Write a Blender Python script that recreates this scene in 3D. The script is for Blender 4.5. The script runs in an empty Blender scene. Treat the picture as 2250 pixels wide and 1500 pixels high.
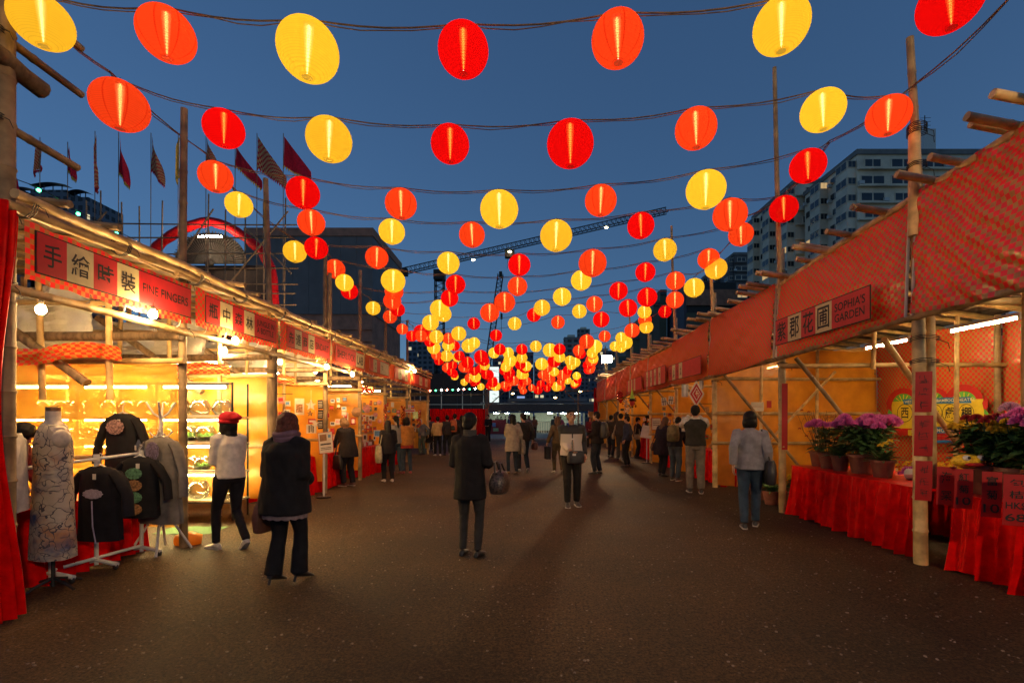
import bpy, math, random
import numpy as np
from mathutils import Vector, Matrix
random.seed(7)
rng = np.random.default_rng(7)
sc = bpy.context.scene
COL = sc.collection
R = math.radians
V = Vector
# ------------------------------------------------------------------ camera, sky, exposure
F, CX, CY, H = 1050.0, 1155.0, 915.0, 1.6      # focal length and principal point of the 2250 px photograph, eye height
cam = bpy.data.objects.new('camera', bpy.data.cameras.new('camera'))
COL.objects.link(cam); sc.camera = cam
cam.data.sensor_width = 36; cam.data.lens = 36 * F / 2250
cam.data.shift_x = (1125 - CX) / 2250; cam.data.shift_y = (CY - 750) / 2250
cam.location = (0, 0, H); cam.rotation_euler = (R(90), 0, 0)
cam.data.clip_start = 0.05; cam.data.clip_end = 3000
world = bpy.data.worlds.new('World'); sc.world = world; world.use_nodes = True
wn = world.node_tree.nodes; wl = world.node_tree.links
bg = wn['Background']
sky = wn.new('ShaderNodeTexSky'); sky.sky_type = 'NISHITA'; sky.sun_disc = False
sky.sun_elevation = R(6); sky.sun_rotation = R(118); sky.air_density = 1.0; sky.dust_density = 0.0; sky.ozone_density = 3.0
gm_ = wn.new('ShaderNodeGamma'); gm_.inputs[1].default_value = .6                 # soft tone curve of dusk
wb = wn.new('ShaderNodeMixRGB'); wb.blend_type = 'MULTIPLY'; wb.inputs[0].default_value = 1; wb.inputs[2].default_value = (.45, .67, 1, 1)   # white balance of the picture
wl.new(sky.outputs[0], gm_.inputs[0]); wl.new(gm_.outputs[0], wb.inputs[1]); wl.new(wb.outputs[0], bg.inputs[0]); bg.inputs[1].default_value = .165
sc.view_settings.view_transform = 'Standard'; sc.view_settings.look = 'None'
sc.view_settings.exposure = 0.0; sc.view_settings.gamma = 1.0
cy = sc.cycles
cy.use_denoising = True; cy.max_bounces = 6; cy.diffuse_bounces = 3; cy.glossy_bounces = 3
cy.transmission_bounces = 6; cy.transparent_max_bounces = 14; cy.sample_clamp_indirect = 5.0
cy.caustics_reflective = False; cy.caustics_refractive = False

def P(u, v, Y): return V(((u - CX) / F * Y, Y, H + (CY - v) / F * Y))
def G(u, v):
    Y = H * F / (v - CY); return V(((u - CX) / F * Y, Y, 0))

# ------------------------------------------------------------------ materials
MATS = {}
def nodes_of(name):
    m = bpy.data.materials.new(name); m.use_nodes = True
    nt = m.node_tree; return m, nt.nodes, nt.links, nt.nodes['Principled BSDF']
def col4(c): return (c[0], c[1], c[2], 1)
def coords(n, l, scale, kind='Object'):
    tc = n.new('ShaderNodeTexCoord'); mp = n.new('ShaderNodeMapping')
    mp.inputs['Scale'].default_value = scale if hasattr(scale, '__len__') else (scale,) * 3
    l.new(tc.outputs[kind], mp.inputs[0]); return mp.outputs[0]
def noise_ramp(n, l, vec, scale, c0, c1, detail=4, lo=.35, hi=.65, rough=.55):
    t = n.new('ShaderNodeTexNoise'); t.inputs['Scale'].default_value = scale; t.inputs['Detail'].default_value = detail
    t.inputs['Roughness'].default_value = rough
    if vec: l.new(vec, t.inputs['Vector'])
    r = n.new('ShaderNodeValToRGB'); r.color_ramp.elements[0].position = lo; r.color_ramp.elements[1].position = hi
    r.color_ramp.elements[0].color = col4(c0); r.color_ramp.elements[1].color = col4(c1)
    l.new(t.outputs['Fac'], r.inputs[0]); return r.outputs[0], t.outputs['Fac']
def bump(n, l, b, height, strength, dist=.01):
    bp = n.new('ShaderNodeBump'); bp.inputs['Strength'].default_value = strength; bp.inputs['Distance'].default_value = dist
    l.new(height, bp.inputs['Height']); l.new(bp.outputs[0], b.inputs['Normal'])
def mat(name, c, rough=.7, metal=0., var=.25, ns=12, bs=.25, sheen=0., obj_random=0., scale=(1, 1, 1)):
    """plain surface with mottled colour and fine relief"""
    if name in MATS: return MATS[name]
    m, n, l, b = nodes_of(name)
    vec = coords(n, l, scale)
    lo = [x * (1 - var) for x in c]; hi = [min(1, x * (1 + var)) for x in c]
    cc, fac = noise_ramp(n, l, vec, ns, lo, hi)
    if obj_random:
        oi = n.new('ShaderNodeObjectInfo'); hs = n.new('ShaderNodeHueSaturation'); mr = n.new('ShaderNodeMapRange')
        mr.inputs['To Min'].default_value = 1 - obj_random; mr.inputs['To Max'].default_value = 1 + obj_random
        l.new(oi.outputs['Random'], mr.inputs[0]); l.new(mr.outputs[0], hs.inputs['Value']); l.new(cc, hs.inputs['Color']); cc = hs.outputs[0]
    l.new(cc, b.inputs['Base Color']); b.inputs['Roughness'].default_value = rough; b.inputs['Metallic'].default_value = metal
    if name.startswith('cloth_') or 'hair' in name: b.inputs['Specular IOR Level'].default_value = .18
    if sheen: b.inputs['Sheen Weight'].default_value = sheen
    t = n.new('ShaderNodeTexNoise'); t.inputs['Scale'].default_value = ns * 6; l.new(vec, t.inputs['Vector'])
    if bs: bump(n, l, b, t.outputs['Fac'], bs, .004)
    MATS[name] = m; return m
def cloth(name, c, rough=.85, var=.2): return mat('cloth_' + name, c, rough, 0, var, 9, .35, 0.)
def glow(name, c, s):
    if name in MATS: return MATS[name]
    m, n, l, b = nodes_of(name); n.remove(b)
    e = n.new('ShaderNodeEmission'); e.inputs[0].default_value = col4(c); e.inputs[1].default_value = s
    l.new(e.outputs[0], n['Material Output'].inputs[0]); MATS[name] = m; return m
def tarp(name, c, transl=.5, clear=.1, gloss=.12, rough=.3, pattern=None, wr=6.):
    """thin plastic or cloth sheet that lets light through"""
    if name in MATS: return MATS[name]
    m, n, l, b = nodes_of(name); n.remove(b)
    if pattern:
        ck = n.new('ShaderNodeTexChecker'); ck.inputs['Scale'].default_value = 1 / pattern[1]
        ck.inputs['Color1'].default_value = col4(c); ck.inputs['Color2'].default_value = col4(pattern[0])
        l.new(coords(n, l, 1, 'UV'), ck.inputs['Vector']); cs = ck.outputs[0]
    else:
        cs, _ = noise_ramp(n, l, coords(n, l, 1), 2.5, [x * .82 for x in c], [min(1, x * 1.15) for x in c])
    d = n.new('ShaderNodeBsdfDiffuse'); t = n.new('ShaderNodeBsdfTranslucent'); x = n.new('ShaderNodeBsdfTransparent'); g = n.new('ShaderNodeBsdfGlossy')
    for s in (d, t): l.new(cs, s.inputs['Color'])
    x.inputs[0].default_value = col4([.3 + .7 * q for q in c]); g.inputs['Roughness'].default_value = rough; g.inputs[0].default_value = (.8, .8, .8, 1)
    tn = n.new('ShaderNodeTexNoise'); tn.inputs['Scale'].default_value = wr; tn.inputs['Detail'].default_value = 3; tn.inputs['Distortion'].default_value = 1.2
    l.new(coords(n, l, 1), tn.inputs['Vector'])
    bp = n.new('ShaderNodeBump'); bp.inputs['Strength'].default_value = .5; bp.inputs['Distance'].default_value = .05; l.new(tn.outputs['Fac'], bp.inputs['Height'])
    for s in (d, g): l.new(bp.outputs[0], s.inputs['Normal'])
    def mix(f, a, bb):
        q = n.new('ShaderNodeMixShader'); q.inputs[0].default_value = f; l.new(a.outputs[0], q.inputs[1]); l.new(bb.outputs[0], q.inputs[2]); return q
    q = mix(transl, d, t); q = mix(gloss, q, g)
    if clear: q = mix(clear, q, x)
    l.new(q.outputs[0], n['Material Output'].inputs[0]); MATS[name] = m; return m

# ------------------------------------------------------------------ mesh building
def root_loc(o):
    p = V((0, 0, 0))
    while o is not None: p = p + o.location; o = o.parent
    return p
def frame(d):
    d = d.normalized(); a = V((0, 0, 1)) if abs(d.z) < .93 else V((1, 0, 0))
    x = a.cross(d).normalized(); return x, d.cross(x).normalized()
class MB:
    def __init__(s): s.v = []; s.f = []; s.uv = {}; s.mi = []; s.cm = 0
    def add(s, vs, fs):
        o = len(s.v); s.v += [tuple(p) for p in vs]; s.f += [tuple(o + i for i in f) for f in fs]; s.mi += [s.cm] * len(fs); return o
    def box(s, c, d, rz=0, ax=None):
        hx, hy, hz = d[0] / 2, d[1] / 2, d[2] / 2
        X, Y, Z = ax if ax else (V((math.cos(rz), math.sin(rz), 0)), V((-math.sin(rz), math.cos(rz), 0)), V((0, 0, 1)))
        c = V(c); vs = [c + X * (i * hx) + Y * (j * hy) + Z * (k * hz) for k in (-1, 1) for j in (-1, 1) for i in (-1, 1)]
        s.add(vs, [(0, 2, 3, 1), (4, 5, 7, 6), (0, 1, 5, 4), (2, 6, 7, 3), (0, 4, 6, 2), (1, 3, 7, 5)]); return s
    def tube(s, pts, rad, n=8, cap=True, ry=1.0):
        pts = [V(p) for p in pts]
        if not hasattr(rad, '__len__'): rad = [rad] * len(pts)
        vs = []; px = None
        for i, p in enumerate(pts):
            d = (pts[min(i + 1, len(pts) - 1)] - pts[max(i - 1, 0)])
            if d.length < 1e-9: d = V((0, 0, 1))
            if px is None: x, y = frame(d)
            else:
                d = d.normalized(); x = px - d * px.dot(d)
                x = x.normalized() if x.length > 1e-6 else frame(d)[0]; y = d.cross(x)
            px = x
            for k in range(n):
                a = 2 * math.pi * k / n; vs.append(p + x * (math.cos(a) * rad[i]) + y * (math.sin(a) * rad[i] * ry))
        fs = [(i * n + k, i * n + (k + 1) % n, (i + 1) * n + (k + 1) % n, (i + 1) * n + k) for i in range(len(pts) - 1) for k in range(n)]
        if cap: fs += [tuple(range(n - 1, -1, -1)), tuple((len(pts) - 1) * n + k for k in range(n))]
        s.add(vs, fs); return s
    def rings(s, rs, cap=True):
        n = len(rs[0]); vs = [p for r in rs for p in r]
        fs = [(i * n + k, i * n + (k + 1) % n, (i + 1) * n + (k + 1) % n, (i + 1) * n + k) for i in range(len(rs) - 1) for k in range(n)]
        if cap: fs += [tuple(range(n - 1, -1, -1)), tuple((len(rs) - 1) * n + k for k in range(n))]
        s.add(vs, fs); return s
    def lathe(s, prof, n=16, c=(0, 0, 0), cap=True, T=None):
        c = V(c); rs = [[c + V((r * math.cos(2 * math.pi * k / n), r * math.sin(2 * math.pi * k / n), z)) for k in range(n)] for r, z in prof]
        if T: rs = [[T(p) for p in r] for r in rs]
        return s.rings(rs, cap)
    def ball(s, c, r, n=12, m=8, T=None):
        r = r if hasattr(r, '__len__') else (r, r, r); c = V(c); rs = []
        for i in range(m + 1):
            a = math.pi * (i + .02) / (m + .04); q = math.sin(a)
            rs.append([c + V((r[0] * q * math.cos(2 * math.pi * k / n), r[1] * q * math.sin(2 * math.pi * k / n), -r[2] * math.cos(a))) for k in range(n)])
        if T: rs = [[T(p) for p in q] for q in rs]
        return s.rings(rs)
    def grid(s, fn, nu, nv, W=1, Hh=1):
        vs = [fn(i / nu, j / nv) for j in range(nv + 1) for i in range(nu + 1)]
        o = len(s.v); f0 = len(s.f)
        s.add(vs, [(j * (nu + 1) + i, j * (nu + 1) + i + 1, (j + 1) * (nu + 1) + i + 1, (j + 1) * (nu + 1) + i) for j in range(nv) for i in range(nu)])
        for j in range(nv + 1):
            for i in range(nu + 1): s.uv[o + j * (nu + 1) + i] = (i / nu * W, j / nv * Hh)
        return s
    def prism(s, pts, ax):                      # flat outline with thickness ax
        n = len(pts); ax = V(ax); pts = [V(p) for p in pts]
        s.add(pts + [p + ax for p in pts], [tuple(range(n - 1, -1, -1)), tuple(range(n, 2 * n))] + [(i, (i + 1) % n, n + (i + 1) % n, n + i) for i in range(n)]); return s
    def bamboo(s, p0, p1, r, n=8, taper=.85, gap=.38, bend=.0):
        p0 = V(p0); p1 = V(p1); L = (p1 - p0).length; k = max(1, int(L / gap)); pts = []; rad = []
        x, y = frame(p1 - p0); ph = random.random() * 6
        def at(t): return p0.lerp(p1, t) + x * (bend * math.sin(t * math.pi)) + y * (bend * .6 * math.sin(t * 5 + ph))
        for i in range(k + 1):
            t = i / k; rr = r * (1 + (taper - 1) * t)
            if 0 < i < k:
                e = .022 / L
                pts += [at(t - e), at(t), at(t + e)]; rad += [rr, rr * 1.13, rr]
            else: pts.append(at(t)); rad.append(rr)
        return s.tube(pts, rad, n)
    def mesh(s, name, mats, org=V((0, 0, 0)), smooth=True):
        me = bpy.data.meshes.new(name)
        a = np.array(s.v, dtype=float).reshape(-1, 3) - np.array(org)
        me.from_pydata([tuple(p) for p in a], [], s.f)
        mats = mats if isinstance(mats, (list, tuple)) else [mats]
        for m in mats: me.materials.append(m)
        if len(mats) > 1: me.polygons.foreach_set('material_index', s.mi)
        if s.uv:
            uv = me.uv_layers.new(name='UVMap'); idx = np.empty(len(me.loops), dtype=np.int32); me.loops.foreach_get('vertex_index', idx)
            tab = np.zeros((len(s.v), 2)); 
            for k, q in s.uv.items(): tab[k] = q
            uv.data.foreach_set('uv', tab[idx].ravel())
        if smooth:
            me.polygons.foreach_set('use_smooth', [True] * len(me.polygons))
            try: me.set_sharp_from_angle(angle=R(40))
            except Exception: pass
        me.update(); return me
    def build(s, name, mats, parent=None, loc=None, smooth=True, local=False):
        org = V((0, 0, 0)) if local else (root_loc(parent) if parent is not None else (V(loc) if loc is not None else V((0, 0, 0))))
        o = bpy.data.objects.new(name, s.mesh(name, mats, org, smooth)); COL.objects.link(o)
        if parent is not None: o.parent = parent
        elif loc is not None: o.location = loc
        return o
def tag(o, label=None, cat=None, group=None, kind=None):
    if label: o['label'] = label
    if cat: o['category'] = cat
    if group: o['group'] = group
    if kind: o['kind'] = kind
    return o
def thing(name, label, cat, loc=(0, 0, 0), group=None, rz=0):
    o = bpy.data.objects.new(name, None); COL.objects.link(o); o.location = loc; o.rotation_euler = (0, 0, rz); o.empty_display_size = .1
    return tag(o, label, cat, group)
def child(name, me, parent, loc=(0, 0, 0)):
    o = bpy.data.objects.new(name, me); COL.objects.link(o); o.parent = parent; o.location = loc; return o
ORD = ['', 'first', 'second', 'third', 'fourth', 'fifth', 'sixth', 'seventh', 'eighth', 'ninth', 'tenth', 'eleventh', 'twelfth', 'thirteenth', 'fourteenth',
       'fifteenth', 'sixteenth', 'seventeenth', 'eighteenth', 'nineteenth', 'twentieth', 'twenty-first', 'twenty-second', 'twenty-third', 'twenty-fourth',
       'twenty-fifth', 'twenty-sixth', 'twenty-seventh', 'twenty-eighth', 'twenty-ninth', 'thirtieth', 'thirty-first', 'thirty-second', 'thirty-third']
TXT = {}
def text(s, parent, c, right, up, w, h, m, name='lettering', bold=.012, keep=False):
    """flat lettering as a thin mesh, fitted into a w x h box centred on c"""
    if s not in TXT:
        cu = bpy.data.curves.new('lettering', 'FONT'); cu.body = s; cu.size = 1; cu.offset = bold; cu.resolution_u = 3; cu.align_x = 'LEFT'; cu.space_line = .95
        ob = bpy.data.objects.new('lettering', cu); me = bpy.data.meshes.new_from_object(ob)
        a = np.empty(len(me.vertices) * 3); me.vertices.foreach_get('co', a); TXT[s] = (a.reshape(-1, 3), [tuple(p.vertices) for p in me.polygons])
        bpy.data.objects.remove(ob); bpy.data.meshes.remove(me)
    a, fs = TXT[s]
    lo, hi = a.min(0), a.max(0); sx, sy = w / max(1e-6, hi[0] - lo[0]), h / max(1e-6, hi[1] - lo[1])
    if keep: sx = sy = min(sx, sy)
    q = (a - (lo + hi) / 2); c = np.array(c); X = np.array(V(right).normalized()); U = np.array(V(up).normalized())
    b = MB(); b.v = [tuple(p) for p in c + q[:, :1] * sx * X + q[:, 1:2] * sy * U]; b.f = list(fs); b.mi = [0] * len(fs)
    return b.build(name, m, parent, smooth=False)

def strokes(seed, parent, c, right, up, w, h, m, name='brushed_character'):
    """marks too blurred to read in the photograph: a few pen strokes"""
    rs = random.Random(seed); X = V(right).normalized(); U = V(up).normalized(); N = X.cross(U).normalized(); c = V(c); b = MB(); th = .05 * h
    for k in range(7):
        hz = k % 2 == 0; x0, z0 = rs.uniform(-.45, .1), rs.uniform(-.45, .45); L = rs.uniform(.35, .8)
        p0 = (x0, z0) if hz else (rs.uniform(-.4, .4), rs.uniform(.0, .48)); p1 = (p0[0] + L, p0[1] + rs.uniform(-.06, .1)) if hz else (p0[0] + rs.uniform(-.15, .15), p0[1] - L)
        p1 = (max(-.5, min(.5, p1[0])), max(-.5, min(.5, p1[1]))); A = c + X * p0[0] * w + U * p0[1] * h; B = c + X * p1[0] * w + U * p1[1] * h; d = (B - A).normalized(); q = d.cross(N) * th * .6
        b.add([A - q, A + q, B + q * .6, B - q * .6], [(0, 1, 2, 3)])
    return b.build(name, m, parent, smooth=False)
# ------------------------------------------------------------------ ground
def asphalt():
    m, n, l, b = nodes_of('asphalt'); vec = coords(n, l, 1)
    c1, f1 = noise_ramp(n, l, vec, .5, (.038, .021, .009), (.092, .055, .024), 6, .3, .7, .65)
    c2, f2 = noise_ramp(n, l, vec, 48, (.1, .1, .1), (2.1, 2.0, 1.9), 5, .36, .66, .8)
    c9, f9 = noise_ramp(n, l, vec, 17, (.55, .55, .55), (1.5, 1.48, 1.45), 6, .35, .65, .85)
    m9 = n.new('ShaderNodeMixRGB'); m9.blend_type = 'MULTIPLY'; m9.inputs[0].default_value = 1; l.new(c1, m9.inputs[1]); l.new(c9, m9.inputs[2])
    mx = n.new('ShaderNodeMixRGB'); mx.blend_type = 'MULTIPLY'; mx.inputs[0].default_value = 1; l.new(m9.outputs[0], mx.inputs[1]); l.new(c2, mx.inputs[2])
    vo = n.new('ShaderNodeTexVoronoi'); vo.inputs['Scale'].default_value = 16; l.new(vec, vo.inputs['Vector'])
    rr = n.new('ShaderNodeValToRGB'); rr.color_ramp.elements[0].position = .1; rr.color_ramp.elements[1].position = .2
    rr.color_ramp.elements[0].color = (1, 1, 1, 1); rr.color_ramp.elements[1].color = (0, 0, 0, 1); l.new(vo.outputs['Distance'], rr.inputs[0])
    _, f3 = noise_ramp(n, l, vec, 1.7, (0, 0, 0), (1, 1, 1), 2)
    r3 = n.new('ShaderNodeValToRGB'); r3.color_ramp.elements[0].position = .46; r3.color_ramp.elements[1].position = .6; l.new(f3, r3.inputs[0])
    mm = n.new('ShaderNodeMath'); mm.operation = 'MULTIPLY'; l.new(rr.outputs[0], mm.inputs[0]); l.new(r3.outputs[0], mm.inputs[1])
    m2 = n.new('ShaderNodeMixRGB'); l.new(mm.outputs[0], m2.inputs[0]); l.new(mx.outputs[0], m2.inputs[1]); m2.inputs[2].default_value = (.2, .14, .09, 1)
    # pale scuff streaks
    sv = coords(n, l, (1.2, .22, 1)); c4, f4 = noise_ramp(n, l, sv, 3, (0, 0, 0), (1, 1, 1), 6, .6, .78, .7)
    m4 = n.new('ShaderNodeMixRGB'); s4 = n.new('ShaderNodeMath'); s4.operation = 'MULTIPLY'; s4.inputs[1].default_value = .35
    l.new(c4, s4.inputs[0]); l.new(s4.outputs[0], m4.inputs[0]); l.new(m2.outputs[0], m4.inputs[1]); m4.inputs[2].default_value = (.17, .125, .085, 1)
    cv = n.new('ShaderNodeTexVoronoi'); cv.feature = 'DISTANCE_TO_EDGE'; cv.inputs['Scale'].default_value = .32
    wn2 = n.new('ShaderNodeTexNoise'); wn2.inputs['Scale'].default_value = 2.2; wn2.inputs['Detail'].default_value = 6; l.new(vec, wn2.inputs['Vector'])
    wm2 = n.new('ShaderNodeMixRGB'); wm2.blend_type = 'ADD'; wm2.inputs[0].default_value = .45; l.new(vec, wm2.inputs[1]); l.new(wn2.outputs['Color'], wm2.inputs[2]); l.new(wm2.outputs[0], cv.inputs['Vector'])
    ck = n.new('ShaderNodeMapRange'); ck.inputs['From Max'].default_value = .006; ck.inputs['To Min'].default_value = .75; ck.inputs['To Max'].default_value = 1; l.new(cv.outputs['Distance'], ck.inputs[0])
    c6, f6 = noise_ramp(n, l, vec, .19, (.68, .68, .7), (1.25, 1.22, 1.2), 3, .42, .56)
    m6 = n.new('ShaderNodeMixRGB'); m6.blend_type = 'MULTIPLY'; m6.inputs[0].default_value = 1; l.new(m4.outputs[0], m6.inputs[1]); l.new(c6, m6.inputs[2])
    m7 = n.new('ShaderNodeMixRGB'); m7.blend_type = 'MULTIPLY'; m7.inputs[0].default_value = 1; l.new(m6.outputs[0], m7.inputs[1]); l.new(ck.outputs[0], m7.inputs[2])
    l.new(m7.outputs[0], b.inputs['Base Color'])
    b.inputs['Specular IOR Level'].default_value = .22
    r5 = n.new('ShaderNodeMapRange'); r5.inputs['To Min'].default_value = .55; r5.inputs['To Max'].default_value = .85; l.new(f1, r5.inputs[0]); l.new(r5.outputs[0], b.inputs['Roughness'])
    ad = n.new('ShaderNodeMath'); ad.operation = 'ADD'; l.new(f2, ad.inputs[0]); l.new(mm.outputs[0], ad.inputs[1])
    bump(n, l, b, ad.outputs[0], 1.0, .03); return m
ASPH = asphalt()
g = MB(); g.grid(lambda s, t: V((-900 + 1800 * s, -60 + 1500 * t, 0)), 4, 4)
tag(g.build('ground', ASPH), kind='structure')
g = MB(); rs = random.Random(3)
for _ in range(1500):
    y = 2.2 + 11 * rs.random() ** 1.6; x = rs.uniform(-4.2, 4.2); q = rs.uniform(.003, .011); g.ball((x, y, q * .3), (q * rs.uniform(.7, 1.6), q * rs.uniform(.7, 1.4), q * .7), 5, 3)
tag(g.build('gravel', mat('loose_stone', (.2, .15, .11), .85, 0, .5, 8), smooth=False), 'loose stone chips scattered on the asphalt', 'gravel', kind='stuff')
CONC = mat('concrete', (.16, .15, .135), .8, 0, .2, 3, .3)
g = MB(); g.box((-2, 40.0, -.09), (34, 14, .19)); tag(g.build('pavement', CONC), kind='structure')
g = MB(); g.box((-2, 32.85, .05), (34, .25, .13)); tag(g.build('kerb', mat('kerb_stone', (.27, .26, .24), .75)), kind='structure')

# ------------------------------------------------------------------ shared materials
BAM = mat('bamboo', (.55, .37, .15), .5, 0, .35, 5, .3, 0, .3, (1, 1, 1))
BAMD = mat('weathered_bamboo', (.3, .2, .095), .65, 0, .4, 5, .4, 0, .3)
LOG = mat('rough_timber', (.17, .115, .065), .8, 0, .4, 6, .6, 0, .2, (3, 3, .6))
TIE = mat('black_nylon_tie', (.015, .014, .013), .6)
REDC = cloth('red_satin', (.66, .002, .002), .38); REDC.node_tree.nodes['Principled BSDF'].inputs['Specular IOR Level'].default_value = .7; REDC.node_tree.nodes['Principled BSDF'].inputs['Specular Tint'].default_value = (1, .08, .06, 1)
CHK = tarp('checked_banner', (.8, .011, .018), .3, 0, .07, .32, ((.42, .18, .045), .045), 4)
CHKB = tarp('checked_backdrop', (.75, .03, .012), .3, 0, .06, .35, ((.5, .24, .05), .05), 3)
ORG = tarp('orange_tarpaulin', (.95, .38, .03), .55, .06, .06, .35, None, 3)
ORGC = tarp('clear_orange_tarpaulin', (1, .5, .06), .5, .62, .07, .3, None, 3)
SILV = tarp('silver_plastic_sheet', (.62, .58, .5), .3, .08, .3, .25, None, 5)
TIN = mat('corrugated_tin', (.13, .1, .075), .55, .3, .4, 3, .4)
INK = mat('black_lettering', (.02, .016, .014), .7, 0, .1, 20, 0)
SRED = mat('sign_red', (.55, .014, .018), .55, 0, .08, 8, .1)
CREAM = mat('sign_cream', (.6, .5, .25), .6, 0, .08, 8, .1)
WHITE = mat('white_paint', (.62, .6, .56), .45, 0, .08, 8, .1)
PAPER = mat('white_paper', (.62, .56, .46), .8, 0, .12, 6, .1)
TUBE = glow('tube_glow', (1, .7, .33), 210)
TUBEL = glow('shelf_tube_glow', (1, .72, .28), 230)
BULB = glow('bulb_glow', (1, .6, .24), 1100)

def pole(parent, name, p0, p1, r, m=BAM, n=8, taper=.9, bend=.0, log=False):
    b = MB()
    if log:
        p0, p1 = V(p0), V(p1); pts = [p0.lerp(p1, t) + V((random.uniform(-1, 1), random.uniform(-1, 1), random.uniform(-1, 1))) * .008 for t in np.linspace(0, 1, 6)]
        b.tube(pts, [r * random.uniform(.92, 1.06) for _ in pts], n)
    else: b.bamboo(p0, p1, r, n, taper, .36, bend)
    return b.build(name, m, parent)
def tie(parent, c, r, axis='z'):
    b = MB(); c = V(c)
    for k in range(3):
        o = (k - 1) * .018
        pts = []
        for i in range(11):
            a = 2 * math.pi * i / 10; q = r * 1.08
            p = {'z': V((q * math.cos(a), q * math.sin(a), o + .01 * math.sin(a * 2))), 'x': V((o, q * math.cos(a), q * math.sin(a))), 'y': V((q * math.cos(a), o, q * math.sin(a)))}[axis]
            pts.append(c + p)
        b.tube(pts, .0045, 5, False)
    b.tube([c + V((r, 0, 0)), c + V((r * 2, -.02, -.05)), c + V((r * 2.2, -.01, -.11))], .004, 4)
    return b.build('tie', TIE, parent)
def sheet(parent, name, fn, nu, nv, m, W, Hh): return MB().grid(fn, nu, nv, W, Hh).build(name, m, parent)
def wav(a, b, seed=0, k=1.):
    return math.sin(a * 3.1 * k + seed) * .5 + math.sin(a * 7.3 * k + b * 2.1 + seed * 2) * .3 + math.sin(b * 5.3 * k + a * 1.7 + seed * 3) * .3

XR, XRB, XRK = 4.3, 4.15, 7.95
def ztR(Y): return float(np.interp(Y, [4, 5.2, 8, 10.85, 13.6, 28], [4.1, 3.99, 3.79, 3.77, 3.68, 3.6]))
def zbR(Y): return float(np.interp(Y, [4, 5.2, 8, 10.85, 28], [2.74, 2.71, 2.6, 2.53, 2.5]))
RY = [2.4, 5.2, 8.0, 10.85, 13.6, 16.4, 19.2, 22.2, 25.2, 28.2]
RTALL = {5.2: 3.95, 8.0: 7.4, 10.85: 5.1, 13.6: 7.0, 16.4: 5.2, 19.2: 5.6, 22.2: 5.0, 25.2: 5.3, 28.2: 4.2}
WHO = ['', 'beyond the red-cloth flower table', 'of the flower seller with the red name sign', 'just past the flower seller', 'behind the man in the dark vest',
       'behind the backpacker', 'by the notice stand', 'hung with festive ornaments', 'near the bright floodlight', 'at the far end by the red curtain']
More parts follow.
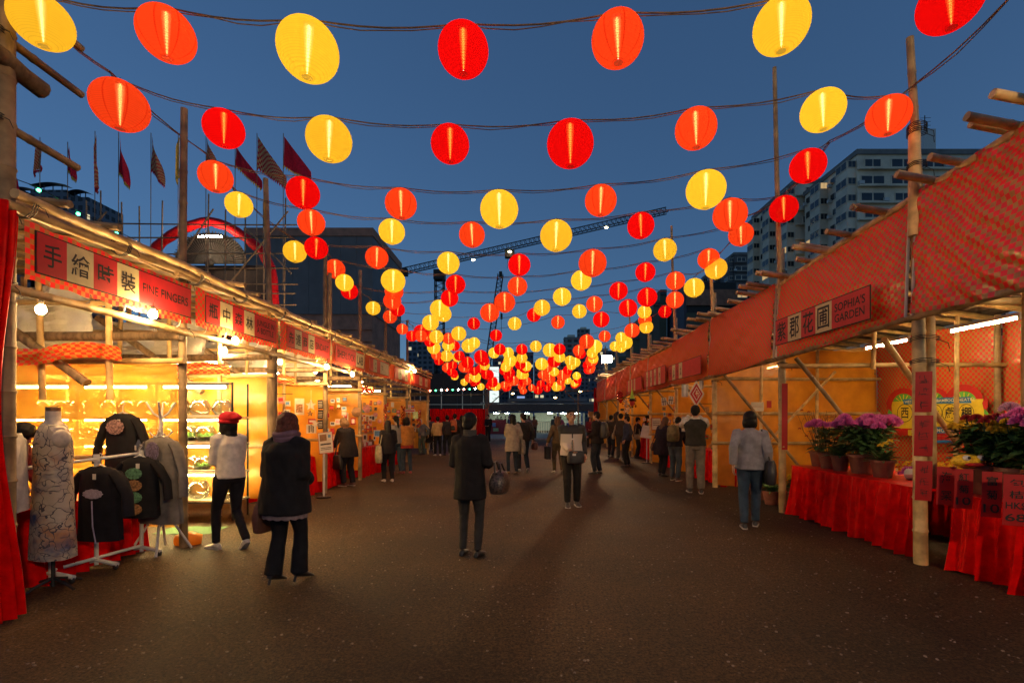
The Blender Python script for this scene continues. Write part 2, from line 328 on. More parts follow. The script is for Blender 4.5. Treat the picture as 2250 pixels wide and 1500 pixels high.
for i in range(len(RY) - 1):
    Y0, Y1 = RY[i], RY[i + 1]
    lab = ['bamboo stall frame at the right edge of the picture over potted chrysanthemums', 'bamboo stall frame of the flower shop under the sign in red and cream',
           'bamboo stall with checked festival backdrop and orange side sheet', 'bamboo stall with orange walls behind the man in the dark vest',
           'bamboo stall with orange walls behind the stooping backpacker', 'bamboo stall with orange walls behind the white notice stand',
           'bamboo stall hung with festive ornaments on the right', 'orange bamboo stall before the bright floodlight on the right',
           'orange bamboo stall farthest away on the right, beside the red curtain'][i]
    st = thing('bamboo_stall', lab, 'market stall', (XR, Y0, 0), 'bamboo market stalls')
    near = i < 4
    ns = 10 if i < 3 else 7
    if i:
        top = RTALL[Y0]
        if i == 1:
            pole(st, 'post', (XR, Y0, 0), (XR - .02, Y0 + .02, ztR(Y0) - .02), .066, BAM, 12)
            pole(st, 'post', (XR + .14, Y0 + .02, .82), (XR + .11, Y0 + .02, ztR(Y0)), .045, BAM, 10)
            pole(st, 'post', (XR - .1, Y0 - .04, 3.55), (XR - .11, Y0 - .05, 4.75), .06, BAM, 12)
            pole(st, 'post', (XR - .02, Y0 - .04, 3.4), (XR - .16, Y0 - .05, 5.68), .045, BAM, 10, .8)
            for z in (4.72, 4.66, 4.3): tie(st, (XR - .08, Y0 - .045, z), .082)
            for z in (2.45, 2.2): tie(st, (XR + .05, Y0 + .01, z), .12)
        else:
            pole(st, 'post', (XR, Y0, 0), (XR - .02, Y0, min(top, 4.4)), .058 if i < 4 else .05, BAM, ns)
            if top > 4.5: pole(st, 'post', (XR - .06, Y0 - .06, 3.3), (XR - .06 - .025 * (top - 3), Y0 - .05, top), .045, BAM, ns, .7, .02)
            tie(st, (XR, Y0, zbR(Y0) - .12), .07); tie(st, (XR - .04, Y0 - .03, 4.0), .08)
        pole(st, 'back_post', (XRK - .05, Y0, 0), (XRK - .05, Y0, 3.3), .05, BAMD, ns)
    if i == len(RY) - 2: pole(st, 'post', (XR, Y1, 0), (XR, Y1, 4.2), .05, BAM, ns)
    a0 = max(Y0, 3.2)
    pole(st, 'front_beam', (XRB + .07, a0, zbR(a0) - .03), (XRB + .07, Y1 + .1, zbR(Y1) - .03), .04, BAMD, ns, 1, .012)
    pole(st, 'top_beam', (XRB + .1, a0, ztR(a0) + .0), (XRB + .1, Y1 + .12, ztR(Y1) + .0), .045, BAM, ns, 1, .015)
    for z in ((2.84,) if i == 0 else (2.46,) if i == 1 else (2.46, 1.67, 1.02) if i < 7 else (2.46, 1.4)): pole(st, 'cross_beam', (XR - .1, Y1 - .09, z + random.uniform(-.02, .02)), (XRK + .15, Y1 - .09, z + random.uniform(-.03, .03)), .04, BAM if i < 5 else BAMD, ns, .85, .01)
    for X in ((5.25, 6.5) if i != 1 else (5.7, 7.05)): pole(st, 'upright', (X, Y1 - .16, 2.38 if X == 5.7 else 0), (X + .03, Y1 - .16, 3.25), .036, BAM, ns)
    if i: pole(st, 'brace', (XR + .1, Y1 - .22, 2.55), (XR + 1.9, Y1 - .22, .35), .034, BAMD, ns, .9)
    if i > 1: pole(st, 'brace', (XR + 2.6, Y1 - .2, 2.6), (XR + .7, Y1 - .19, .6), .03, BAM, ns, .9)
    if i == 1: pole(st, 'brace', (XR + .35, 6.2, 2.6), (XR + 2.6, 7.6, 1.1), .04, BAM, ns)
    k = 5 if i < 5 else 4
    for j in range(k):
        y = a0 + (Y1 - a0) * (j + .5 + random.uniform(-.25, .25)) / k
        for q in range(2 if j % 2 == 0 else 1):
            x0 = XRB - random.uniform(.12, .42); yy = y + q * .085
            pole(st, 'rafter', (x0, yy + random.uniform(-.05, .05), ztR(y) + .07 + q * .02 + random.uniform(0, .05)), (XRK + .2, yy, 3.32), .038, BAM, ns, .9)
    def roof(s, t, Y0=a0, Y1=Y1):
        y = Y0 + (Y1 - Y0) * s; x = XRB + .25 + (XRK + .3 - XRB - .25) * t
        return V((x, y, (ztR(y) + .13) * (1 - t) + 3.38 * t + .012 * math.sin(x * 40)))
    sheet(st, 'roof_sheet', roof, 4, 120, TIN, 3, 4)
    if i > 1:
        def part(s, t, Y1=Y1, i=i): return V((XR + .02 + (XRK - XR - .04) * s, Y1 - .02 + .05 * wav(s * 3, t * 2, i), .06 + 3.05 * t - .04 * abs(math.sin(s * 9))))
        sheet(st, 'side_sheet', part, 24, 14, ORG, 3.6, 3)
    def back(s, t, a0=a0, Y1=Y1, i=i): return V((XRK + .04 * wav(s * 3, t * 2, i + 9), a0 + (Y1 - a0) * s, .1 + (3.1 + .08 * math.sin(s * 3.1)) * t))
    sheet(st, 'back_sheet', back, 24, 16, CHKB if i <= 2 else ORG, Y1 - a0, 3.1)

# right banners
def rbanner(i, label, tilt=0.):
    Y0, Y1 = max(RY[i], 3.3) + (.035 if i else 0), RY[i + 1] - .035; jx, jz = random.uniform(-.04, .03), random.uniform(-.05, .05)
    b = thing('shop_banner', label, 'banner', (XRB, Y0, 0), 'checked banners along the stalls')
    def fn(s, t):
        y = Y0 + (Y1 - Y0) * s; z0, z1 = zbR(y), ztR(y)
        sag = -.1 * math.sin(s * math.pi) * (1 - t) - .035 * math.sin(s * math.pi) * t
        x = XRB + .022 * wav(s * 2.2 + t * 1.3, t * 2.5, i * 2.1) + (.017 if i == 0 else .006) * math.sin((t - s * .9) * 34 + 3 * math.sin(s * 4)) * math.exp(-((s - .45) ** 2) * 4)
        return V((x + jx - .05 * math.sin(t * math.pi) * math.sin(s * math.pi) + .05 * t, y, z0 + jz * t + (z1 - z0) * t + sag * .7))
    sheet(b, 'banner_sheet', fn, 90, 36, CHK, Y1 - Y0, 1.3)
    for yy in (Y0 + .01, Y1 - .01): MB().tube([(XRB + .02, yy, zbR(yy) - .02), (XRB + .07, yy, ztR(yy))], .016, 6).build('edge_batten', PAPER, b)
    return b, fn
def sign_r(b, Y0, Y1, z0, z1, cells, x=XRB - .12):
    """row of sign cells; cells = (fraction start, end, colour, lettering, wfrac, hfrac); Y falls along the reading direction"""
    L = Y1 - Y0
    def q(f): return Y1 - L * f
    o = MB().box((x + .004, (Y0 + Y1) / 2, (z0 + z1) / 2), (.006, L + .03, z1 - z0 + .03)).build('sign_border', INK, b, smooth=False)
    for f0, f1, c, s, w, h in cells:
        yc = (q(f0) + q(f1)) / 2
        cell = MB().box((x, yc, (z0 + z1) / 2), (.008, L * (f1 - f0), z1 - z0)).build('sign_panel', c, b, smooth=False)
        if s[:1] == '~': strokes(int(s[1:]), cell, (x - .0065, yc, (z0 + z1) / 2), (0, -1, 0), (0, 0, 1), L * (f1 - f0) * w, (z1 - z0) * h, INK)
        elif s: text(s, cell, (x - .0065, yc, (z0 + z1) / 2), (0, -1, 0), (0, 0, 1), L * (f1 - f0) * w, (z1 - z0) * h, INK)
b, _ = rbanner(0, 'large wrinkled red and gold checked banner at the upper right corner')
b, _ = rbanner(1, "red checked banner carrying the sign SOPHIA'S GARDEN")
t = 2.1
sign_r(b, 5.6, 7.7, 2.75, 3.13, [(0, .172, SRED, '紫', .72, .78), (.172, .34, CREAM, '郡', .72, .8), (.34, .505, SRED, '花', .74, .8), (.505, .672, CREAM, '圃', .74, .78), (.672, 1, SRED, "SOPHIA'S\nGARDEN", .82, .66)])
b, _ = rbanner(2, 'plain red checked banner without a sign, next beyond the flower shop banner')
b, _ = rbanner(3, 'red checked banner with two cream character panels above the man in the vest')
sign_r(b, 11.0, 13.45, 2.6, 3.0, [(0, .13, SRED, '~1', .6, .66), (.13, .24, CREAM, '~2', .7, .7), (.24, .36, SRED, '~3', .6, .66), (.36, .47, CREAM, '~4', .7, .7), (.47, 1, SRED, '', .5, .5)])
b, _ = rbanner(4, 'red checked banner with four cream character panels and a cream strip below')
sign_r(b, 13.8, 16.2, 2.58, 3.08, [(f / 10, f / 10 + .1, CREAM if f % 2 else SRED, '~%d' % (20 + f) if f % 2 else '', .7, .6) for f in range(8)] + [(.8, 1, SRED, '', .5, .5)])
b, _ = rbanner(5, 'red checked banner hanging above the white notice stand')
sign_r(b, 16.6, 19, 2.56, 3.0, [(f / 10, f / 10 + .1, CREAM if f % 2 else SRED, '', .7, .6) for f in range(6)] + [(.6, 1, SRED, '', .5, .5)])
b, _ = rbanner(6, 'glossy red banner above the hanging festive ornaments')
b, _ = rbanner(7, 'red banner catching the glare just this side of the floodlight')
b, _ = rbanner(8, 'last red banner at the far end of the right row')

# ------------------------------------------------------------------ left row
XL, XLB, XLK = -4.2, -4.08, -8.3
LY = [3.85, 5.86, 7.9, 10.0, 12.1, 14.3, 16.9, 20.5]
LTOP = {3.85: 7.2, 5.86: 5.37, 7.9: 5.53, 10.0: 5.0, 12.1: 5.3, 14.3: 5.35, 16.9: 5.0}
LL = ['bamboo stall frame of the clothes seller at the left edge', 'bamboo stall frame of the glass bowl seller with shelves', 'bamboo stall behind the woman with the mauve scarf',
      'bamboo stall where the old lady stoops over a table', 'bamboo stall with cards and paper flowers on orange cloth', 'bamboo stall hung with gold garlands on the left',
      'bamboo stall at the far end of the left row']
for i in range(len(LY) - 1):
    Y0, Y1 = LY[i], LY[i + 1]
    st = thing('bamboo_stall', LL[i], 'market stall', (XL, Y0, 0), 'bamboo market stalls')
    n = 10 if i < 3 else 7
    m0 = BAMD if i != 2 else LOG
    r0 = .05 if i != 2 else .075
    if i == 2:
        pole(st, 'post', (XL + .02, Y0, 0), (XL, Y0, 3.1), .075, LOG, 12, log=True)
        pole(st, 'post', (XL - .03, Y0 + .02, 2.9), (XL - .1, Y0, LTOP[Y0]), .045, BAMD, n)
        tie(st, (XL, Y0, 2.95), .1); tie(st, (XL, Y0, 2.35), .09)
    else:
        pole(st, 'post', (XL, Y0, 0), (XL + .01, Y0, LTOP[Y0]), r0 if i else .075, BAMD, n, .8, .01)
        tie(st, (XL, Y0, 2.66), .07); tie(st, (XL, Y0, 3.25), .07)
        if i == 3: pole(st, 'post', (XL + .1, Y0, 2.9), (XL + .1, Y0, 4.6), .045, BAMD, n)
    if i == len(LY) - 2: pole(st, 'post', (XL, Y1, 0), (XL, Y1, 3.6), .05, BAM, 7)
    pole(st, 'front_beam', (XLB - .06, Y0 - .05, 2.64), (XLB - .06, Y1 + .1, 2.62), .036, BAM, n, 1, .01)
    for q, (dx, z) in enumerate(((-.02, 3.29), (-.14, 3.36), (.05, 3.37))):
        pole(st, 'top_beam', (XLB + dx, Y0 - .15 + random.uniform(-.1, .1), z), (XLB + dx + random.uniform(-.04, .04), Y1 + .15, z + random.uniform(-.02, .03)), random.uniform(.03, .045), BAM if q != 1 else BAMD, n, .9, .02)
    tie(st, (XLB - .03, Y0 + .06, 3.33), .1, 'y'); tie(st, (XLB - .03, (Y0 + Y1) / 2, 3.33), .09, 'y')
    # partition at the far side of the bay
    pole(st, 'cross_beam', (XL + .05, Y1 - .1, 2.57), (XLK, Y1 - .1, 2.55), .055, LOG, n, log=True)
    pole(st, 'cross_beam', (XL + .1, Y1 - .12, 2.27), (XLK, Y1 - .12, 2.24), .034, BAM, n)
    pole(st, 'cross_beam', (XL + .1, Y1 - .12, 1.12), (XLK, Y1 - .12, 1.1), .028, BAM, n)
    pole(st, 'cross_beam', (XL + .1, Y1 - .12, 2.95), (XLK, Y1 - .12, 3.0), .03, BAM, n)
    for X in (-4.95, -5.75, -6.6, -7.4):
        pole(st, 'upright', (X, Y1 - .17, .0 if X > -5 and i != 0 else 1.8), (X + random.uniform(-.06, .06), Y1 - .17, 3.4), .034, BAM, n)
    pole(st, 'brace', (-6.9, Y1 - .2, 3.2), (-5.2, Y1 - .2, 2.0), .05, LOG, n, log=True)
    pole(st, 'back_post', (XLK, Y0, 0), (XLK, Y0, 3.9), .05, BAMD, 7)
    for j in range(4):
        y = Y0 + (Y1 - Y0) * (j + .5) / 4
        pole(st, 'rafter', (XLB + random.uniform(-.05, .2), y, 3.42), (XLK, y + random.uniform(-.1, .1), 3.95), .034, BAMD, 7)
    def roof(s, t, Y0=Y0, Y1=Y1):
        x = XLB - .18 + (XLK - XLB) * t; return V((x, Y0 + (Y1 - Y0) * s, 3.47 + .5 * t + .012 * math.sin(x * 40)))
    sheet(st, 'roof_sheet', roof, 4, 120, TIN, 3, 4)
    cl = ORGC if i == 0 else ORG
    def part(s, t, Y1=Y1, i=i): return V((XL - .04 + (XLK - XL) * s, Y1 - .03 + .05 * wav(s * 3, t * 2, i), .25 + (2.0 + .03 * math.sin(s * 12)) * t))
    sheet(st, 'side_sheet', part, 24, 14, cl, 4, 2.1)
    def sil(s, t, Y1=Y1, i=i): return V((-5.35 - 2.9 * s, Y1 + .05 + .06 * wav(s * 7, t * 5, i, 1.6), 2.42 + .78 * t + .04 * math.sin(s * 11)))
    if i < 4: sheet(st, 'upper_sheet', sil, 40, 14, SILV if i < 3 else PAPER, 3, .8)
    def val(s, t, Y1=Y1, i=i): return V((-4.7 - 3.4 * s, Y1 - .32 + .06 * wav(s * 8, t * 2, i), 2.24 + (.16 + .12 * s) * t + .05 * math.sin(s * 14)))
    if i < 3: sheet(st, 'valance', val, 40, 6, CHKB, 3.4, .3)
    def back(s, t, Y0=Y0, Y1=Y1, i=i): return V((XLK + .04 * wav(s * 3, t * 2, i + 9), Y0 + (Y1 - Y0) * s, .1 + 2.3 * t))
    sheet(st, 'back_sheet', back, 16, 12, ORG, 2, 2.3)

# stubs of longer beams by the nearest left post
st = thing('bamboo_gate_frame', 'tall dark bamboo post with beam stubs at the upper left corner', 'bamboo frame', (XL - .02, 3.72, 0))
pole(st, 'beam_stub', (XL - .02, 3.2, 4.68), (XL + .0, 4.52, 4.64), .037, BAMD, 10)
pole(st, 'beam_stub', (XL - .02, 3.2, 3.98), (XL + .0, 4.48, 3.93), .037, BAMD, 10)
pole(st, 'beam_stub', (XL, 3.3, 5.12), (XL + .02, 4.5, 5.06), .035, BAMD, 10)
pole(st, 'log_stub', (XL + .05, 3.3, 4.5), (XL + .02, 4.13, 4.42), .075, LOG, 10, log=True)
pole(st, 'upright', (XL - .06, 3.72, 0), (XL - .06, 3.75, 7), .07, LOG, 12, log=True)
for z in (4.66, 3.97): tie(st, (XL - .04, 3.76, z), .1)

def lbanner(i0, i1, label, Y0=None, Y1=None):
    Y0 = Y0 or LY[i0] + .04; Y1 = Y1 or LY[i1] - .03
    b = thing('shop_banner', label, 'banner', (XLB, Y0, 0), 'checked banners along the stalls')
    fn = lambda s, t: V((XLB + .01 * wav(s * 2, t, i0), Y0 + (Y1 - Y0) * s, 2.72 + .48 * t - .012 * math.sin(s * math.pi) + (.01 * math.sin(s * 40) if t in (0, 1) else 0)))
    sheet(b, 'banner_sheet', fn, 30, 6, CHK, (Y1 - Y0) * 1.1, .5)
    for k in range(5):
        y = Y0 + (Y1 - Y0) * (k + .5) / 5; MB().tube([(XLB + .012, y, 2.74), (XLB - .02, y + .02, 2.68), (XLB - .1, y, 2.62)], .006, 5).build('lashing', PAPER, b)
    return b
def sign_l(b, cells, z0=2.8, z1=3.13, x=XLB + .03, border=True):
    if border:
        a, e = cells[0][0] - .012, cells[-1][1] + .012
        MB().box((x - .004, (a + e) / 2, (z0 + z1) / 2), (.006, e - a, z1 - z0 + .024)).build('sign_border', INK, b, smooth=False)
    for y0, y1, c, s, w, h in cells:
        cell = MB().box((x, (y0 + y1) / 2, (z0 + z1) / 2), (.008, y1 - y0, z1 - z0)).build('sign_panel', c, b, smooth=False)
        if s[:1] == '~': strokes(int(s[1:]), cell, (x + .0065, (y0 + y1) / 2, (z0 + z1) / 2), (0, 1, 0), (0, 0, 1), (y1 - y0) * w, (z1 - z0) * h, INK)
        elif s: text(s, cell, (x + .0065, (y0 + y1) / 2, (z0 + z1) / 2), (0, 1, 0), (0, 0, 1), (y1 - y0) * w, (z1 - z0) * h, INK)
b = lbanner(0, 1, 'shop banner reading FINE FINGERS with red and cream panels')
sign_l(b, [(3.96, 4.215, SRED, '手', .62, .6), (4.215, 4.475, CREAM, '繪', .7, .6), (4.475, 4.735, SRED, '時', .68, .56), (4.735, 5.0, CREAM, '裝', .68, .6), (5.0, 5.77, SRED, 'FINE FINGERS', .88, .3)])
b = lbanner(1, 2, 'shop banner reading JUNGLE IN A BOTTLE with red and cream panels')
sign_l(b, [(6.06, 6.33, SRED, '瓶', .66, .58), (6.33, 6.6, CREAM, '中', .58, .6), (6.6, 6.87, SRED, '森', .66, .58), (6.87, 7.13, CREAM, '林', .66, .58), (7.13, 7.74, SRED, 'JUNGLE IN\nA BOTTLE', .82, .62)])
b = lbanner(2, 3, 'shop banner reading SINDART beyond the bottle shop banner')
sign_l(b, [(8.12, 8.38, SRED, '先', .66, .6), (8.38, 8.64, CREAM, '達', .7, .62), (8.64, 8.9, SRED, '商', .66, .6), (8.9, 9.16, CREAM, '店', .66, .6), (9.16, 9.85, SRED, 'SINDART', .86, .42)])
b = lbanner(3, 4, 'shop banner reading SHERLOCK LAB with a cream end panel')
sign_l(b, [(10.2, 11.4, SRED, 'SHERLOCK', .88, .5), (11.4, 11.95, CREAM, 'LAB', .76, .6)])
b = lbanner(4, 5, 'far shop banner with two cream characters and a cream text panel')
sign_l(b, [(12.4, 12.7, SRED, '', 1, 1), (12.7, 13.0, CREAM, '~5', .66, .6), (13.0, 13.3, SRED, '', 1, 1), (13.3, 13.6, CREAM, '~6', .66, .6), (13.6, 14.1, CREAM, '', 1, 1)])
b = lbanner(5, 6, 'far shop banner with two narrow cream characters, second from the row end')
sign_l(b, [(14.8, 15.2, SRED, '', 1, 1), (15.2, 15.6, CREAM, '~11', .66, .6), (15.6, 16., SRED, '', 1, 1), (16., 16.4, CREAM, '~8', .66, .6)])
b = lbanner(6, 7, 'shop banner at the far end of the left row')
sign_l(b, [(17.4, 18.2, SRED, '', 1, 1), (18.2, 18.7, CREAM, '~7', .66, .6), (18.7, 19.2, SRED, '', 1, 1), (19.2, 19.7, CREAM, '~12', .66, .6)])
# ------------------------------------------------------------------ lamps
def bulb(p, label, drop=.08):
    t = thing('light_bulb', label, 'light bulb', p, 'bare bulbs strung under the left banners')
    MB().lathe([(.004, .04), (.018, .05), (.02, .085), (.006, .1)], 8).build('socket', TIE, t, local=True)
    MB().tube([(0, 0, .095), (.01, .01, .095 + drop * .6), (.0, .03, .1 + drop)], .004, 5).build('cord', TIE, t, local=True)
    MB().ball((0, 0, 0), (.04, .04, .048), 10, 8).build('glass', BULB, t, local=True)
for (u, v, Y, lab) in [(90, 680, 4.6, 'bare bulb hanging at the far left under the clothes shop banner'), (336, 690, 5.1, 'bare bulb at the lower edge of the FINE FINGERS banner'),
                       (341, 738, 6.3, 'bare bulb hanging lower, in front of the silver sheet'), (517, 748, 6.55, 'bare bulb under the bottle shop banner'),
                       (492, 770, 7.7, 'faint bare bulb behind bamboo uprights left of the bottle shop sign'), (615, 795, 9.3, 'bare bulb just right of the thick timber post'),
                       (693, 815, 11., 'bare bulb half hidden behind bamboo under the SINDART sign'), (718, 806, 9.5, 'brightest bare bulb between the SINDART and SHERLOCK signs'),
                       (774, 822, 10.9, 'bare bulb under the cream LAB panel'), (796, 842, 14.5, 'lowest bare bulb, below the LAB panel'), (911, 815, 17.0, 'bare bulb above the last banners of the left row')]:
    bulb(P(u, v, Y), lab)
def tube_lamp(c, L, axis, label, m=TUBE, group='fluorescent tubes in the stalls'):
    t = thing('tube_lamp', label, 'tube lamp', c, group); a = V((1, 0, 0)) if axis == 'x' else V((0, 1, 0))
    MB().tube([a * (-L / 2), a * (L / 2)], .016, 8).build('tube', m, t, local=True)
    MB().box((0, 0, .05), (L + .06, .05, .05) if axis == 'x' else (.05, L + .06, .05)).build('batten', WHITE, t, local=True)
    for s in (-1, 1): MB().box(a * (s * (L / 2 + .015)), (.03, .034, .05) if axis == 'x' else (.034, .03, .05)).build('end_cap', WHITE, t, local=True)
RT = ['tube lamp over the potted plants at the right edge', 'tube lamp above the red flower table', 'bright tube lamp in front of the checked festival backdrop', 'tube lamp against orange sheet above the vest man',
      'second tube lamp beyond the flower shop on orange sheet', 'tube lamp in the orange stall by the notice stand', 'tube lamp in the stall with ornaments', 'tube lamp two stalls before the right end', 'tube lamp in the last right stall']
for i in range(9): tube_lamp((6.6, {2: 8.75}.get(i, (max(RY[i], 3) + RY[i + 1]) / 2 + .3), 2.92), 1.0, 'y', RT[i])
tube_lamp((6.5, 4.4, 2.85), .9, 'y', 'tube lamp over the chrysanthemum pots, outside the view')
LT = ['tube lamp in the stall behind the scarf woman', 'tube lamp in the stall of the stooping old lady', 'tube lamp in the stall of cards and paper flowers', 'tube lamp in the garland stall', 'tube lamp in the last left stall']
for i in range(2, 7): tube_lamp((-6.2, (LY[i] + LY[i + 1]) / 2, 2.6), 1.0, 'x', LT[i - 2])
def floodlight(p, aim, label, power):
    t = thing('floodlight', label, 'floodlight', p, 'floodlights on the bamboo posts')
    d = (V(aim) - V(p)).normalized(); x, y = frame(d)
    MB().box(-d * .075, (.56, .42, .14), ax=(x, y, d)).build('housing', mat('lamp_housing', (.05, .05, .05), .5, .6), t, local=True)
    MB().box(d * .004, (.5, .37, .012), ax=(x, y, d)).build('lens', glow('flood_lens', (1, .82, .55), 120), t, local=True)
    MB().tube([V((0, 0, -.1)), V((0, 0, -.4)), -d * .1 + V((0, 0, -.5))], .018, 6).build('bracket', TIE, t, local=True)
    li = bpy.data.objects.new('lamp_light', bpy.data.lights.new('lamp_light', 'SPOT')); COL.objects.link(li); li.parent = t
    li.data.energy = power; li.data.color = (1, .6, .27); li.data.spot_size = R(150); li.data.spot_blend = .5; li.data.shadow_soft_size = .35
    li.location = d * .06; li.rotation_euler = d.to_track_quat('-Z', 'Y').to_euler()
floodlight((4.25, 25.0, 4.6), (-.2, 6, 0), 'glaring floodlight at the far end of the right row', 1600)
floodlight((-9.5, 23.5, 4.6), (-17, 28, 9.5), 'floodlight behind the left stalls aimed up at the red arch', 1600)
floodlight((3.7, -4.5, 5.0), (-.5, 9, .5), 'floodlight on the row behind the photographer', 1250)
# ------------------------------------------------------------------ lanterns and their cables
def lantern_mat(name, c, tint, seams, EM=.35):
    m, n, l, b = nodes_of(name)
    sep = n.new('ShaderNodeSeparateXYZ'); l.new(coords(n, l, 1), sep.inputs[0])
    wv = n.new('ShaderNodeTexWave'); wv.bands_direction = 'Z'; wv.inputs['Scale'].default_value = 9.5; wv.inputs['Distortion'].default_value = .4; wv.inputs['Detail'].default_value = 1
    l.new(coords(n, l, 1), wv.inputs['Vector'])
    rp = n.new('ShaderNodeValToRGB'); rp.color_ramp.elements[0].position = .02; rp.color_ramp.elements[1].position = .16
    rp.color_ramp.elements[0].color = (.8, .77, .75, 1); rp.color_ramp.elements[1].color = (1, 1, 1, 1); l.new(wv.outputs['Fac'], rp.inputs[0])
    mx = n.new('ShaderNodeMixRGB'); mx.blend_type = 'MULTIPLY'; mx.inputs[0].default_value = 1; l.new(rp.outputs[0], mx.inputs[1]); mx.inputs[2].default_value = col4(c); cc = mx.outputs[0]
    if seams:
        at = n.new('ShaderNodeMath'); at.operation = 'ARCTAN2'; l.new(sep.outputs[1], at.inputs[0]); l.new(sep.outputs[0], at.inputs[1])
        k = n.new('ShaderNodeMath'); k.operation = 'MULTIPLY'; k.inputs[1].default_value = 4; l.new(at.outputs[0], k.inputs[0])
        s = n.new('ShaderNodeMath'); s.operation = 'SINE'; l.new(k.outputs[0], s.inputs[0])
        r2 = n.new('ShaderNodeValToRGB'); r2.color_ramp.elements[0].position = .0; r2.color_ramp.elements[1].position = .16
        r2.color_ramp.elements[0].color = (.8, .3, .25, 1); r2.color_ramp.elements[1].color = (1, 1, 1, 1)
        ab = n.new('ShaderNodeMath'); ab.operation = 'ABSOLUTE'; l.new(s.outputs[0], ab.inputs[0]); l.new(ab.outputs[0], r2.inputs[0])
        m3 = n.new('ShaderNodeMixRGB'); m3.blend_type = 'MULTIPLY'; m3.inputs[0].default_value = 1; l.new(cc, m3.inputs[1]); l.new(r2.outputs[0], m3.inputs[2]); cc = m3.outputs[0]
    oi = n.new('ShaderNodeObjectInfo'); mr = n.new('ShaderNodeMapRange'); mr.inputs['To Min'].default_value = .85; mr.inputs['To Max'].default_value = 1.2; l.new(oi.outputs['Random'], mr.inputs[0])
    k5 = n.new('ShaderNodeMath'); k5.operation = 'MULTIPLY'; k5.inputs[1].default_value = EM; l.new(mr.outputs[0], k5.inputs[0])
    e = n.new('ShaderNodeEmission'); l.new(cc, e.inputs[0]); l.new(k5.outputs[0], e.inputs[1])
    tr = n.new('ShaderNodeBsdfTranslucent'); dk = n.new('ShaderNodeMixRGB'); dk.blend_type = 'MULTIPLY'; dk.inputs[0].default_value = 1; dk.inputs[2].default_value = (.7, .7, .7, 1); l.new(cc, dk.inputs[1]); l.new(dk.outputs[0], tr.inputs[0])
    ax = n.new('ShaderNodeAddShader'); l.new(tr.outputs[0], ax.inputs[0]); l.new(e.outputs[0], ax.inputs[1])
    x = n.new('ShaderNodeBsdfTransparent'); x.inputs[0].default_value = col4(tint)
    rf = n.new('ShaderNodeMapRange'); rf.inputs['To Min'].default_value = .03; rf.inputs['To Max'].default_value = .13; l.new(rp.outputs[0], rf.inputs[0]); rf.inputs['From Min'].default_value = .75
    q = n.new('ShaderNodeMixShader'); l.new(rf.outputs[0], q.inputs[0]); l.new(ax.outputs[0], q.inputs[1]); l.new(x.outputs[0], q.inputs[2])
    n.remove(b); l.new(q.outputs[0], n['Material Output'].inputs[0]); return m
LM = {'y': lantern_mat('yellow_lantern_cloth', (.98, .58, .03), (1, .9, .45), False, .52), 'o': lantern_mat('orange_lantern_cloth', (1, .075, .012), (1, .6, .22), True, .45),
      'r': lantern_mat('red_lantern_cloth', (.9, .004, .004), (1, .32, .06), False, .42)}
LN = {'y': 'yellow', 'o': 'orange-red', 'r': 'deep red'}
def shade_mesh(m, n, ribs):
    pr = []
    N = ribs * 2
    for i in range(N + 1):
        a = .2 + (math.pi - .4) * i / N; k = 1 + (.006 if i % 2 else -.006)
        pr.append((.5 * math.sin(a) * k, -.475 * math.cos(a)))
    return MB().lathe(pr, n, cap=False).mesh('lantern', m)
SH = {(c, d): shade_mesh(LM[c], 36 if d else 20, 22 if d else 8) for c in LM for d in (0, 1)}
LAMP = glow('lantern_lamp_glow', (1, .86, .6), 13.0)
prof = [(.008, -.4), (.014, -.36), (.024, -.2), (.038, .1), (.046, .3), (.045, .4), (.015, .44)]  # lamp tapered to draw the bright highlight streak on the cloth
def glow_shell_mat(name, f, s):  # added glowing shell, no real lamp part: softens the edge of the streak
    m, n, ll, b = nodes_of(name); n.remove(b); e = n.new('ShaderNodeEmission'); e.inputs[0].default_value = (1, .86, .6, 1); e.inputs[1].default_value = s
    x = n.new('ShaderNodeBsdfTransparent'); q = n.new('ShaderNodeMixShader'); q.inputs[0].default_value = f; ll.new(x.outputs[0], q.inputs[1]); ll.new(e.outputs[0], q.inputs[2]); ll.new(q.outputs[0], n['Material Output'].inputs[0]); return m
lb = MB()
for k_, sc0 in ((0, .62), (1, 1.15), (2, 1.8)): lb.cm = k_; lb.lathe([(r * sc0, z) for r, z in prof], 8)
LAMPM = lb.mesh('lamp_tube', [LAMP, glow_shell_mat('inner_glow_shell', .16, 10), glow_shell_mat('outer_glow_shell', .07, 10)])
RINGM = {c: MB().lathe([(.098, -.468), (.108, -.474), (.098, -.484), (.09, -.475), (.098, -.468)], 20, cap=False).mesh('bottom_ring', LM[c]) for c in LM}
hk = MB(); hk.tube([(0, 0, .44), (0, 0, .5), (.03, 0, .53), (0, 0, .56)], .008, 5); hk.tube([(-.1, 0, .465), (.1, 0, .465)], .006, 4)
HOOKM = hk.mesh('hanger', TIE)
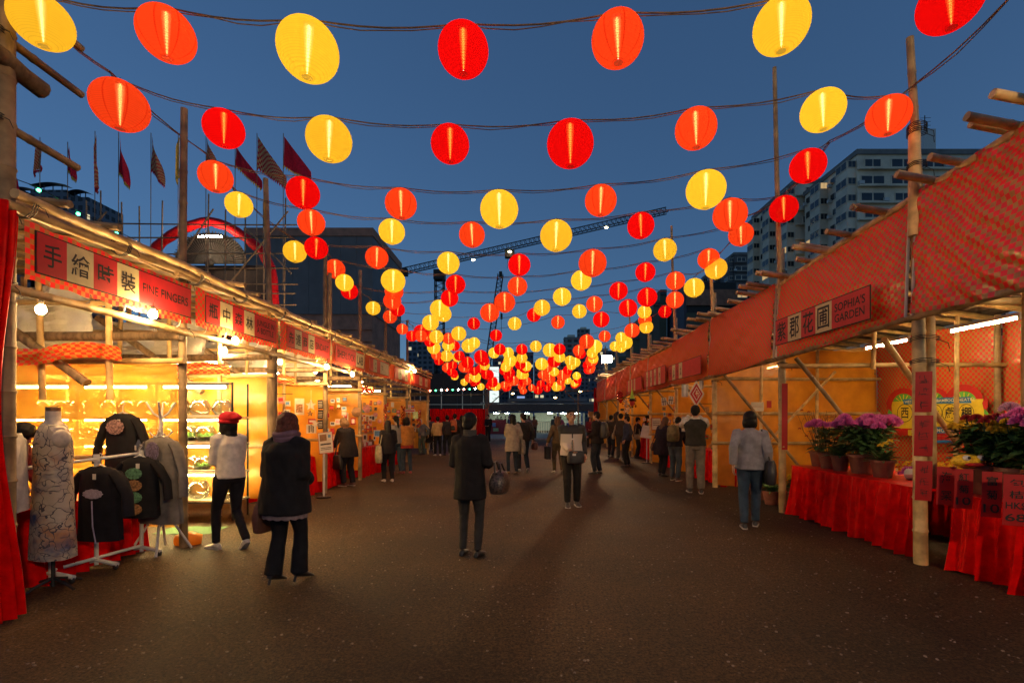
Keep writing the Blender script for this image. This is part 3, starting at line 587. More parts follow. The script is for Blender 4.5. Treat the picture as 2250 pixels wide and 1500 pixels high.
ROWS = [
 (3.8, [(92, 48, 'y', 112), (366, 76, 'o', 112), (677, 111, 'y', 128), (1018, 111, 'r', 110), (1357, 87, 'o', 113), (1717, 57, 'y', 115), (2088, 5, 'r', 122)]),
 (5.1, [(264, 232, 'o', 108), (492, 283, 'r', 82), (723, 307, 'y', 96), (989, 317, 'r', 83), (1253, 317, 'r', 102), (1529, 283, 'o', 88), (1808, 243, 'y', 89), (1952, 255, 'o', 85)]),
 (6.5, [(474, 389, 'o', 68), (666, 424, 'r', 69), (881, 448, 'o', 68), (1097, 460, 'y', 83), (1320, 441, 'o', 69), (1551, 417, 'y', 84), (1775, 365, 'r', 73)]),
 (7.7, [(525, 450, 'y', 55), (684, 489, 'o', 57), (861, 509, 'y', 56), (1037, 516, 'o', 56), (1222, 518, 'y', 70), (1408, 496, 'r', 58), (1604, 472, 'o', 72), (1722, 459, 'r', 58)]),
 (9.0, [(648, 553, 'y', 48), (695, 545, 'r', 49), (828, 566, 'o', 49), (985, 578, 'y', 49), (1141, 582, 'r', 49), (1302, 578, 'o', 61), (1461, 549, 'y', 50), (1628, 515, 'o', 52)]),
 (10.4, [(736, 591, 'o', 43), (757, 621, 'y', 38), (864, 617, 'y', 52), (1001, 625, 'r', 43), (1137, 629, 'o', 43), (1277, 616, 'y', 45), (1418, 598, 'r', 43), (1557, 569, 'o', 46), (1573, 590, 'y', 47)]),
 (11.7, [(768, 640, 'r', 36), (866, 640, 'o', 40), (862, 661, 'o', 38), (988, 655, 'r', 38), (1109, 664, 'o', 46), (1235, 652, 'y', 40), (1359, 639, 'r', 40), (1484, 617, 'o', 41), (1525, 632, 'y', 43)]),
 (13.0, [(820, 677, 'y', 31), (874, 680, 'r', 31), (966, 679, 'y', 42), (1076, 687, 'o', 42), (1191, 676, 'y', 36), (1306, 668, 'o', 36), (1422, 653, 'r', 43), (1483, 659, 'o', 38)]),
 (14.3, [(857, 696, 'o', 30), (946, 709, 'y', 36), (974, 690, 'y', 36), (1041, 711, 'r', 28), (1131, 711, 'y', 30), (1173, 692, 'r', 31), (1273, 684, 'y', 32), (1380, 677, 'r', 40), (1416, 685, 'y', 30), (1461, 685, 'r', 28)]),
 (15.7, [(884, 723, 'o', 25), (905, 738, 'r', 25), (925, 738, 'o', 27), (959, 740, 'y', 31), (1008, 733, 'y', 33), (1090, 737, 'r', 27), (1226, 708, 'o', 30), (1321, 702, 'r', 36), (1417, 703, 'o', 29), (1420, 718, 'y', 30)]),
]
lr = random.Random(11)
Y = 16.8
while Y < 27.4:
    row = []; k = 9
    zc = float(np.interp(Y, [16, 20, 27], [4.12, 3.68, 3.08]))
    for j in range(k):
        X = -4.1 + 8.3 * (j + .5 + lr.uniform(-.36, .36)) / k
        z = zc + .04 * X * X + lr.uniform(-.14, .12)
        d = lr.choice((.42, .42, .43, .53))
        uu, vv = CX + F * X / Y, CY - F * (z - H) / Y
        if X > 3.2 and 20 < Y: continue                  # the floodlight's post keeps this corner clear
        row.append((uu, vv, lr.choice('yyyroorro'), F * d / Y))
    ROWS.append((Y, row)); Y += lr.uniform(.62, .8)
ENDS_L, ENDS_R = [], []
CABLE = mat('cable', (.16, .095, .05), .6)
for ri, (Y, row) in enumerate(ROWS):
    det = ri < 8
    nm = ORD[ri + 1]
    tops = []
    for k, (u, v, c, px) in enumerate(sorted(row)):
        jit = lr.uniform(-.12, .12) if ri else 0
        p = P(u, v, Y); d = px * Y / F
        o = bpy.data.objects.new('paper_lantern', SH[(c, 1 if det else 0)]); COL.objects.link(o); o.location = p; o.scale = (d, d, d)
        o.rotation_euler = (lr.uniform(-.05, .05), lr.uniform(-.05, .05), lr.uniform(0, 6.28))
        tag(o, '%s round lantern, %s from left on the %s cable from the camera' % (LN[c], ORD[k + 1], nm), 'lantern', 'round lanterns strung over the lane')
        child('lamp_tube', LAMPM, o)
        if det: child('bottom_ring', RINGM[c], o); child('hanger', HOOKM, o)
        tops.append(p + V((0, .0, d * .53)))
    tops.sort(key=lambda p: p.x)
    z0, z1 = (max(tops[0].z + .12, 4.8), max(tops[-1].z + .12, 4.85)) if ri < 10 else (tops[0].z + .15, tops[-1].z + .15)
    pL, pR = V((min(XL + .05, tops[0].x - .15), Y + .05, z0)), V((max(XR - .15, tops[-1].x + .12), Y + .03, z1))
    keep = [pL]
    for t in tops:
        if t.x - keep[-1].x > .5 or keep[-1] is pL: keep.append(t)
    keep.append(pR); ENDS_L.append(pL); ENDS_R.append(pR)
    pts = []
    for a, b2 in zip(keep, keep[1:]):
        for q in range(6):
            t = q / 6; pts.append(a.lerp(b2, t) - V((0, 0, .05 * math.sin(t * math.pi))))
    pts.append(pR); b = MB(); rr = .007 if ri < 12 else .006
    b.tube(pts, rr, 5); 
    if ri < 8: b.tube([p + V((0, .012 * math.sin(i * 1.3), -.012 - .018 * abs(math.sin(i * .9)))) for i, p in enumerate(pts)], .0045, 5)
    tag(b.build('lantern_cable', CABLE, loc=pL), 'thin sagging cable carrying the %s row of lanterns from the camera' % nm, 'cable', 'cables strung across the lane')
for ends, side in ((ENDS_L, 'left'), (ENDS_R, 'right')):
    b = MB(); e = ends[:14]
    pre = [e[0] + (e[0] - e[1]) * .9] + e
    pts = []
    for a, b2 in zip(pre, pre[1:]):
        for q in range(5): t = q / 5; pts.append(a.lerp(b2, t) - V((0, 0, .06 * math.sin(t * math.pi))))
    b.tube(pts, .008, 5); b.tube([p + V((.015 * math.sin(i), 0, -.02 - .01 * math.sin(i * 1.7))) for i, p in enumerate(pts)], .006, 5)
    tag(b.build('lantern_cable', CABLE, loc=pre[0]), 'lengthwise cable joining the lantern rows along the %s stalls' % side, 'cable', 'cables strung across the lane')
# ------------------------------------------------------------------ stall contents
def skirt_table(label, x0, x1, y0, y1, h, side, ends=(True, True), fold=.028, seed=0):
    """table under a red cloth with a gathered skirt; x0 is the lane side"""
    t = thing('draped_table', label, 'table', ((x0 + x1) / 2, (y0 + y1) / 2, 0), 'tables under red cloth')
    sg = 1 if x1 > x0 else -1
    MB().box(((x0 + x1) / 2, (y0 + y1) / 2, h), (abs(x1 - x0), y1 - y0, .03)).build('table_top', REDC, t, smooth=False)
    for (a, b) in ((x0 + sg * .06, y0 + .06), (x1 - sg * .06, y0 + .06), (x0 + sg * .06, y1 - .06), (x1 - sg * .06, y1 - .06)): MB().box((a, b, h / 2 - .01), (.035, .035, h - .03)).build('leg', TIE, t)
    path = []
    if ends[0]: path += [V((x1, y0, 0)), V((x0, y0, 0))]
    else: path += [V((x0, y0, 0))]
    path += [V((x0, y1, 0))]
    if ends[1]: path += [V((x1, y1, 0))]
    L = [0]
    for a, b in zip(path, path[1:]): L.append(L[-1] + (b - a).length)
    T = L[-1]; rs = random.Random(seed); ph = [rs.uniform(0, 6) for _ in range(4)]
    cx, cyy = (x0 + x1) / 2, (y0 + y1) / 2
    def fn(s, q):
        d = s * T
        for k in range(len(path) - 1):
            if d <= L[k + 1] + 1e-9: break
        a, b = path[k], path[k + 1]; e = (b - a).normalized(); p = a + e * (d - L[k]); nrm = V((e.y, -e.x, 0))
        if nrm.dot(p - V((cx, cyy, 0))) < 0: nrm = -nrm
        z = 1 - q
        w = (1 - 2.2 * abs(math.sin(d * 15 + 1.6 * math.sin(d * 3 + ph[0]) + ph[1] + .5 * q * math.sin(d * 9))) ** .8) * .9 + math.sin(d * 53 + 2 * math.sin(d * 7 + ph[3]) + ph[2]) * .25 + math.sin(d * 13 + ph[3]) * .35
        off = .02 + fold * 1.9 * w * (.3 + .9 * q) + .05 * q + .02 * q * q * math.sin(d * 6 + ph[0])
        return p + nrm * off + V((0, 0, .012 + (h + .006 - .012) * z + .012 * math.sin(d * 17 + ph[2]) * q))
    MB().grid(fn, max(40, int(T * 80)), 12, T, h).build('cloth_skirt', REDC, t); return t
def curtain(label, fn, nu, nv, loc, m=REDC):
    return tag(MB().grid(fn, nu, nv).build('red_curtain', m, loc=loc), label, 'curtain', 'red curtains')

# ---- clothes stall, left edge
def cf(s, t):
    y = 3.25 + s * (.63 - .14 * math.sin(t * math.pi) ** 2); x = -4.09 + .035 * math.sin(s * 42 + t) + .02 * math.sin(s * 19) + .06 * (1 - t) ** 3
    return V((x, y, .02 + 3.27 * t))
curtain('red satin curtain hanging at the left edge beside the mannequin', cf, 60, 20, (-4.22, 3.6, 0))
skirt_table('red-draped table behind the clothes rack at the left edge', -4.62, -5.25, 3.95, 5.75, .72, -1, (True, True), .03, 3)
m, n, l, b = nodes_of('painted_dress'); vec = coords(n, l, 1)
def maskmat():
    c, f = noise_ramp(n, l, vec, 5, (.42, .35, .26), (.52, .44, .33), 3)
    c2, f2 = noise_ramp(n, l, vec, 4.3, (.03, .06, .15), (.5, .24, .1), 4, .4, .6)
    k, _ = noise_ramp(n, l, coords(n, l, (1, 1, 1.6)), 3.2, (0, 0, 0), (1, 1, 1), 3, .44, .6)
    mx = n.new('ShaderNodeMixRGB'); l.new(k, mx.inputs[0]); l.new(c, mx.inputs[1]); l.new(c2, mx.inputs[2])
    nz = n.new('ShaderNodeTexNoise'); nz.inputs['Scale'].default_value = 6; l.new(vec, nz.inputs['Vector'])
    ad = n.new('ShaderNodeMixRGB'); ad.blend_type = 'ADD'; ad.inputs[0].default_value = .32; l.new(vec, ad.inputs[1]); l.new(nz.outputs['Color'], ad.inputs[2])
    vo = n.new('ShaderNodeTexVoronoi'); vo.feature = 'DISTANCE_TO_EDGE'; vo.inputs['Scale'].default_value = 9; l.new(ad.outputs[0], vo.inputs['Vector'])
    lt = n.new('ShaderNodeMath'); lt.operation = 'LESS_THAN'; lt.inputs[1].default_value = .03; l.new(vo.outputs['Distance'], lt.inputs[0])
    wv = n.new('ShaderNodeTexWave'); wv.inputs['Scale'].default_value = 5; wv.inputs['Distortion'].default_value = 9; wv.inputs['Detail'].default_value = 2; wv.bands_direction = 'Z'; l.new(vec, wv.inputs['Vector'])
    gt = n.new('ShaderNodeMath'); gt.operation = 'GREATER_THAN'; gt.inputs[1].default_value = .9; l.new(wv.outputs['Fac'], gt.inputs[0])
    k2, _ = noise_ramp(n, l, vec, 2.6, (0, 0, 0), (1, 1, 1), 2, .6, .64)
    ms = n.new('ShaderNodeMixRGB'); l.new(k2, ms.inputs[0]); l.new(lt.outputs[0], ms.inputs[1]); l.new(gt.outputs[0], ms.inputs[2])
    m9 = n.new('ShaderNodeMixRGB'); l.new(ms.outputs[0], m9.inputs[0]); l.new(mx.outputs[0], m9.inputs[1]); m9.inputs[2].default_value = (.07, .06, .07, 1)
    l.new(m9.outputs[0], b.inputs['Base Color']); b.inputs['Roughness'].default_value = .8
maskmat(); DRESS = m
def ell(c, rx, ry, n=24, rz=0., wob=0., ph=0.):
    c = V(c); o = []
    for k in range(n):
        a = 2 * math.pi * k / n; q = 1 + wob * math.sin(a * 7 + ph) + wob * .6 * math.sin(a * 11 + ph * 2)
        x, y = rx * q * math.cos(a), ry * q * math.sin(a); o.append(c + V((x * math.cos(rz) - y * math.sin(rz), x * math.sin(rz) + y * math.cos(rz), 0)))
    return o
MAN = mat('mannequin_cover', (.62, .52, .4), .6)
t = thing('mannequin', 'headless shop mannequin torso on a black pole wearing a painted dress', 'mannequin', (-4.4, 4.45, 0), rz=R(-28))
MB().rings([ell((0, 0, z), rx, ry) for z, rx, ry in ((.85, .1, .08), (.95, .165, .11), (1.1, .12, .09), (1.3, .16, .115), (1.42, .185, .1), (1.5, .17, .08), (1.55, .075, .065), (1.6, .055, .055), (1.65, .052, .055))]).build('torso', MAN, t, local=True)
MB().lathe([(.02, 1.65), (.054, 1.651), (.054, 1.685), (.02, 1.69)], 16).build('neck_cap', mat('bronze_cap', (.2, .1, .05), .3, .8), t, local=True)
for s in (-1, 1): MB().ball((s * .185, 0, 1.4), (.05, .07, .085)).build('arm_cap', MAN, t, local=True)
MB().tube([(0, 0, .02), (0, 0, .9)], .016, 8).build('stand_pole', TIE, t, local=True)
for k in range(4): a = k * math.pi / 2 + .3; MB().tube([(0, 0, .1), (.14 * math.cos(a), .14 * math.sin(a), .06), (.24 * math.cos(a), .24 * math.sin(a), .012)], .013, 6).build('stand_foot', TIE, t, local=True)
t = thing('printed_dress', 'sleeveless cream dress painted with black line drawings and flowers, on the mannequin', 'dress', (-4.4, 4.45, 0), rz=R(-28))
MB().rings([ell((0, 0, z), rx, ry, 40, 0, w, z * 5) for z, rx, ry, w in ((.3, .235, .15, .04), (.45, .228, .148, .035), (.7, .215, .14, .02), (.95, .2, .135, .012), (1.1, .19, .125, .01), (1.25, .195, .135, .005), (1.36, .2, .128, 0), (1.44, .18, .11, 0), (1.52, .135, .088, 0), (1.53, .1, .08, 0))], False).build('dress_body', DRESS, t, local=True)
# clothes rack
t = thing('clothes_rack', 'low white tubular clothes rack in front of the red table', 'clothes rack', (-4.5, 5.0, 0))
pa, pm, pc = V((-4.57, 4.6, 0)), V((-4.5, 5.01, 0)), V((-4.42, 5.5, 0))
for p, h in ((pa, 1.14), (pm, 1.19), (pc, 1.2)):
    MB().tube([p + V((0, 0, .05)), p + V((0, 0, h))], .019, 8).build('upright', WHITE, t)
    MB().tube([p + V((-.2, 0, .06)), p + V((0, 0, .1)), p + V((.24, -.02, .06))], .022, 8).build('foot', WHITE, t)
    MB().ball(p + V((.22, -.02, .035)), (.03, .02, .034), 8, 6).build('castor', TIE, t)
    MB().tube([p + V((0, 0, h - .06)), p + V((0, 0, h + .015))], .027, 8).build('joint', WHITE, t)
MB().tube([pa + V((0, -.25, 1.13)), pc + V((0.01, .2, 1.19))], .017, 8).build('top_rail', WHITE, t)
MB().tube([pa + V((0, 0, .12)), pc + V((0, 0, .12))], .017, 8).build('bottom_rail', WHITE, t)
def garment(name, label, loc, rz, c, w, Lg, sl, prints=(), slw=.06, hook=.12, group='tops hanging at the clothes stall', flare=1.1):
    t = thing(name, label, 'top', loc, group, rz)          # origin at shoulder line centre, front towards -y
    cm = cloth(label[:22].replace(' ', '_'), c)
    zs = np.linspace(0, 1, 9); rr = []
    for q in zs:
        z = -Lg * (1 - q); rx = w / 2 * (flare + (1 - flare) * q); wob = .05 * (1 - q)
        rr.append(ell((0, 0, z - .03), rx * .86, .075 + .02 * (1 - q), 36, 0, wob, q * 3 + w * 9))
    rr.append(ell((0, 0, .0), w * .36, .06, 36)); rr.append(ell((0, 0, .035), w * .2, .05, 36)); 
    MB().rings(rr, False).build('body', cm, t, local=True)
    for s in (-1, 1):
        p = [V((s * w * .34, 0, -.03)), V((s * w * .46, 0, -.1)), V((s * (w * .5 + .07), -.01, -sl * .6)), V((s * (w * .48 + .1), -.02, -sl * 1.1))]
        MB().tube(p, [slw * .9, slw, slw * .82, slw * .85], 12, True, .7).build('sleeve', cm, t, local=True)
    hg = MB(); hg.tube([(-w * .38, 0, -.02), (0, 0, .055), (w * .38, 0, -.02)], .008, 6); hg.tube([(0, 0, .05), (0, 0, .05 + hook * .6), (.03, 0, .05 + hook * .9), (0, 0, .05 + hook)], .004, 5); hg.build('hanger', WHITE, t, local=True)
    for nm, bb, mm in prints: bb.build(nm, mm, t, local=True)
    MB().box((.03, -.085, -.06), (.035, .004, .055)).build('price_tag', PAPER, t, local=True)
    return t
def petals(c, r, n=9, y=-.098, lay=3, sq=.75):
    b = MB(); rs = random.Random(int(r * 999))
    for L in range(lay):
        rr = r * (1 - L * .27)
        for k in range(n - L):
            a = 2 * math.pi * k / (n - L) + L * .4; cc = V((c[0] + rr * .62 * math.cos(a), y - .003 * L, c[1] + rr * .62 * sq * math.sin(a))); q = rr * .3
            pts = [cc + V((q * math.cos(x) * (1 + .2 * rs.random()), 0, q * sq * math.sin(x))) for x in np.linspace(0, 2 * math.pi, 9)[:-1]]
            b.prism(pts[::-1], (0, -.003, 0))
    b.prism([V((c[0] + r * .36 * math.cos(x), y - .001, c[1] + r * .36 * sq * math.sin(x))) for x in np.linspace(0, 2 * math.pi, 13)[:-1]][::-1], (0, -.003, 0)); return b
LILAC = mat('lilac_print', (.42, .36, .45), .8); GREENP = mat('green_print', (.12, .3, .16), .8, 0, .5, 40); TAN = mat('tan_print', (.4, .2, .08), .8, 0, .6, 40); ROSE = mat('rose_print', (.35, .2, .17), .8, 0, .7, 50)
stem = MB().tube([(.02, -.1, -.3), (.03, -.105, -.42), (.035, -.105, -.55), (.07, -.105, -.72)], .006, 5)
garment('blouse', 'black top with a large pale lilac flower and long stem, nearest on the rack', (-4.33, 4.86, 1.06), R(-6), (.012, .011, .014), .5, .68, .42, [('flower_print', petals((.03, -.23), .12, 11, -.1, 3, .45), LILAC), ('stem_print', stem, LILAC)], .07)
garment('blouse', 'black top with green and orange crescent patterns hanging behind the lilac one', (-4.28, 5.3, 1.12), R(8), (.013, .012, .013), .42, .6, .4,
        [('crescent_print', petals((.0, -.14 - .13 * k), .09, 13, -.1, 2), (GREENP, TAN, GREENP, TAN)[k]) for k in range(4)], .065)
garment('blouse', 'black long-sleeved top with rosette neckline hung highest at the clothes stall', (-4.72, 5.6, 1.6), R(-4), (.014, .013, .014), .44, .62, .5, [('rosette_print', petals((-.0, -.12), .12, 12, -.1, 3, .8), ROSE)], .06)
garment('blouse', 'grey embroidered blouse hanging from the white coat stand', (-4.2, 5.5, 1.33), R(-12), (.17, .15, .13), .5, .92, .58, [('embroidery', petals((0, -.12), .1, 14, -.1, 4, 1.2), mat('mauve_print', (.2, .15, .22), .8, 0, .5, 60)), ('spray_print', petals((.02, -.42), .11, 8, -.105, 2, .8), mat('pale_print', (.32, .3, .27), .8))], .065, .12, flare=1.35)
garment('blouse', 'cream blouse half hidden behind the grey embroidered blouse', (-4.36, 5.66, 1.3), R(-25), (.5, .42, .3), .42, .8, .5, (), .06)
garment('blouse', 'dark slate cardigan squeezed between the black and cream tops', (-4.5, 5.62, 1.3), R(-30), (.06, .07, .11), .4, .75, .5, (), .06)
garment('blouse', 'white blouse at the left picture edge beside the curtain', (-4.45, 4.15, 1.42), R(-50), (.6, .55, .46), .5, .6, .5, (), .07)
t = thing('coat_stand', 'white coat stand with raised hooks and splayed legs', 'coat stand', (-4.32, 5.66, 0))
MB().tube([(-4.32, 5.66, .3), (-4.32, 5.66, 1.62)], .02, 8).build('pole', WHITE, t)
for k in range(4):
    a = k * math.pi / 2 + .5; d = V((math.cos(a), math.sin(a), 0)); p = V((-4.32, 5.66, 0))
    MB().tube([p + V((0, 0, 1.58)), p + d * .07 + V((0, 0, 1.64)), p + d * .14 + V((0, 0, 1.77))], .011, 6).build('hook', WHITE, t)
    MB().tube([p + V((0, 0, 1.42)), p + d * .06 + V((0, 0, 1.36)), p + d * .11 + V((0, 0, 1.42))], .01, 6).build('hook', WHITE, t)
    MB().tube([p + V((0, 0, .55)), p + d * .12 + V((0, 0, .34)), p + d * .3 + V((0, 0, .012))], .014, 6).build('leg', WHITE, t)
t = thing('tray', 'white tray lying on the red table beside the mannequin', 'tray', (-4.85, 4.35, .735)); MB().box((-4.85, 4.35, .75), (.36, .5, .02)).build('base', WHITE, t); MB().box((-4.85, 4.35, .765), (.33, .47, .006)).build('lining', PAPER, t)
for k, (x, y, s, lb) in enumerate(((-4.78, 4.3, 1.2, 'large white cup on the tray'), (-4.72, 4.52, .8, 'small white brush pot on the tray, behind the cup'))):
    tag(MB().lathe([(.03 * s, 0), (.045 * s, .02), (.055 * s, .1 * s), (.05 * s, .1 * s), (.04 * s, .02)], 16, (x, y, .77)).build('cup', WHITE, loc=(x, y, .77)), lb, 'cup')

# ---- glass bowl stall
GLASSM, n, l, b = nodes_of('bowl_glass'); n.remove(b)
gx, gg, gm, lw = n.new('ShaderNodeBsdfTransparent'), n.new('ShaderNodeBsdfGlossy'), n.new('ShaderNodeMixShader'), n.new('ShaderNodeLayerWeight')
gx.inputs[0].default_value = (.93, .95, .93, 1); gg.inputs['Roughness'].default_value = .04; lw.inputs[0].default_value = .35
l.new(lw.outputs['Facing'], gm.inputs[0]); l.new(gx.outputs[0], gm.inputs[1]); l.new(gg.outputs[0], gm.inputs[2]); gt_ = n.new('ShaderNodeBsdfTranslucent'); gt_.inputs[0].default_value = (.9, .9, .85, 1); g2 = n.new('ShaderNodeMixShader'); g2.inputs[0].default_value = .1; l.new(gm.outputs[0], g2.inputs[1]); l.new(gt_.outputs[0], g2.inputs[2]); l.new(g2.outputs[0], n['Material Output'].inputs[0])
BLK = mat('black_metal', (.02, .02, .02), .4, .7); SHELF = mat('shelf_white', (.6, .52, .35), .4)
t = thing('shelving_unit', 'black wire shelving unit full of glass bowls behind the woman in the red beanie', 'shelving', (-6.2, 7.45, 0))
for x in (-4.45, -5.6, -6.8, -8.0):
    for y in (7.25, 7.65): MB().tube([(x, y, .03), (x, y, 2.12)], .014, 8).build('post', BLK, t)
SZ = [.33, .76, 1.2, 1.6]
for z in SZ:
    MB().box((-6.22, 7.45, z - .012), (3.6, .42, .02)).build('shelf', SHELF, t)
    for y in (7.24, 7.66): MB().tube([(-8.02, y, z - .035), (-4.43, y, z - .035)], .008, 6).build('shelf_rail', BLK, t)
MB().tube([(-8, 7.25, 2.1), (-4.45, 7.25, 2.1)], .012, 6).build('top_rail', BLK, t)
k = 0
for z, yy in ((2.05, 7.3), (1.55, 7.3), (1.15, 7.3), (.71, 7.3)):
    for x in (-5.05, -6.25, -7.45):
        nm = {2.05: 'topmost', 1.55: 'second highest', 1.15: 'third highest', .71: 'lowest'}[z]; pos = {-5.05: 'right', -6.25: 'middle', -7.45: 'left'}[x]
        tube_lamp((x, yy, z), .95, 'x', 'shelf tube lamp, %s shelf, %s section of the bowl shelves' % (nm, pos), TUBEL, 'tube lamps on the bowl shelves')
BW = MB().lathe([(.06, .0), (.105, .02), (.15, .1), (.15, .15), (.115, .225), (.1, .24), (.11, .26), (.104, .262), (.095, .242), (.11, .222), (.144, .15), (.144, .1), (.1, .026), (.055, .008)], 24).mesh('glass_bowl', GLASSM)
MOSS = mat('moss', (.09, .2, .03), .9, 0, .5, 30, .8)
SOIL = mat('soil', (.05, .035, .02), .9)
mm = MB(); mr_ = random.Random(5)
for _ in range(26): a = mr_.random() * 6.28; r = mr_.random() * .1; mm.ball((r * math.cos(a), r * math.sin(a), .07 + mr_.random() * .05), .02 + mr_.random() * .025, 6, 5)
MOSSM = mm.mesh('moss', MOSS); SOILM = MB().lathe([(.05, .012), (.1, .035), (.135, .085), (.03, .09)], 16).mesh('soil', SOIL)
def bowl(x, z, s, label, plant=False, y=7.42):
    o = bpy.data.objects.new('glass_bowl', BW); COL.objects.link(o); o.location = (x, y, z + .001); o.scale = (s, s, s); tag(o, label, 'glass bowl', 'glass bowls on the shelves')
    if plant: child('moss', MOSSM, o); child('soil', SOILM, o)
for k, u in enumerate((103, 140, 178, 245, 285, 323, 360, 397, 440, 490)): bowl((u - CX) / F * 7.42, 1.6, .98, '%s glass bowl from the left on the top shelf' % ORD[k + 1])
for k, (u, p) in enumerate(((170, 0), (215, 0), (330, 0), (372, 0), (413, 1), (452, 1), (500, 0))): bowl((u - CX) / F * 7.42, 1.2, 1.0 if p else .9, '%s glass bowl from the left on the second shelf%s' % (ORD[k + 1], ', planted with moss' if p else ''), p)
for k, (u, p) in enumerate(((200, 0), (300, 0), (420, 0), (446, 1), (497, 1))): bowl((u - CX) / F * 7.42, .76, .85, '%s glass bowl from the left on the third shelf%s' % (ORD[k + 1], ', planted with moss' if p else ''), p)
for k, u in enumerate((300, 395, 437, 500)): bowl((u - CX) / F * 7.42, .33, 1.05, '%s glass bowl from the left on the bottom shelf' % ORD[k + 1])
tag(MB().grid(lambda s, q: V((-5.1 + .8 * s, 6.5 + .45 * q, .006 + .004 * math.sin(s * 20))), 20, 4).build('floor_mat', mat('green_mat', (.04, .12, .03), .8, 0, .2, 30)), 'bright green mat on the ground by the bowl stall', 'mat')
tag(MB().tube([(-4.35, 5.95, .06), (-4.2, 5.98, .07), (-4.1, 6.05, .05)], [.07, .1, .06], 10).build('tarpaulin_roll', ORG, loc=(-4.2, 5.98, 0)), 'crumpled orange sheet bundled at the foot of the bamboo post', 'sheet')
tag(MB().prism([(-4.0, 7.55, 0.005), (-3.72, 7.5, .005), (-3.9, 7.56, .32), (-4.05, 7.6, .3)], (.02, .08, 0)).build('board', mat('raw_board', (.35, .24, .1), .8)), 'offcut board leaning at the foot of the shelving unit', 'board')
tag(MB().box((-3.62, 7.45, .03), (.16, .1, .06), .4).build('wood_block', mat('raw_board2', (.45, .32, .14), .8)), 'small wooden block on the ground by the bowl stall', 'wood block')

# ---- craft stalls on the left
skirt_table('red-draped craft table behind the scarf woman', -4.42, -5.2, 9.0, 11.3, .76, -1, (True, True), .022, 7)
skirt_table('red-draped craft table beside the woman with the cream tote', -4.3, -5.2, 12.5, 14.6, .76, -1, (True, True), .022, 9)
skirt_table('red-draped table under the garlands, far left row', -4.35, -5.2, 15.4, 17.4, .76, -1, (True, True), .02, 11)
def card(u, v, Y, w, h, c, inner, label, tilt=0., name='hanging_card', cat='card', depth=.012):
    p = P(u, v, Y); t = thing(name, label, cat, p, 'small goods on the stalls'); X = V((math.cos(tilt), 0, math.sin(tilt))); Z = V((-math.sin(tilt), 0, math.cos(tilt))); Yv = V((0, 1, 0))
    MB().box((0, 0, 0), (w, depth, h), ax=(X, Yv, Z)).build('backing', c, t, local=True)
    for dx, dz, ww, hh, mm in inner: MB().box(X * dx * w + Z * dz * h + V((0, -depth / 2 - .002, 0)), (w * ww, .004, h * hh), ax=(X, Yv, Z)).build('print', mm, t, local=True)
    return t
RED = mat('red_card', (.45, .02, .02), .6); PINK = mat('pink_paper', (.7, .3, .28), .7); BRN = mat('brown_card', (.25, .13, .06), .8); GRN = mat('green_card', (.3, .5, .25), .7); BLU = mat('blue_print', (.1, .25, .5), .6); DRK = mat('dark_print', (.05, .04, .04), .7, 0, .9, 60)
for a in [(658, 893, 9.85, .19, .34, PAPER, [(0, -.1, .7, .5, TAN)], 'arched cream wall hanging on orange cloth above the scarf woman\'s shoulder'),
          (686, 925, 9.85, .16, .1, RED, [(0, 0, .7, .4, PAPER)], 'small red card on orange cloth right of the scarf woman'),
          (684, 942, 9.8, .2, .18, PAPER, [(-.2, 0, .12, .8, DRK), (.2, 0, .12, .8, DRK), (0, .1, .1, .8, DRK)], 'zebra-striped cushion card behind the picture board'),
          (760, 915, 11.95, .12, .2, PAPER, [(0, 0, .6, .6, RED)], 'cream card with red print, leftmost above the stooping old lady'),
          (776, 925, 11.95, .12, .17, RED, [(0, 0, .6, .6, PAPER)], 'red card with pale middle right of the old lady'),
          (794, 918, 14.1, .13, .18, PAPER, [(0, 0, .7, .5, RED)], 'white-framed red card, left of a pair behind the bamboo post'),
          (807, 919, 14.1, .12, .2, PAPER, [(0, 0, .6, .7, TAN)], 'white-framed tan card, right of a pair behind the bamboo post'),
          (820, 918, 14.1, .12, .18, PAPER, [(0, 0, .6, .6, DRK)], 'white-framed dark card above the tote woman\'s head'),
          (797, 938, 14.1, .1, .17, PAPER, [(0, 0, .6, .6, TAN)], 'narrow framed card standing over the red table, left one'),
          (809, 938, 14.1, .11, .16, RED, [(0, 0, .6, .5, PAPER)], 'red framed card standing over the red table, right one'),
          (829, 952, 14., .2, .2, WHITE, [(0, 0, .75, .75, BLU)], 'white square frame with blue picture beside the tote woman'),
          (802, 962, 13.4, .12, .22, PAPER, [(0, .1, .5, .5, DRK)], 'tall cream card standing on the far red table'),
          (913, 912, 16.8, .17, .25, GRN, [(0, 0, .8, .8, mat('lime_paper', (.5, .62, .3), .8))], 'lime green notice at the garland stall'),
          (901, 902, 16.8, .35, .1, WHITE, [(0, 0, .9, .5, RED)], 'white strip sign above the lime notice')]: card(*a)
for k in range(3):
    card(704, 888 + 22 * k, 10.02 - .01 * k - .12, .105, .19, INK, [(0, .25 - .17 * q, .8, .05, PAPER) for q in range(4)], '%s black chalk board from the top on the post beside the old lady' % ORD[k + 1], .06 * (-1) ** k, 'chalk_board', 'board')
def rosette(u, v, Y, r, label, m=PINK):
    p = P(u, v, Y); b = MB()
    for L in range(4):
        for k in range(10 - L * 2):
            a = 2 * math.pi * k / (10 - L * 2) + L; q = r * (.66 - .17 * L); b.ball((q * math.cos(a), -.012 * L, q * math.sin(a)), (r * .3, .012, r * .3), 8, 5)
    tag(MB.build(b, 'paper_flower', m, loc=None, local=True), label, 'paper flower', 'paper flowers on the stall wall').location = p
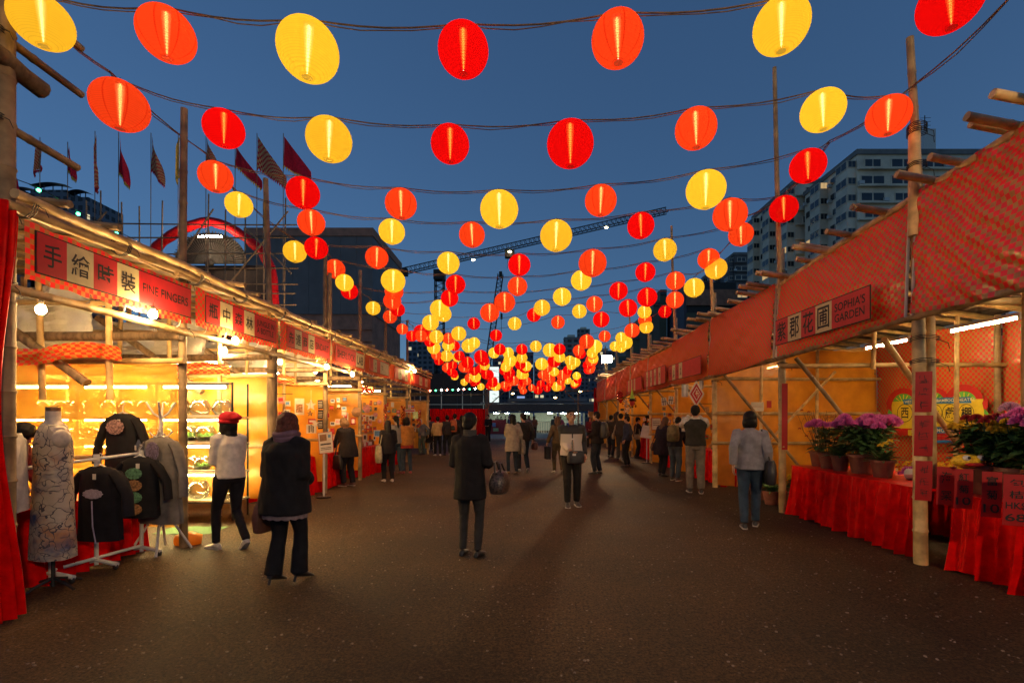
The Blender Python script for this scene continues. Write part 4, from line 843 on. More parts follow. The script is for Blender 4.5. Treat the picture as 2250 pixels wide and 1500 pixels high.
rosette(806, 898, 14.1, .14, 'large pink paper flower, biggest on the orange cloth'); rosette(833, 884, 14.1, .08, 'small pink paper flower, topmost')
rosette(825, 911, 14.1, .075, 'small pink paper flower below the largest one'); rosette(834, 925, 14.1, .065, 'lowest pink paper flower near the tote woman')
rosette(783, 905, 12.0, .13, 'olive brown paper fan flower beside the bamboo post', BRN)
def star(u, v, Y, r, label, m):
    p = P(u, v, Y); pts = [V(((r if k % 2 == 0 else r * .45) * math.cos(k * math.pi / 5 + 1.57), 0, (r if k % 2 == 0 else r * .45) * math.sin(k * math.pi / 5 + 1.57))) for k in range(10)]
    b = MB(); b.prism(pts[::-1], (0, -.03, 0)); b.tube([(0, -.01, r * .9), (0, -.01, r + .2)], .003, 4); o = b.build('star_ornament', m); o.location = p; tag(o, label, 'ornament', 'small goods on the stalls')
star(684, 890, 9.8, .11, 'white star ornament hanging on orange cloth', PAPER)
star(682, 908, 9.75, .06, 'small brown star ornament below the white star', BRN)
star(694, 930, 9.7, .07, 'pale star ornament beside the chalk boards', PAPER)
def stuff_heap(name, label, cat, c, ext, cols, nn, seed, r=.05):
    """a heap of small wares on a table: each ware a part"""
    t = thing(name, label, cat, c); rs = random.Random(seed)
    for k in range(nn):
        p = V((rs.uniform(-1, 1) * ext[0], rs.uniform(-1, 1) * ext[1], 0)); q = r * rs.uniform(.6, 1.3); b = MB(); kind = rs.random()
        if kind < .4: b.box(p + V((0, 0, q)), (q * 1.6, q * 1.2, q * 2), rs.random() * 3)
        elif kind < .75: b.lathe([(q * .5, 0), (q * .7, q * .3), (q * .6, q * 1.4), (q * .3, q * 1.7), (q * .35, q * 2)], 10, p)
        else: b.ball(p + V((0, 0, q * .8)), (q, q, q * .8), 8, 6)
        b.build('ware', rs.choice(cols), t, local=True)
    return t
WARES = [PAPER, RED, PINK, TAN, BRN, WHITE, GREENP, DRK]
stuff_heap('craft_wares', 'small craft wares spread on the table behind the scarf woman', 'craft goods', (-4.75, 10.0, .777), (.28, .9, 0), WARES, 22, 4)
stuff_heap('craft_wares', 'wrapped sweets and trinkets on the red table by the tote woman', 'craft goods', (-4.7, 13.4, .777), (.3, .8, 0), WARES, 22, 5, .06)
stuff_heap('craft_wares', 'trinkets on the far red table below the garlands', 'craft goods', (-4.75, 16.4, .777), (.3, .8, 0), WARES, 16, 6, .06)
# picture board by the craft table
p = P(716, 972, 9.4); t = thing('display_board', 'tilted white picture board with red edge on a stand by the craft table', 'display board', (p.x, p.y, 0))
X = V((.97, .1, .12)).normalized(); Z = V((-.12, .1, 1)).normalized(); Yv = Z.cross(X)
MB().box(p, (.28, .015, .42), ax=(X, Yv, Z)).build('board', RED, t); MB().box(p - Yv * .01, (.26, .006, .4), ax=(X, Yv, Z)).build('sheet', PAPER, t)
for dx, dz, w, h, mm in ((-.04, .1, .13, .13, BRN), (.08, .12, .05, .06, BLU), (0, -.03, .2, .03, DRK), (0, -.1, .2, .012, DRK), (0, -.13, .2, .012, DRK)): MB().box(p - Yv * .014 + X * dx + Z * dz, (w, .004, h), ax=(X, Yv, Z)).build('print', mm, t)
MB().tube([p + V((-.05, .03, -.2)), (p.x - .06, p.y + .05, .02)], .02, 8).build('stand', WHITE, t)
MB().lathe([(.14, 0), (.14, .02), (.03, .03)], 14, (p.x - .06, p.y + .05, 0)).build('foot', BLK, t)
GOLD = mat('gold_foil', (.6, .28, .06), .25, .8, .4, 30); FOIL = mat('red_foil', (.5, .03, .02), .25, .5, .4, 30)
def garland(p0, L, r, label, seed, k=60):
    t = thing('garland', label, 'garland', p0, 'shiny garlands'); rs = random.Random(seed); bs = (MB(), MB())
    for i in range(k):
        z = -L * i / k; a = rs.random() * 6.28; q = r * rs.uniform(.4, 1); b = bs[i % 2]
        b.ball((q * math.cos(a), q * math.sin(a), z), (.025 * rs.uniform(.6, 1.6), .02, .03 * rs.uniform(.6, 1.4)), 6, 4)
    tag(bs[0].build('red_beads', FOIL, t, local=True), kind='stuff'); tag(bs[1].build('gold_beads', GOLD, t, local=True), kind='stuff'); MB().tube([(0, 0, .06), (0, 0, -L)], .005, 4).build('cord', TIE, t, local=True)
garland(P(786, 848, 14.2), .32, .1, 'fat red and gold garland cluster, left of three under the far banner', 1); garland(P(801, 848, 14.6), .38, .1, 'fat red and gold garland cluster, middle of three', 2); garland(P(815, 850, 15.), .36, .1, 'fat red and gold garland cluster, right of three', 3)
garland(P(846, 888, 14.2), .95, .05, 'long thin red and gold garland on the bamboo post', 4); garland(P(886, 893, 16.6), .85, .07, 'long red garland hanging at the far left stall', 5); garland(P(920, 905, 18.5), .6, .08, 'short red garland at the end of the left row', 6)

# ---- flower stall on the right
skirt_table('long red-draped flower table beside the woman in the grey jacket', 4.42, 5.3, 5.35, 7.95, .78, 1, (False, True), .03, 2)
skirt_table('red-draped table with hanging name strips at the right edge', 4.5, 5.4, 3.2, 5.05, .78, 1, (False, True), .034, 5)
skirt_table('low red-draped bench at the back of the flower stall', 5.6, 6.4, 5.6, 8.4, .7, 1, (True, True), .02, 8)
POT = mat('brown_plastic_pot', (.16, .05, .03), .5, 0, .15, 10, .1); POTT = mat('terracotta_pot', (.32, .11, .06), .75)
LEAF = mat('leaf_green', (.07, .16, .04), .5, 0, .5, 25, .3, 0, .2); LEAFD = mat('dark_leaf', (.03, .07, .025), .5, 0, .5, 25, .3); TWIG = mat('twig', (.12, .07, .04), .8)
CHRY = {'pink': mat('pink_petals', (.85, .16, .45), .6, 0, .35, 40, .1), 'white': mat('blush_petals', (.8, .38, .5), .6, 0, .5, 40, .1), 'yellow': mat('yellow_petals', (.85, .5, .02), .6, 0, .3, 40, .1), 'red': mat('crimson_petals', (.35, .012, .02), .6, 0, .3, 40, .1)}
def bloom(b, c, r, rs, n=70):
    c = V(c)
    for k in range(n):
        a = k * 2.399; e = (k / n) ** .7; ph = e * 1.75
        d = V((math.cos(a) * math.sin(ph), math.sin(a) * math.sin(ph), math.cos(ph))); q = r * (.6 + .4 * e); x = d.cross(V((math.sin(a), -math.cos(a), .1))).normalized(); w = r * .14
        p0, p1, p2 = c + d * r * .1, c + d * q * .75, c + d * q + V((0, 0, r * .16 * (1 - e)))
        b.add([p0, p1 + x * w, p2, p1 - x * w], [(0, 1, 2), (0, 2, 3)])
def leafb(b, p, d, L, w, droop=.3):
    d = V(d).normalized(); s = d.cross(V((0, 0, 1))); s = s.normalized() if s.length > 1e-3 else V((1, 0, 0)); p = V(p); q = []
    for i in range(5): t = i / 4; q.append((p + d * (L * t) - V((0, 0, droop * L * t * t)), w * math.sin(math.pi * (.08 + .9 * t)) ** .8))
    vs = []
    for c, ww in q: vs += [c - s * ww, c + V((0, 0, -ww * .35)), c + s * ww]
    b.add(vs, [(3 * i + j, 3 * i + j + 1, 3 * i + j + 4, 3 * i + j + 3) for i in range(4) for j in range(2)])
def plant(label, loc, pr, ph, kind, hgt, seed, spread=.22, nb=9, cols=('pink',), pot=POT):
    t = thing('potted_plant', label, 'potted plant', loc, 'potted plants at the flower stall'); rs = random.Random(seed)
    MB().lathe([(pr * .72, 0), (pr * .98, ph * .86), (pr * 1.08, ph * .87), (pr * 1.08, ph), (pr * .98, ph), (pr * .94, ph * .8), (.01, ph * .8)], 20).build('pot', pot, t, local=True)
    st, lf = MB(), MB(); bl = {c: MB() for c in cols}
    if kind == 'chrys':
        for k in range(nb):
            a = rs.random() * 6.28; r = spread * math.sqrt(rs.random()); top = V((r * math.cos(a), r * math.sin(a), ph + hgt * rs.uniform(.78, 1.05)))
            st.tube([V((r * .2 * math.cos(a), r * .2 * math.sin(a), ph * .7)), top * .5 + V((0, 0, ph * .4)), top], .006, 4)
            c = cols[k % len(cols)]; big = c in ('pink', 'white'); tgt = MB() if big else bl[c]
            bloom(tgt, top, {'pink': .105, 'white': .11, 'yellow': .06, 'red': .055}[c] * rs.uniform(.85, 1.2), rs)
            if big: tgt.build('bloom', CHRY[c], t, local=True)
        for k in range(nb * 24):
            a = rs.random() * 6.28; r = spread * rs.uniform(.1, 1.05); z = ph + hgt * rs.uniform(.08, .86); leafb(lf, (r * .7 * math.cos(a), r * .7 * math.sin(a), z), (math.cos(a + rs.uniform(-1, 1)), math.sin(a + rs.uniform(-1, 1)), rs.uniform(-.2, .6)), rs.uniform(.08, .16), rs.uniform(.02, .045))
    elif kind == 'spiky':
        for k in range(46): a = k * 2.399; e = k / 46; leafb(lf, (0, 0, ph * .9), (math.cos(a), math.sin(a), 1.7 - 1.5 * e), hgt * rs.uniform(.8, 1.15), .022, .35)
        for k in range(nb): bloom(bl[cols[0]], (rs.uniform(-.06, .06), rs.uniform(-.06, .06), ph + hgt * rs.uniform(.6, .9)), .045, rs, 24)
    elif kind == 'twig':
        for k in range(16):
            a = rs.random() * 6.28; p = V((0, 0, ph * .7)); d = V((math.cos(a) * .35, math.sin(a) * .35, 1)); pts = [p]
            for q in range(5): d = (d + V((rs.uniform(-.3, .3), rs.uniform(-.3, .3), .15))).normalized(); p = p + d * hgt / 5; pts.append(p)
            st.tube(pts, [.007, .006, .005, .004, .003, .002], 4)
            for q in range(2, 5): st.tube([pts[q], pts[q] + V((rs.uniform(-.09, .09), rs.uniform(-.09, .09), .1))], .002, 3)
        for k in range(nb): bloom(bl[cols[0]], (rs.uniform(-.2, .2), rs.uniform(-.2, .2), ph + hgt * rs.uniform(.3, .9)), .03, rs, 16)
    if st.v: tag(st.build('stems', TWIG if kind == 'twig' else LEAFD, t, local=True), kind='stuff')
    if lf.v: tag(lf.build('leaves', LEAF, t, local=True), kind='stuff')
    for c, bb in bl.items():
        if bb.v: tag(bb.build('blooms', CHRY[c], t, local=True), kind='stuff')
    return t
plant('bare-twig potted plant by the ribboned bamboo post', (4.75, 7.75, .8), .13, .24, 'twig', .75, 1, .2, 8, ('red',))
plant('leafy pot of pink flowers, leftmost on the long flower table', (4.68, 7.4, .8), .13, .24, 'chrys', .45, 2, .24, 7, ('pink',))
plant('pot of green leaves between the pink chrysanthemums', (4.66, 7.08, .8), .12, .23, 'spiky', .32, 3, .2, 2, ('red',))
plant('bushy pot of large magenta chrysanthemums on the long flower table', (4.75, 6.75, .8), .17, .27, 'chrys', .46, 4, .36, 20, ('pink',))
plant('spiky green bromeliad with yellow heart on the long flower table', (4.72, 6.32, .8), .14, .23, 'spiky', .3, 5, .2, 5, ('yellow',))
plant('second pot of magenta chrysanthemums set behind the first', (5.05, 7.0, .8), .16, .26, 'chrys', .5, 6, .34, 15, ('pink',))
plant('large pot of dark crimson flowers beside the double bamboo post', (4.78, 4.98, .8), .17, .3, 'chrys', .48, 7, .28, 20, ('red', 'yellow'))
plant('large pot of yellow chrysanthemums behind the second name strip', (4.85, 4.72, .8), .18, .3, 'chrys', .44, 8, .3, 24, ('yellow',))
plant('large pot of blush and magenta chrysanthemums at the right edge', (4.86, 4.42, .8), .19, .3, 'chrys', .55, 9, .34, 18, ('pink', 'white'))
plant('pot of blush chrysanthemums half cut by the right picture edge', (4.8, 4.02, .8), .19, .3, 'chrys', .58, 10, .34, 16, ('white', 'pink'))
plant('terracotta pot of yellow flowers on the ground by the grey-jacket woman', (4.55, 9.3, 0), .16, .26, 'chrys', .35, 11, .26, 12, ('yellow',), POTT)
plant('terracotta pot of pink blossom twigs on the ground past the flower table', (4.75, 9.8, 0), .17, .28, 'twig', .95, 12, .3, 30, ('pink',), POTT)
plant('empty-looking terracotta pot with short green leaves on the ground', (4.5, 8.75, 0), .15, .25, 'spiky', .28, 13, .2, 1, ('yellow',), POTT)
plant('pot of low yellow flowers beside the bamboo post at the ground', (4.85, 8.5, 0), .15, .25, 'chrys', .3, 14, .2, 8, ('yellow',), POTT)
t = thing('cut_flowers', 'heap of cut yellow chrysanthemums lying at the back of the flower stall', 'cut flowers', (5.95, 6.6, .72)); rs = random.Random(8); bl, lf = MB(), MB()
for k in range(130): bloom(bl, (rs.uniform(-.35, .35), rs.uniform(-.95, .95), rs.uniform(.04, .2)), .045, rs, 18); leafb(lf, (rs.uniform(-.35, .35), rs.uniform(-.95, .95), .05), (rs.uniform(-1, 1), rs.uniform(-1, 1), .5), .1, .02)
tag(bl.build('blooms', CHRY['yellow'], t, local=True), kind='stuff'); tag(lf.build('leaves', LEAF, t, local=True), kind='stuff')
t = thing('cut_flowers', 'white-paper wrapped bunch of pink flowers on the red tabletop', 'cut flowers', (5.0, 6.0, .8), rz=.5); bl = MB()
for k in range(10): bloom(bl, (rs.uniform(-.08, .08), .16 + rs.uniform(-.05, .05), .08 + rs.uniform(-.03, .05)), .06, rs, 26)
tag(bl.build('blooms', CHRY['pink'], t, local=True), kind='stuff')
MB().rings([ell((0, 0, 0), .03, .03, 12)] * 1 + [[V((r * math.cos(a), y, .07 + r * .6 * math.sin(a))) for a in np.linspace(0, 6.28, 13)[:-1]] for y, r in ((-.18, .03), (0, .07), (.16, .13))], False).build('wrapping', PAPER, t, local=True)
# toy mask
t = thing('toy_mask', 'small yellow and white festival animal mask on the pot rim by the post', 'mask', P(2125, 1012, 4.9))
b = MB(); b.ball((0, 0, 0), (.15, .1, .07), 14, 8); b.build('head', CHRY['yellow'], t, local=True)
for s in (-1, 1): MB().ball((s * .07, -.07, .035), (.035, .03, .03), 8, 6).build('eye', WHITE, t, local=True); MB().ball((s * .07, -.1, .038), .014, 8, 6).build('pupil', INK, t, local=True)
MB().ball((0, -.09, -.03), (.11, .04, .02), 10, 6).build('mouth', RED, t, local=True)
RPAP = mat('red_paper', (.42, .008, .008), .6, 0, .1, 6, .1)
def strip(label, c, w, h, right, txt, curl=.04, par=None):
    c = V(c); X = V(right).normalized(); N = X.cross(V((0, 0, 1)))
    t = thing('name_strip', label, 'paper strip', c, 'red paper strips with brushed writing')
    MB().grid(lambda s, q: X * ((s - .5) * w) + V((0, 0, (q - .5) * h)) + N * (curl * (1 - q) ** 2), 4, 8).build('paper', RPAP, t, local=True)
    k = len(txt)
    for i, ch in enumerate(txt):
        z = h * (.5 - (i + .5) / k) * .9; q = (z / h + .5)
        if ch[0] == '~': strokes(int(ch[1:]), t, c + V((0, 0, z)) + N * (curl * (1 - q) ** 2 + .004), X, (0, 0, 1), w * .6, h / k * .7, INK)
        else: text(ch, t, c + V((0, 0, z)) + N * (curl * (1 - q) ** 2 + .004), X, (0, 0, 1), w * (.55 if len(ch) == 1 else .8), h / k * .6, INK, 'brushed_character')
    return t
# N points away from the wall side; the strips face the lane
D = V((-.25, -1, 0)).normalized()
def strip_px(label, u, v0, v1, Y, wpx, txt, tilt=0): 
    p0, p1 = P(u, v0, Y), P(u, v1, Y); strip(label, (p0 + p1) / 2, wpx * Y / F, (p0 - p1).length, V((.9, -.42, 0)), txt, -.03)
strip_px('red name strip on a pot rim, nearest the double bamboo post', 2080, 1025, 1110, 4.99, 34, ['海', '棠'])
strip_px('red name strip on a pot rim, second from the double post', 2118, 1030, 1118, 4.79, 32, ['紅', '菊', '10'])
strip_px('red name strip on a pot rim, third from the double post', 2180, 1036, 1137, 4.5, 34, ['富', '菊', '10'])
strip_px('widest red name strip, priced, cut by the right picture edge', 2234, 1042, 1156, 4.27, 44, ['包', '桔', 'HK$', '68'])
for k, (v0, v1, tx, w) in enumerate(((816, 905, ['~31', '~32', '~33'], 30), (912, 1002, ['~34', '~35', '~36'], 33), (1012, 1100, ['~37', '~38', '~39'], 30))):
    strip_px('red writing strip wrapped on the double bamboo post, %s one' % ('top', 'middle', 'bottom')[k], 2030, v0, v1, 5.11, w, tx)
strip('narrow red ribbon strip on the bamboo post left of the flower table', (4.3, 7.93, 1.6), .09, 1.1, V((1, -.2, 0)), [], -.01)
t = thing('trolley_wheel', 'pale trolley wheel poking out under the red cloth at lower right', 'wheel', P(2222, 1272, 4.62))
MB().lathe([(.04, -.02), (.075, -.02), (.08, -.01), (.08, .01), (.075, .02), (.04, .02)], 20, T=lambda p: V((p.z, p.x, p.y))).build('tyre', PAPER, t, local=True)
MB().lathe([(.012, -.024), (.036, -.022), (.036, .022), (.012, .024)], 14, T=lambda p: V((p.z, p.x, p.y))).build('hub', BLK, t, local=True)
# festival emblem on the checked backdrop (back wall, facing the lane)
t = thing('festival_emblem', 'yellow festival emblem with green fans on the checked backdrop', 'emblem', (XRK - .1, 9.4, 1.6))
YEL = mat('emblem_yellow', (.75, .55, .03), .6, 0, .06); EGR = mat('emblem_green', (.1, .42, .05), .6, 0, .06); ERED = mat('emblem_red', (.5, .012, .012), .6, 0, .06); EBL = mat('emblem_blue', (.02, .16, .42), .6, 0, .06); ECR = mat('emblem_pale', (.75, .7, .45), .6)
def EP(u, v, o=0.):
    X = XRK - .1 - o; Y = X * F / (u - CX); return V((X, Y, H + (CY - v) / F * Y))
def epoly(pts, m, o, name, par=t): return MB().prism([EP(u, v, o) for u, v in pts], (.004, 0, 0)).build(name, m, par, smooth=False)
def fan_pts(u, v, r, a0, a1, n=14, sq=1.): return [(u, v)] + [(u + r * math.cos(R(a)) * sq, v - r * math.sin(R(a))) for a in np.linspace(a0, a1, n)]
for u, v, r in ((1985, 888, 36), (2052, 884, 34), (2118, 888, 44)):
    epoly(fan_pts(u, v, r, 5, 175), ERED, .0, 'red_fan'); g_ = epoly(fan_pts(u, v, r * .66, 15, 165), EGR, .008, 'green_fan')
    for a in (40, 65, 90, 115, 140): epoly([(u, v), (u + r * .6 * math.cos(R(a)) + 1, v - r * .6 * math.sin(R(a))), (u + r * .6 * math.cos(R(a)) - 1, v - r * .6 * math.sin(R(a)))], YEL, .014, 'fan_rib', g_)
epoly([(1958, 882), (2160, 876), (2164, 940), (2120, 946), (1965, 944)], YEL, .012, 'plaque')
for s, u0 in ((-1, 1955), (1, 2166)):
    epoly([(u0, 868), (u0 + 6, 880), (u0 + 2, 900), (u0 + 8, 920), (u0, 948), (u0 - 7, 930), (u0 - 3, 905), (u0 - 8, 885)], ERED, .016, 'dragon'); epoly([(u0 - 3, 898), (u0 + 5, 906), (u0 + 4, 915), (u0 - 4, 908)], EGR, .02, 'dragon_band'); epoly([(u0 - 3, 918), (u0 + 5, 926), (u0 + 4, 935), (u0 - 4, 928)], EBL, .02, 'dragon_band')
bl_ = epoly([(1984, 877), (2132, 871), (2134, 885), (1986, 888)], EBL, .02, 'title_band')
text('WEST KOWLOON BAMBOO THEATRE', bl_, EP(2058, 880, .028), (0, -1, 0), (0, 0, 1), 1.55, .055, ECR)
for k, u in enumerate((1988, 2020, 2053, 2087, 2123)):
    c_ = epoly([(u + 17 * math.cos(a), 907 - 20 * math.sin(a)) for a in np.linspace(0, 6.28, 21)[:-1]], INK, .018, 'ring'); epoly([(u + 15.8 * math.cos(a), 907 - 18.6 * math.sin(a)) for a in np.linspace(0, 6.28, 21)[:-1]], YEL, .022, 'disc', c_)
    text('西九大戲棚'[k], c_, EP(u, 907, .03), (0, -1, 0), (0, 0, 1), .2, .22, INK)
epoly([(1962, 941), (2150, 940), (2140, 956), (1975, 956)], ERED, .016, 'lower_band')
b2 = epoly([(2040, 938), (2098, 937), (2098, 951), (2040, 952)], EBL, .024, 'memory_band'); text('MEMORIES', b2, EP(2070, 945, .03), (0, -1, 0), (0, 0, 1), .5, .07, ECR)
b2 = epoly([(1995, 944), (2030, 944), (2030, 956), (1995, 956)], YEL, .024, 'year_band'); text('20', b2, EP(2008, 950, .03), (0, -1, 0), (0, 0, 1), .14, .07, ERED)
epoly([(2010, 958), (2095, 958), (2095, 966), (2010, 966)], ERED, .016, 'footer'); epoly([(2014, 967), (2094, 967), (2094, 973), (2014, 973)], EBL, .016, 'footer')

# ---- other wares along the right row
for a in [(1664, 893, 10.65, .28, .2, PAPER, [(0, 0, .8, .05, TAN)], 'white sheet pinned on orange cloth beyond the grey-jacket woman'), (1690, 888, 10.6, .1, .16, RED, [(0, 0, .7, .7, RPAP)], 'red envelope pinned on orange cloth beside the white sheet'),
          (1594, 928, 12.0, .34, .42, PAPER, [(0, .3, .8, .04, TAN), (0, -.1, .8, .04, TAN)], 'large white sheet pinned low between vest man and grey-jacket woman'), (1583, 880, 11.6, .12, .18, RED, [(0, 0, .7, .7, RPAP)], 'tilted red envelope on orange cloth above the large sheet', .2),
          (1442, 931, 16.2, .32, .42, RED, [(0, 0, .9, .92, PAPER), (0, .2, .7, .05, DRK), (0, .05, .7, .05, DRK), (0, -.1, .7, .05, DRK)], 'framed white notice on the bamboo left of the backpacker'),
          (1510, 931, 10.75, .25, .34, PAPER, [(.1, .15, .3, .2, DRK)], 'white plastic bag with dark print left of the vest man'), (1459, 882, 13.4, .14, .22, PAPER, [(-.2, 0, .12, .9, DRK), (.2, 0, .12, .9, DRK), (0, 0, .9, .1, DRK)], 'chequered hanging bag, left of a pair above the backpacker', .1),
          (1474, 879, 13.4, .14, .22, PAPER, [(-.2, 0, .12, .9, DRK), (.2, 0, .12, .9, DRK), (0, 0, .9, .1, DRK)], 'chequered hanging bag, right of a pair above the backpacker', -.1),
          (1505, 858, 11.4, .16, .3, SILV, [(0, 0, .3, .9, WHITE)], 'shiny cellophane bundle hanging left of the red diamond'), (1541, 845, 11.2, .1, .2, SILV, [(0, 0, .3, .9, WHITE)], 'shiny cellophane bundle hanging right of the red diamond'),
          (1470, 925, 13.5, .07, .1, mat('orange_card', (.7, .2, .02), .6), [(0, 0, .6, .6, PAPER)], 'small orange card beside the framed notice')]: card(*a)
p = P(1530, 865, 11.0); t = thing('paper_diamond', 'red and white paper diamond hanging above the vest man', 'paper decoration', p)
for r, mm, y in ((.23, PAPER, 0), (.18, RPAP, -.008), (.12, PAPER, -.016), (.1, RPAP, -.02)): MB().prism([(0, y, -r * 1.35), (r * .8, y, 0), (0, y, r * 1.35), (-r * .8, y, 0)], (0, .005, 0)).build('layer', mm, t, local=True)
strokes(51, t, p + V((0, -.028, 0)), (1, 0, 0), (0, 0, 1), .12, .17, ECR, 'paper_cut')
p = G(1421, 1017); t = thing('notice_stand', 'slanted white notice stand on a thin pole', 'notice stand', p)
MB().tube([(0, 0, .02), (0, 0, 1.0)], .016, 8).build('pole', WHITE, t, local=True); MB().lathe([(.16, 0), (.16, .02), (.02, .03)], 16).build('foot', BLK, t, local=True)
Z = V((.3, .45, .85)).normalized(); X = V((.9, -.3, -.1)).normalized(); Yv = Z.cross(X).normalized(); X = Yv.cross(Z)
MB().box((0, 0, 1.08), (.36, .02, .48), ax=(X, Yv, Z)).build('board', WHITE, t, local=True); MB().box(V((0, 0, 1.08)) - Yv * .013, (.3, .006, .42), ax=(X, Yv, Z)).build('sheet', PAPER, t, local=True)
for k, (u, v, Yy, c, lb) in enumerate(((1362, 872, 18.0, FOIL, 'red bead ornament with white trim, leftmost of the hanging festive ornaments'), (1376, 888, 17.6, mat('mixed_beads', (.5, .35, .3), .4, .2, .9, 30), 'mixed pale bead ornament in the middle of the festive ornaments'), (1390, 875, 17.2, GOLD, 'gold bead ornament right of the mixed one'))):
    t = thing('bead_ornament', lb, 'ornament', P(u, v, Yy), 'festive ornaments on the right row'); rs = random.Random(k); b = MB()
    for q in range(40): a = rs.random() * 6.28; b.ball((.12 * rs.random() * math.cos(a), .12 * rs.random() * math.sin(a), rs.uniform(-.32, .22)), rs.uniform(.02, .045), 6, 5)
    tag(b.build('beads', c, t, local=True), kind='stuff'); MB().tube([(0, 0, .2), (0, 0, .7)], .004, 4).build('cord', TIE, t, local=True)
t = thing('hanging_pot', 'red hanging pot with a lime green paper cone above the notice stand', 'ornament', P(1389, 885, 16.6), 'festive ornaments on the right row')
MB().lathe([(.06, -.1), (.1, .06), (.09, .06), (.02, -.05)], 14).build('pot', RED, t, local=True); MB().lathe([(.08, .15), (.05, .3), (.005, .55)], 10).build('cone', mat('lime_foil', (.35, .6, .05), .3), t, local=True); MB().lathe([(.09, .06), (.11, .1), (.08, .15)], 12).build('collar', BLK, t, local=True)
skirt_table('red-draped table between the vest man and the backpacker', 4.55, 5.3, 10.9, 13.0, .75, 1, (True, True), .022, 21)
skirt_table('red-draped table behind the notice stand', 4.6, 5.3, 14.2, 16.0, .75, 1, (True, True), .022, 22)
skirt_table('red-draped table under the festive ornaments', 4.6, 5.3, 17, 19, .75, 1, (True, True), .022, 23)
stuff_heap('craft_wares', 'small wares on the red table beside the vest man', 'craft goods', (4.9, 12, .767), (.25, .9, 0), WARES, 16, 31)
stuff_heap('craft_wares', 'small wares on the red table behind the notice stand', 'craft goods', (4.95, 15.1, .767), (.25, .8, 0), WARES, 16, 32)
stuff_heap('craft_wares', 'small wares on the red table under the festive ornaments', 'craft goods', (4.95, 18, .767), (.25, .8, 0), WARES, 16, 33)

# ---- walls of small goods: each card or pack a part of its display
def goods_wall(label, x0, x1, Y, z0, z1, nx, nz, seed, face=-1):
    t = thing('goods_display', label, 'display', ((x0 + x1) / 2, Y, z0), 'displays of small goods on the stall walls'); rs = random.Random(seed)
    MB().tube([(x0, Y, z1 + .06), (x1, Y, z1 + .06)], .008, 5).build('hanging_rod', BLK, t)
    for i in range(nx):
        for k in range(nz):
            if rs.random() < .25: continue
            x = x0 + (x1 - x0) * (i + .5 + rs.uniform(-.2, .2)) / nx; z = z0 + (z1 - z0) * (k + .5 + rs.uniform(-.2, .2)) / nz; w = (x1 - x0) / nx * rs.uniform(.4, .8); h = (z1 - z0) / nz * rs.uniform(.45, .85)
            a = rs.uniform(-.12, .12); X = V((math.cos(a), 0, math.sin(a))); Z = V((-math.sin(a), 0, math.cos(a)))
            cmat = rs.choice([PAPER, PAPER, RED, PINK, TAN, WHITE, BRN, GOLD, GREENP]); o = MB().box((x, Y - .02, z), (abs(w), .02, h), ax=(X, V((0, 1, 0)), Z)).build('pack', cmat, t, smooth=False)
            MB().box((x, Y - .032, z + h * .08), (abs(w) * .7, .004, h * .5), ax=(X, V((0, 1, 0)), Z)).build('print', rs.choice([RED, TAN, DRK, PINK, BLU, PAPER]), o, smooth=False)
    return t
goods_wall('rows of small packs on orange cloth left of the chalk boards', -5.9, -4.75, 9.75, 1.15, 2.0, 7, 4, 1)
goods_wall('rows of cards on orange cloth around the stooping old person', -5.6, -4.4, 11.85, 1.0, 2.1, 8, 6, 2)
goods_wall('rows of packs on orange cloth around the pink paper flowers', -5.6, -4.35, 14.12, .9, 2.1, 8, 6, 3)
goods_wall('rows of red and gold packs at the garland stall', -5.8, -4.35, 16.7, .9, 2.1, 8, 6, 4)
goods_wall('rows of packs on the last left stall wall', -6, -4.4, 20.2, .9, 2.1, 7, 5, 5)
goods_wall('rows of cards on orange cloth left of the vest man', 4.6, 6.0, 13.3, .95, 1.9, 8, 4, 6)
goods_wall('rows of cards on orange cloth above the notice stand', 4.6, 6.0, 16.1, .9, 2.0, 8, 5, 7)
goods_wall('rows of trinkets on orange cloth under the festive ornaments', 4.6, 6.2, 18.9, .9, 2.1, 8, 5, 8)
goods_wall('rows of trinkets on the orange wall near the floodlight', 4.6, 6.2, 21.9, .9, 2.1, 7, 5, 9)
# ------------------------------------------------------------------ far end of the lane
DARKW = mat('dark_hoarding', (.045, .03, .025), .8); CONCD = mat('dull_concrete', (.2, .19, .18), .8, 0, .2, .4, .2); GREYP = mat('grey_plaster', (.78, .66, .5), .8, 0, .2, .25, .1)
PANE = mat('dark_glass', (.02, .025, .03), .15, .0, .3, .5, 0); BLUEP = mat('blue_steel', (.03, .1, .3), .5)
curtain('wide red curtain barrier across the far end of the lane', lambda s, t: V((-8.4 + 5.1 * s, 42 + .07 * math.sin(s * 130) + .04 * math.sin(s * 61), .01 + 2.27 * t)), 220, 3, (-5.8, 42, 0))
curtain('tall narrow red curtain at the end of the right row', lambda s, t: V((4.05 + .5 * s, 28.4 + .05 * math.sin(s * 30), .01 + 3.3 * t)), 40, 3, (4.3, 28.4, 0))
tag(MB().box((4.0, 28.6, .95), (.5, .06, 1.9)).build('board', mat('ochre_board', (.45, .26, .06), .7)), 'tall ochre board standing beside the far red curtain', 'board')
t = thing('gate_frame', 'bamboo gate frame spanning the far end of the lane', 'bamboo frame', (-2.3, 30, 0))
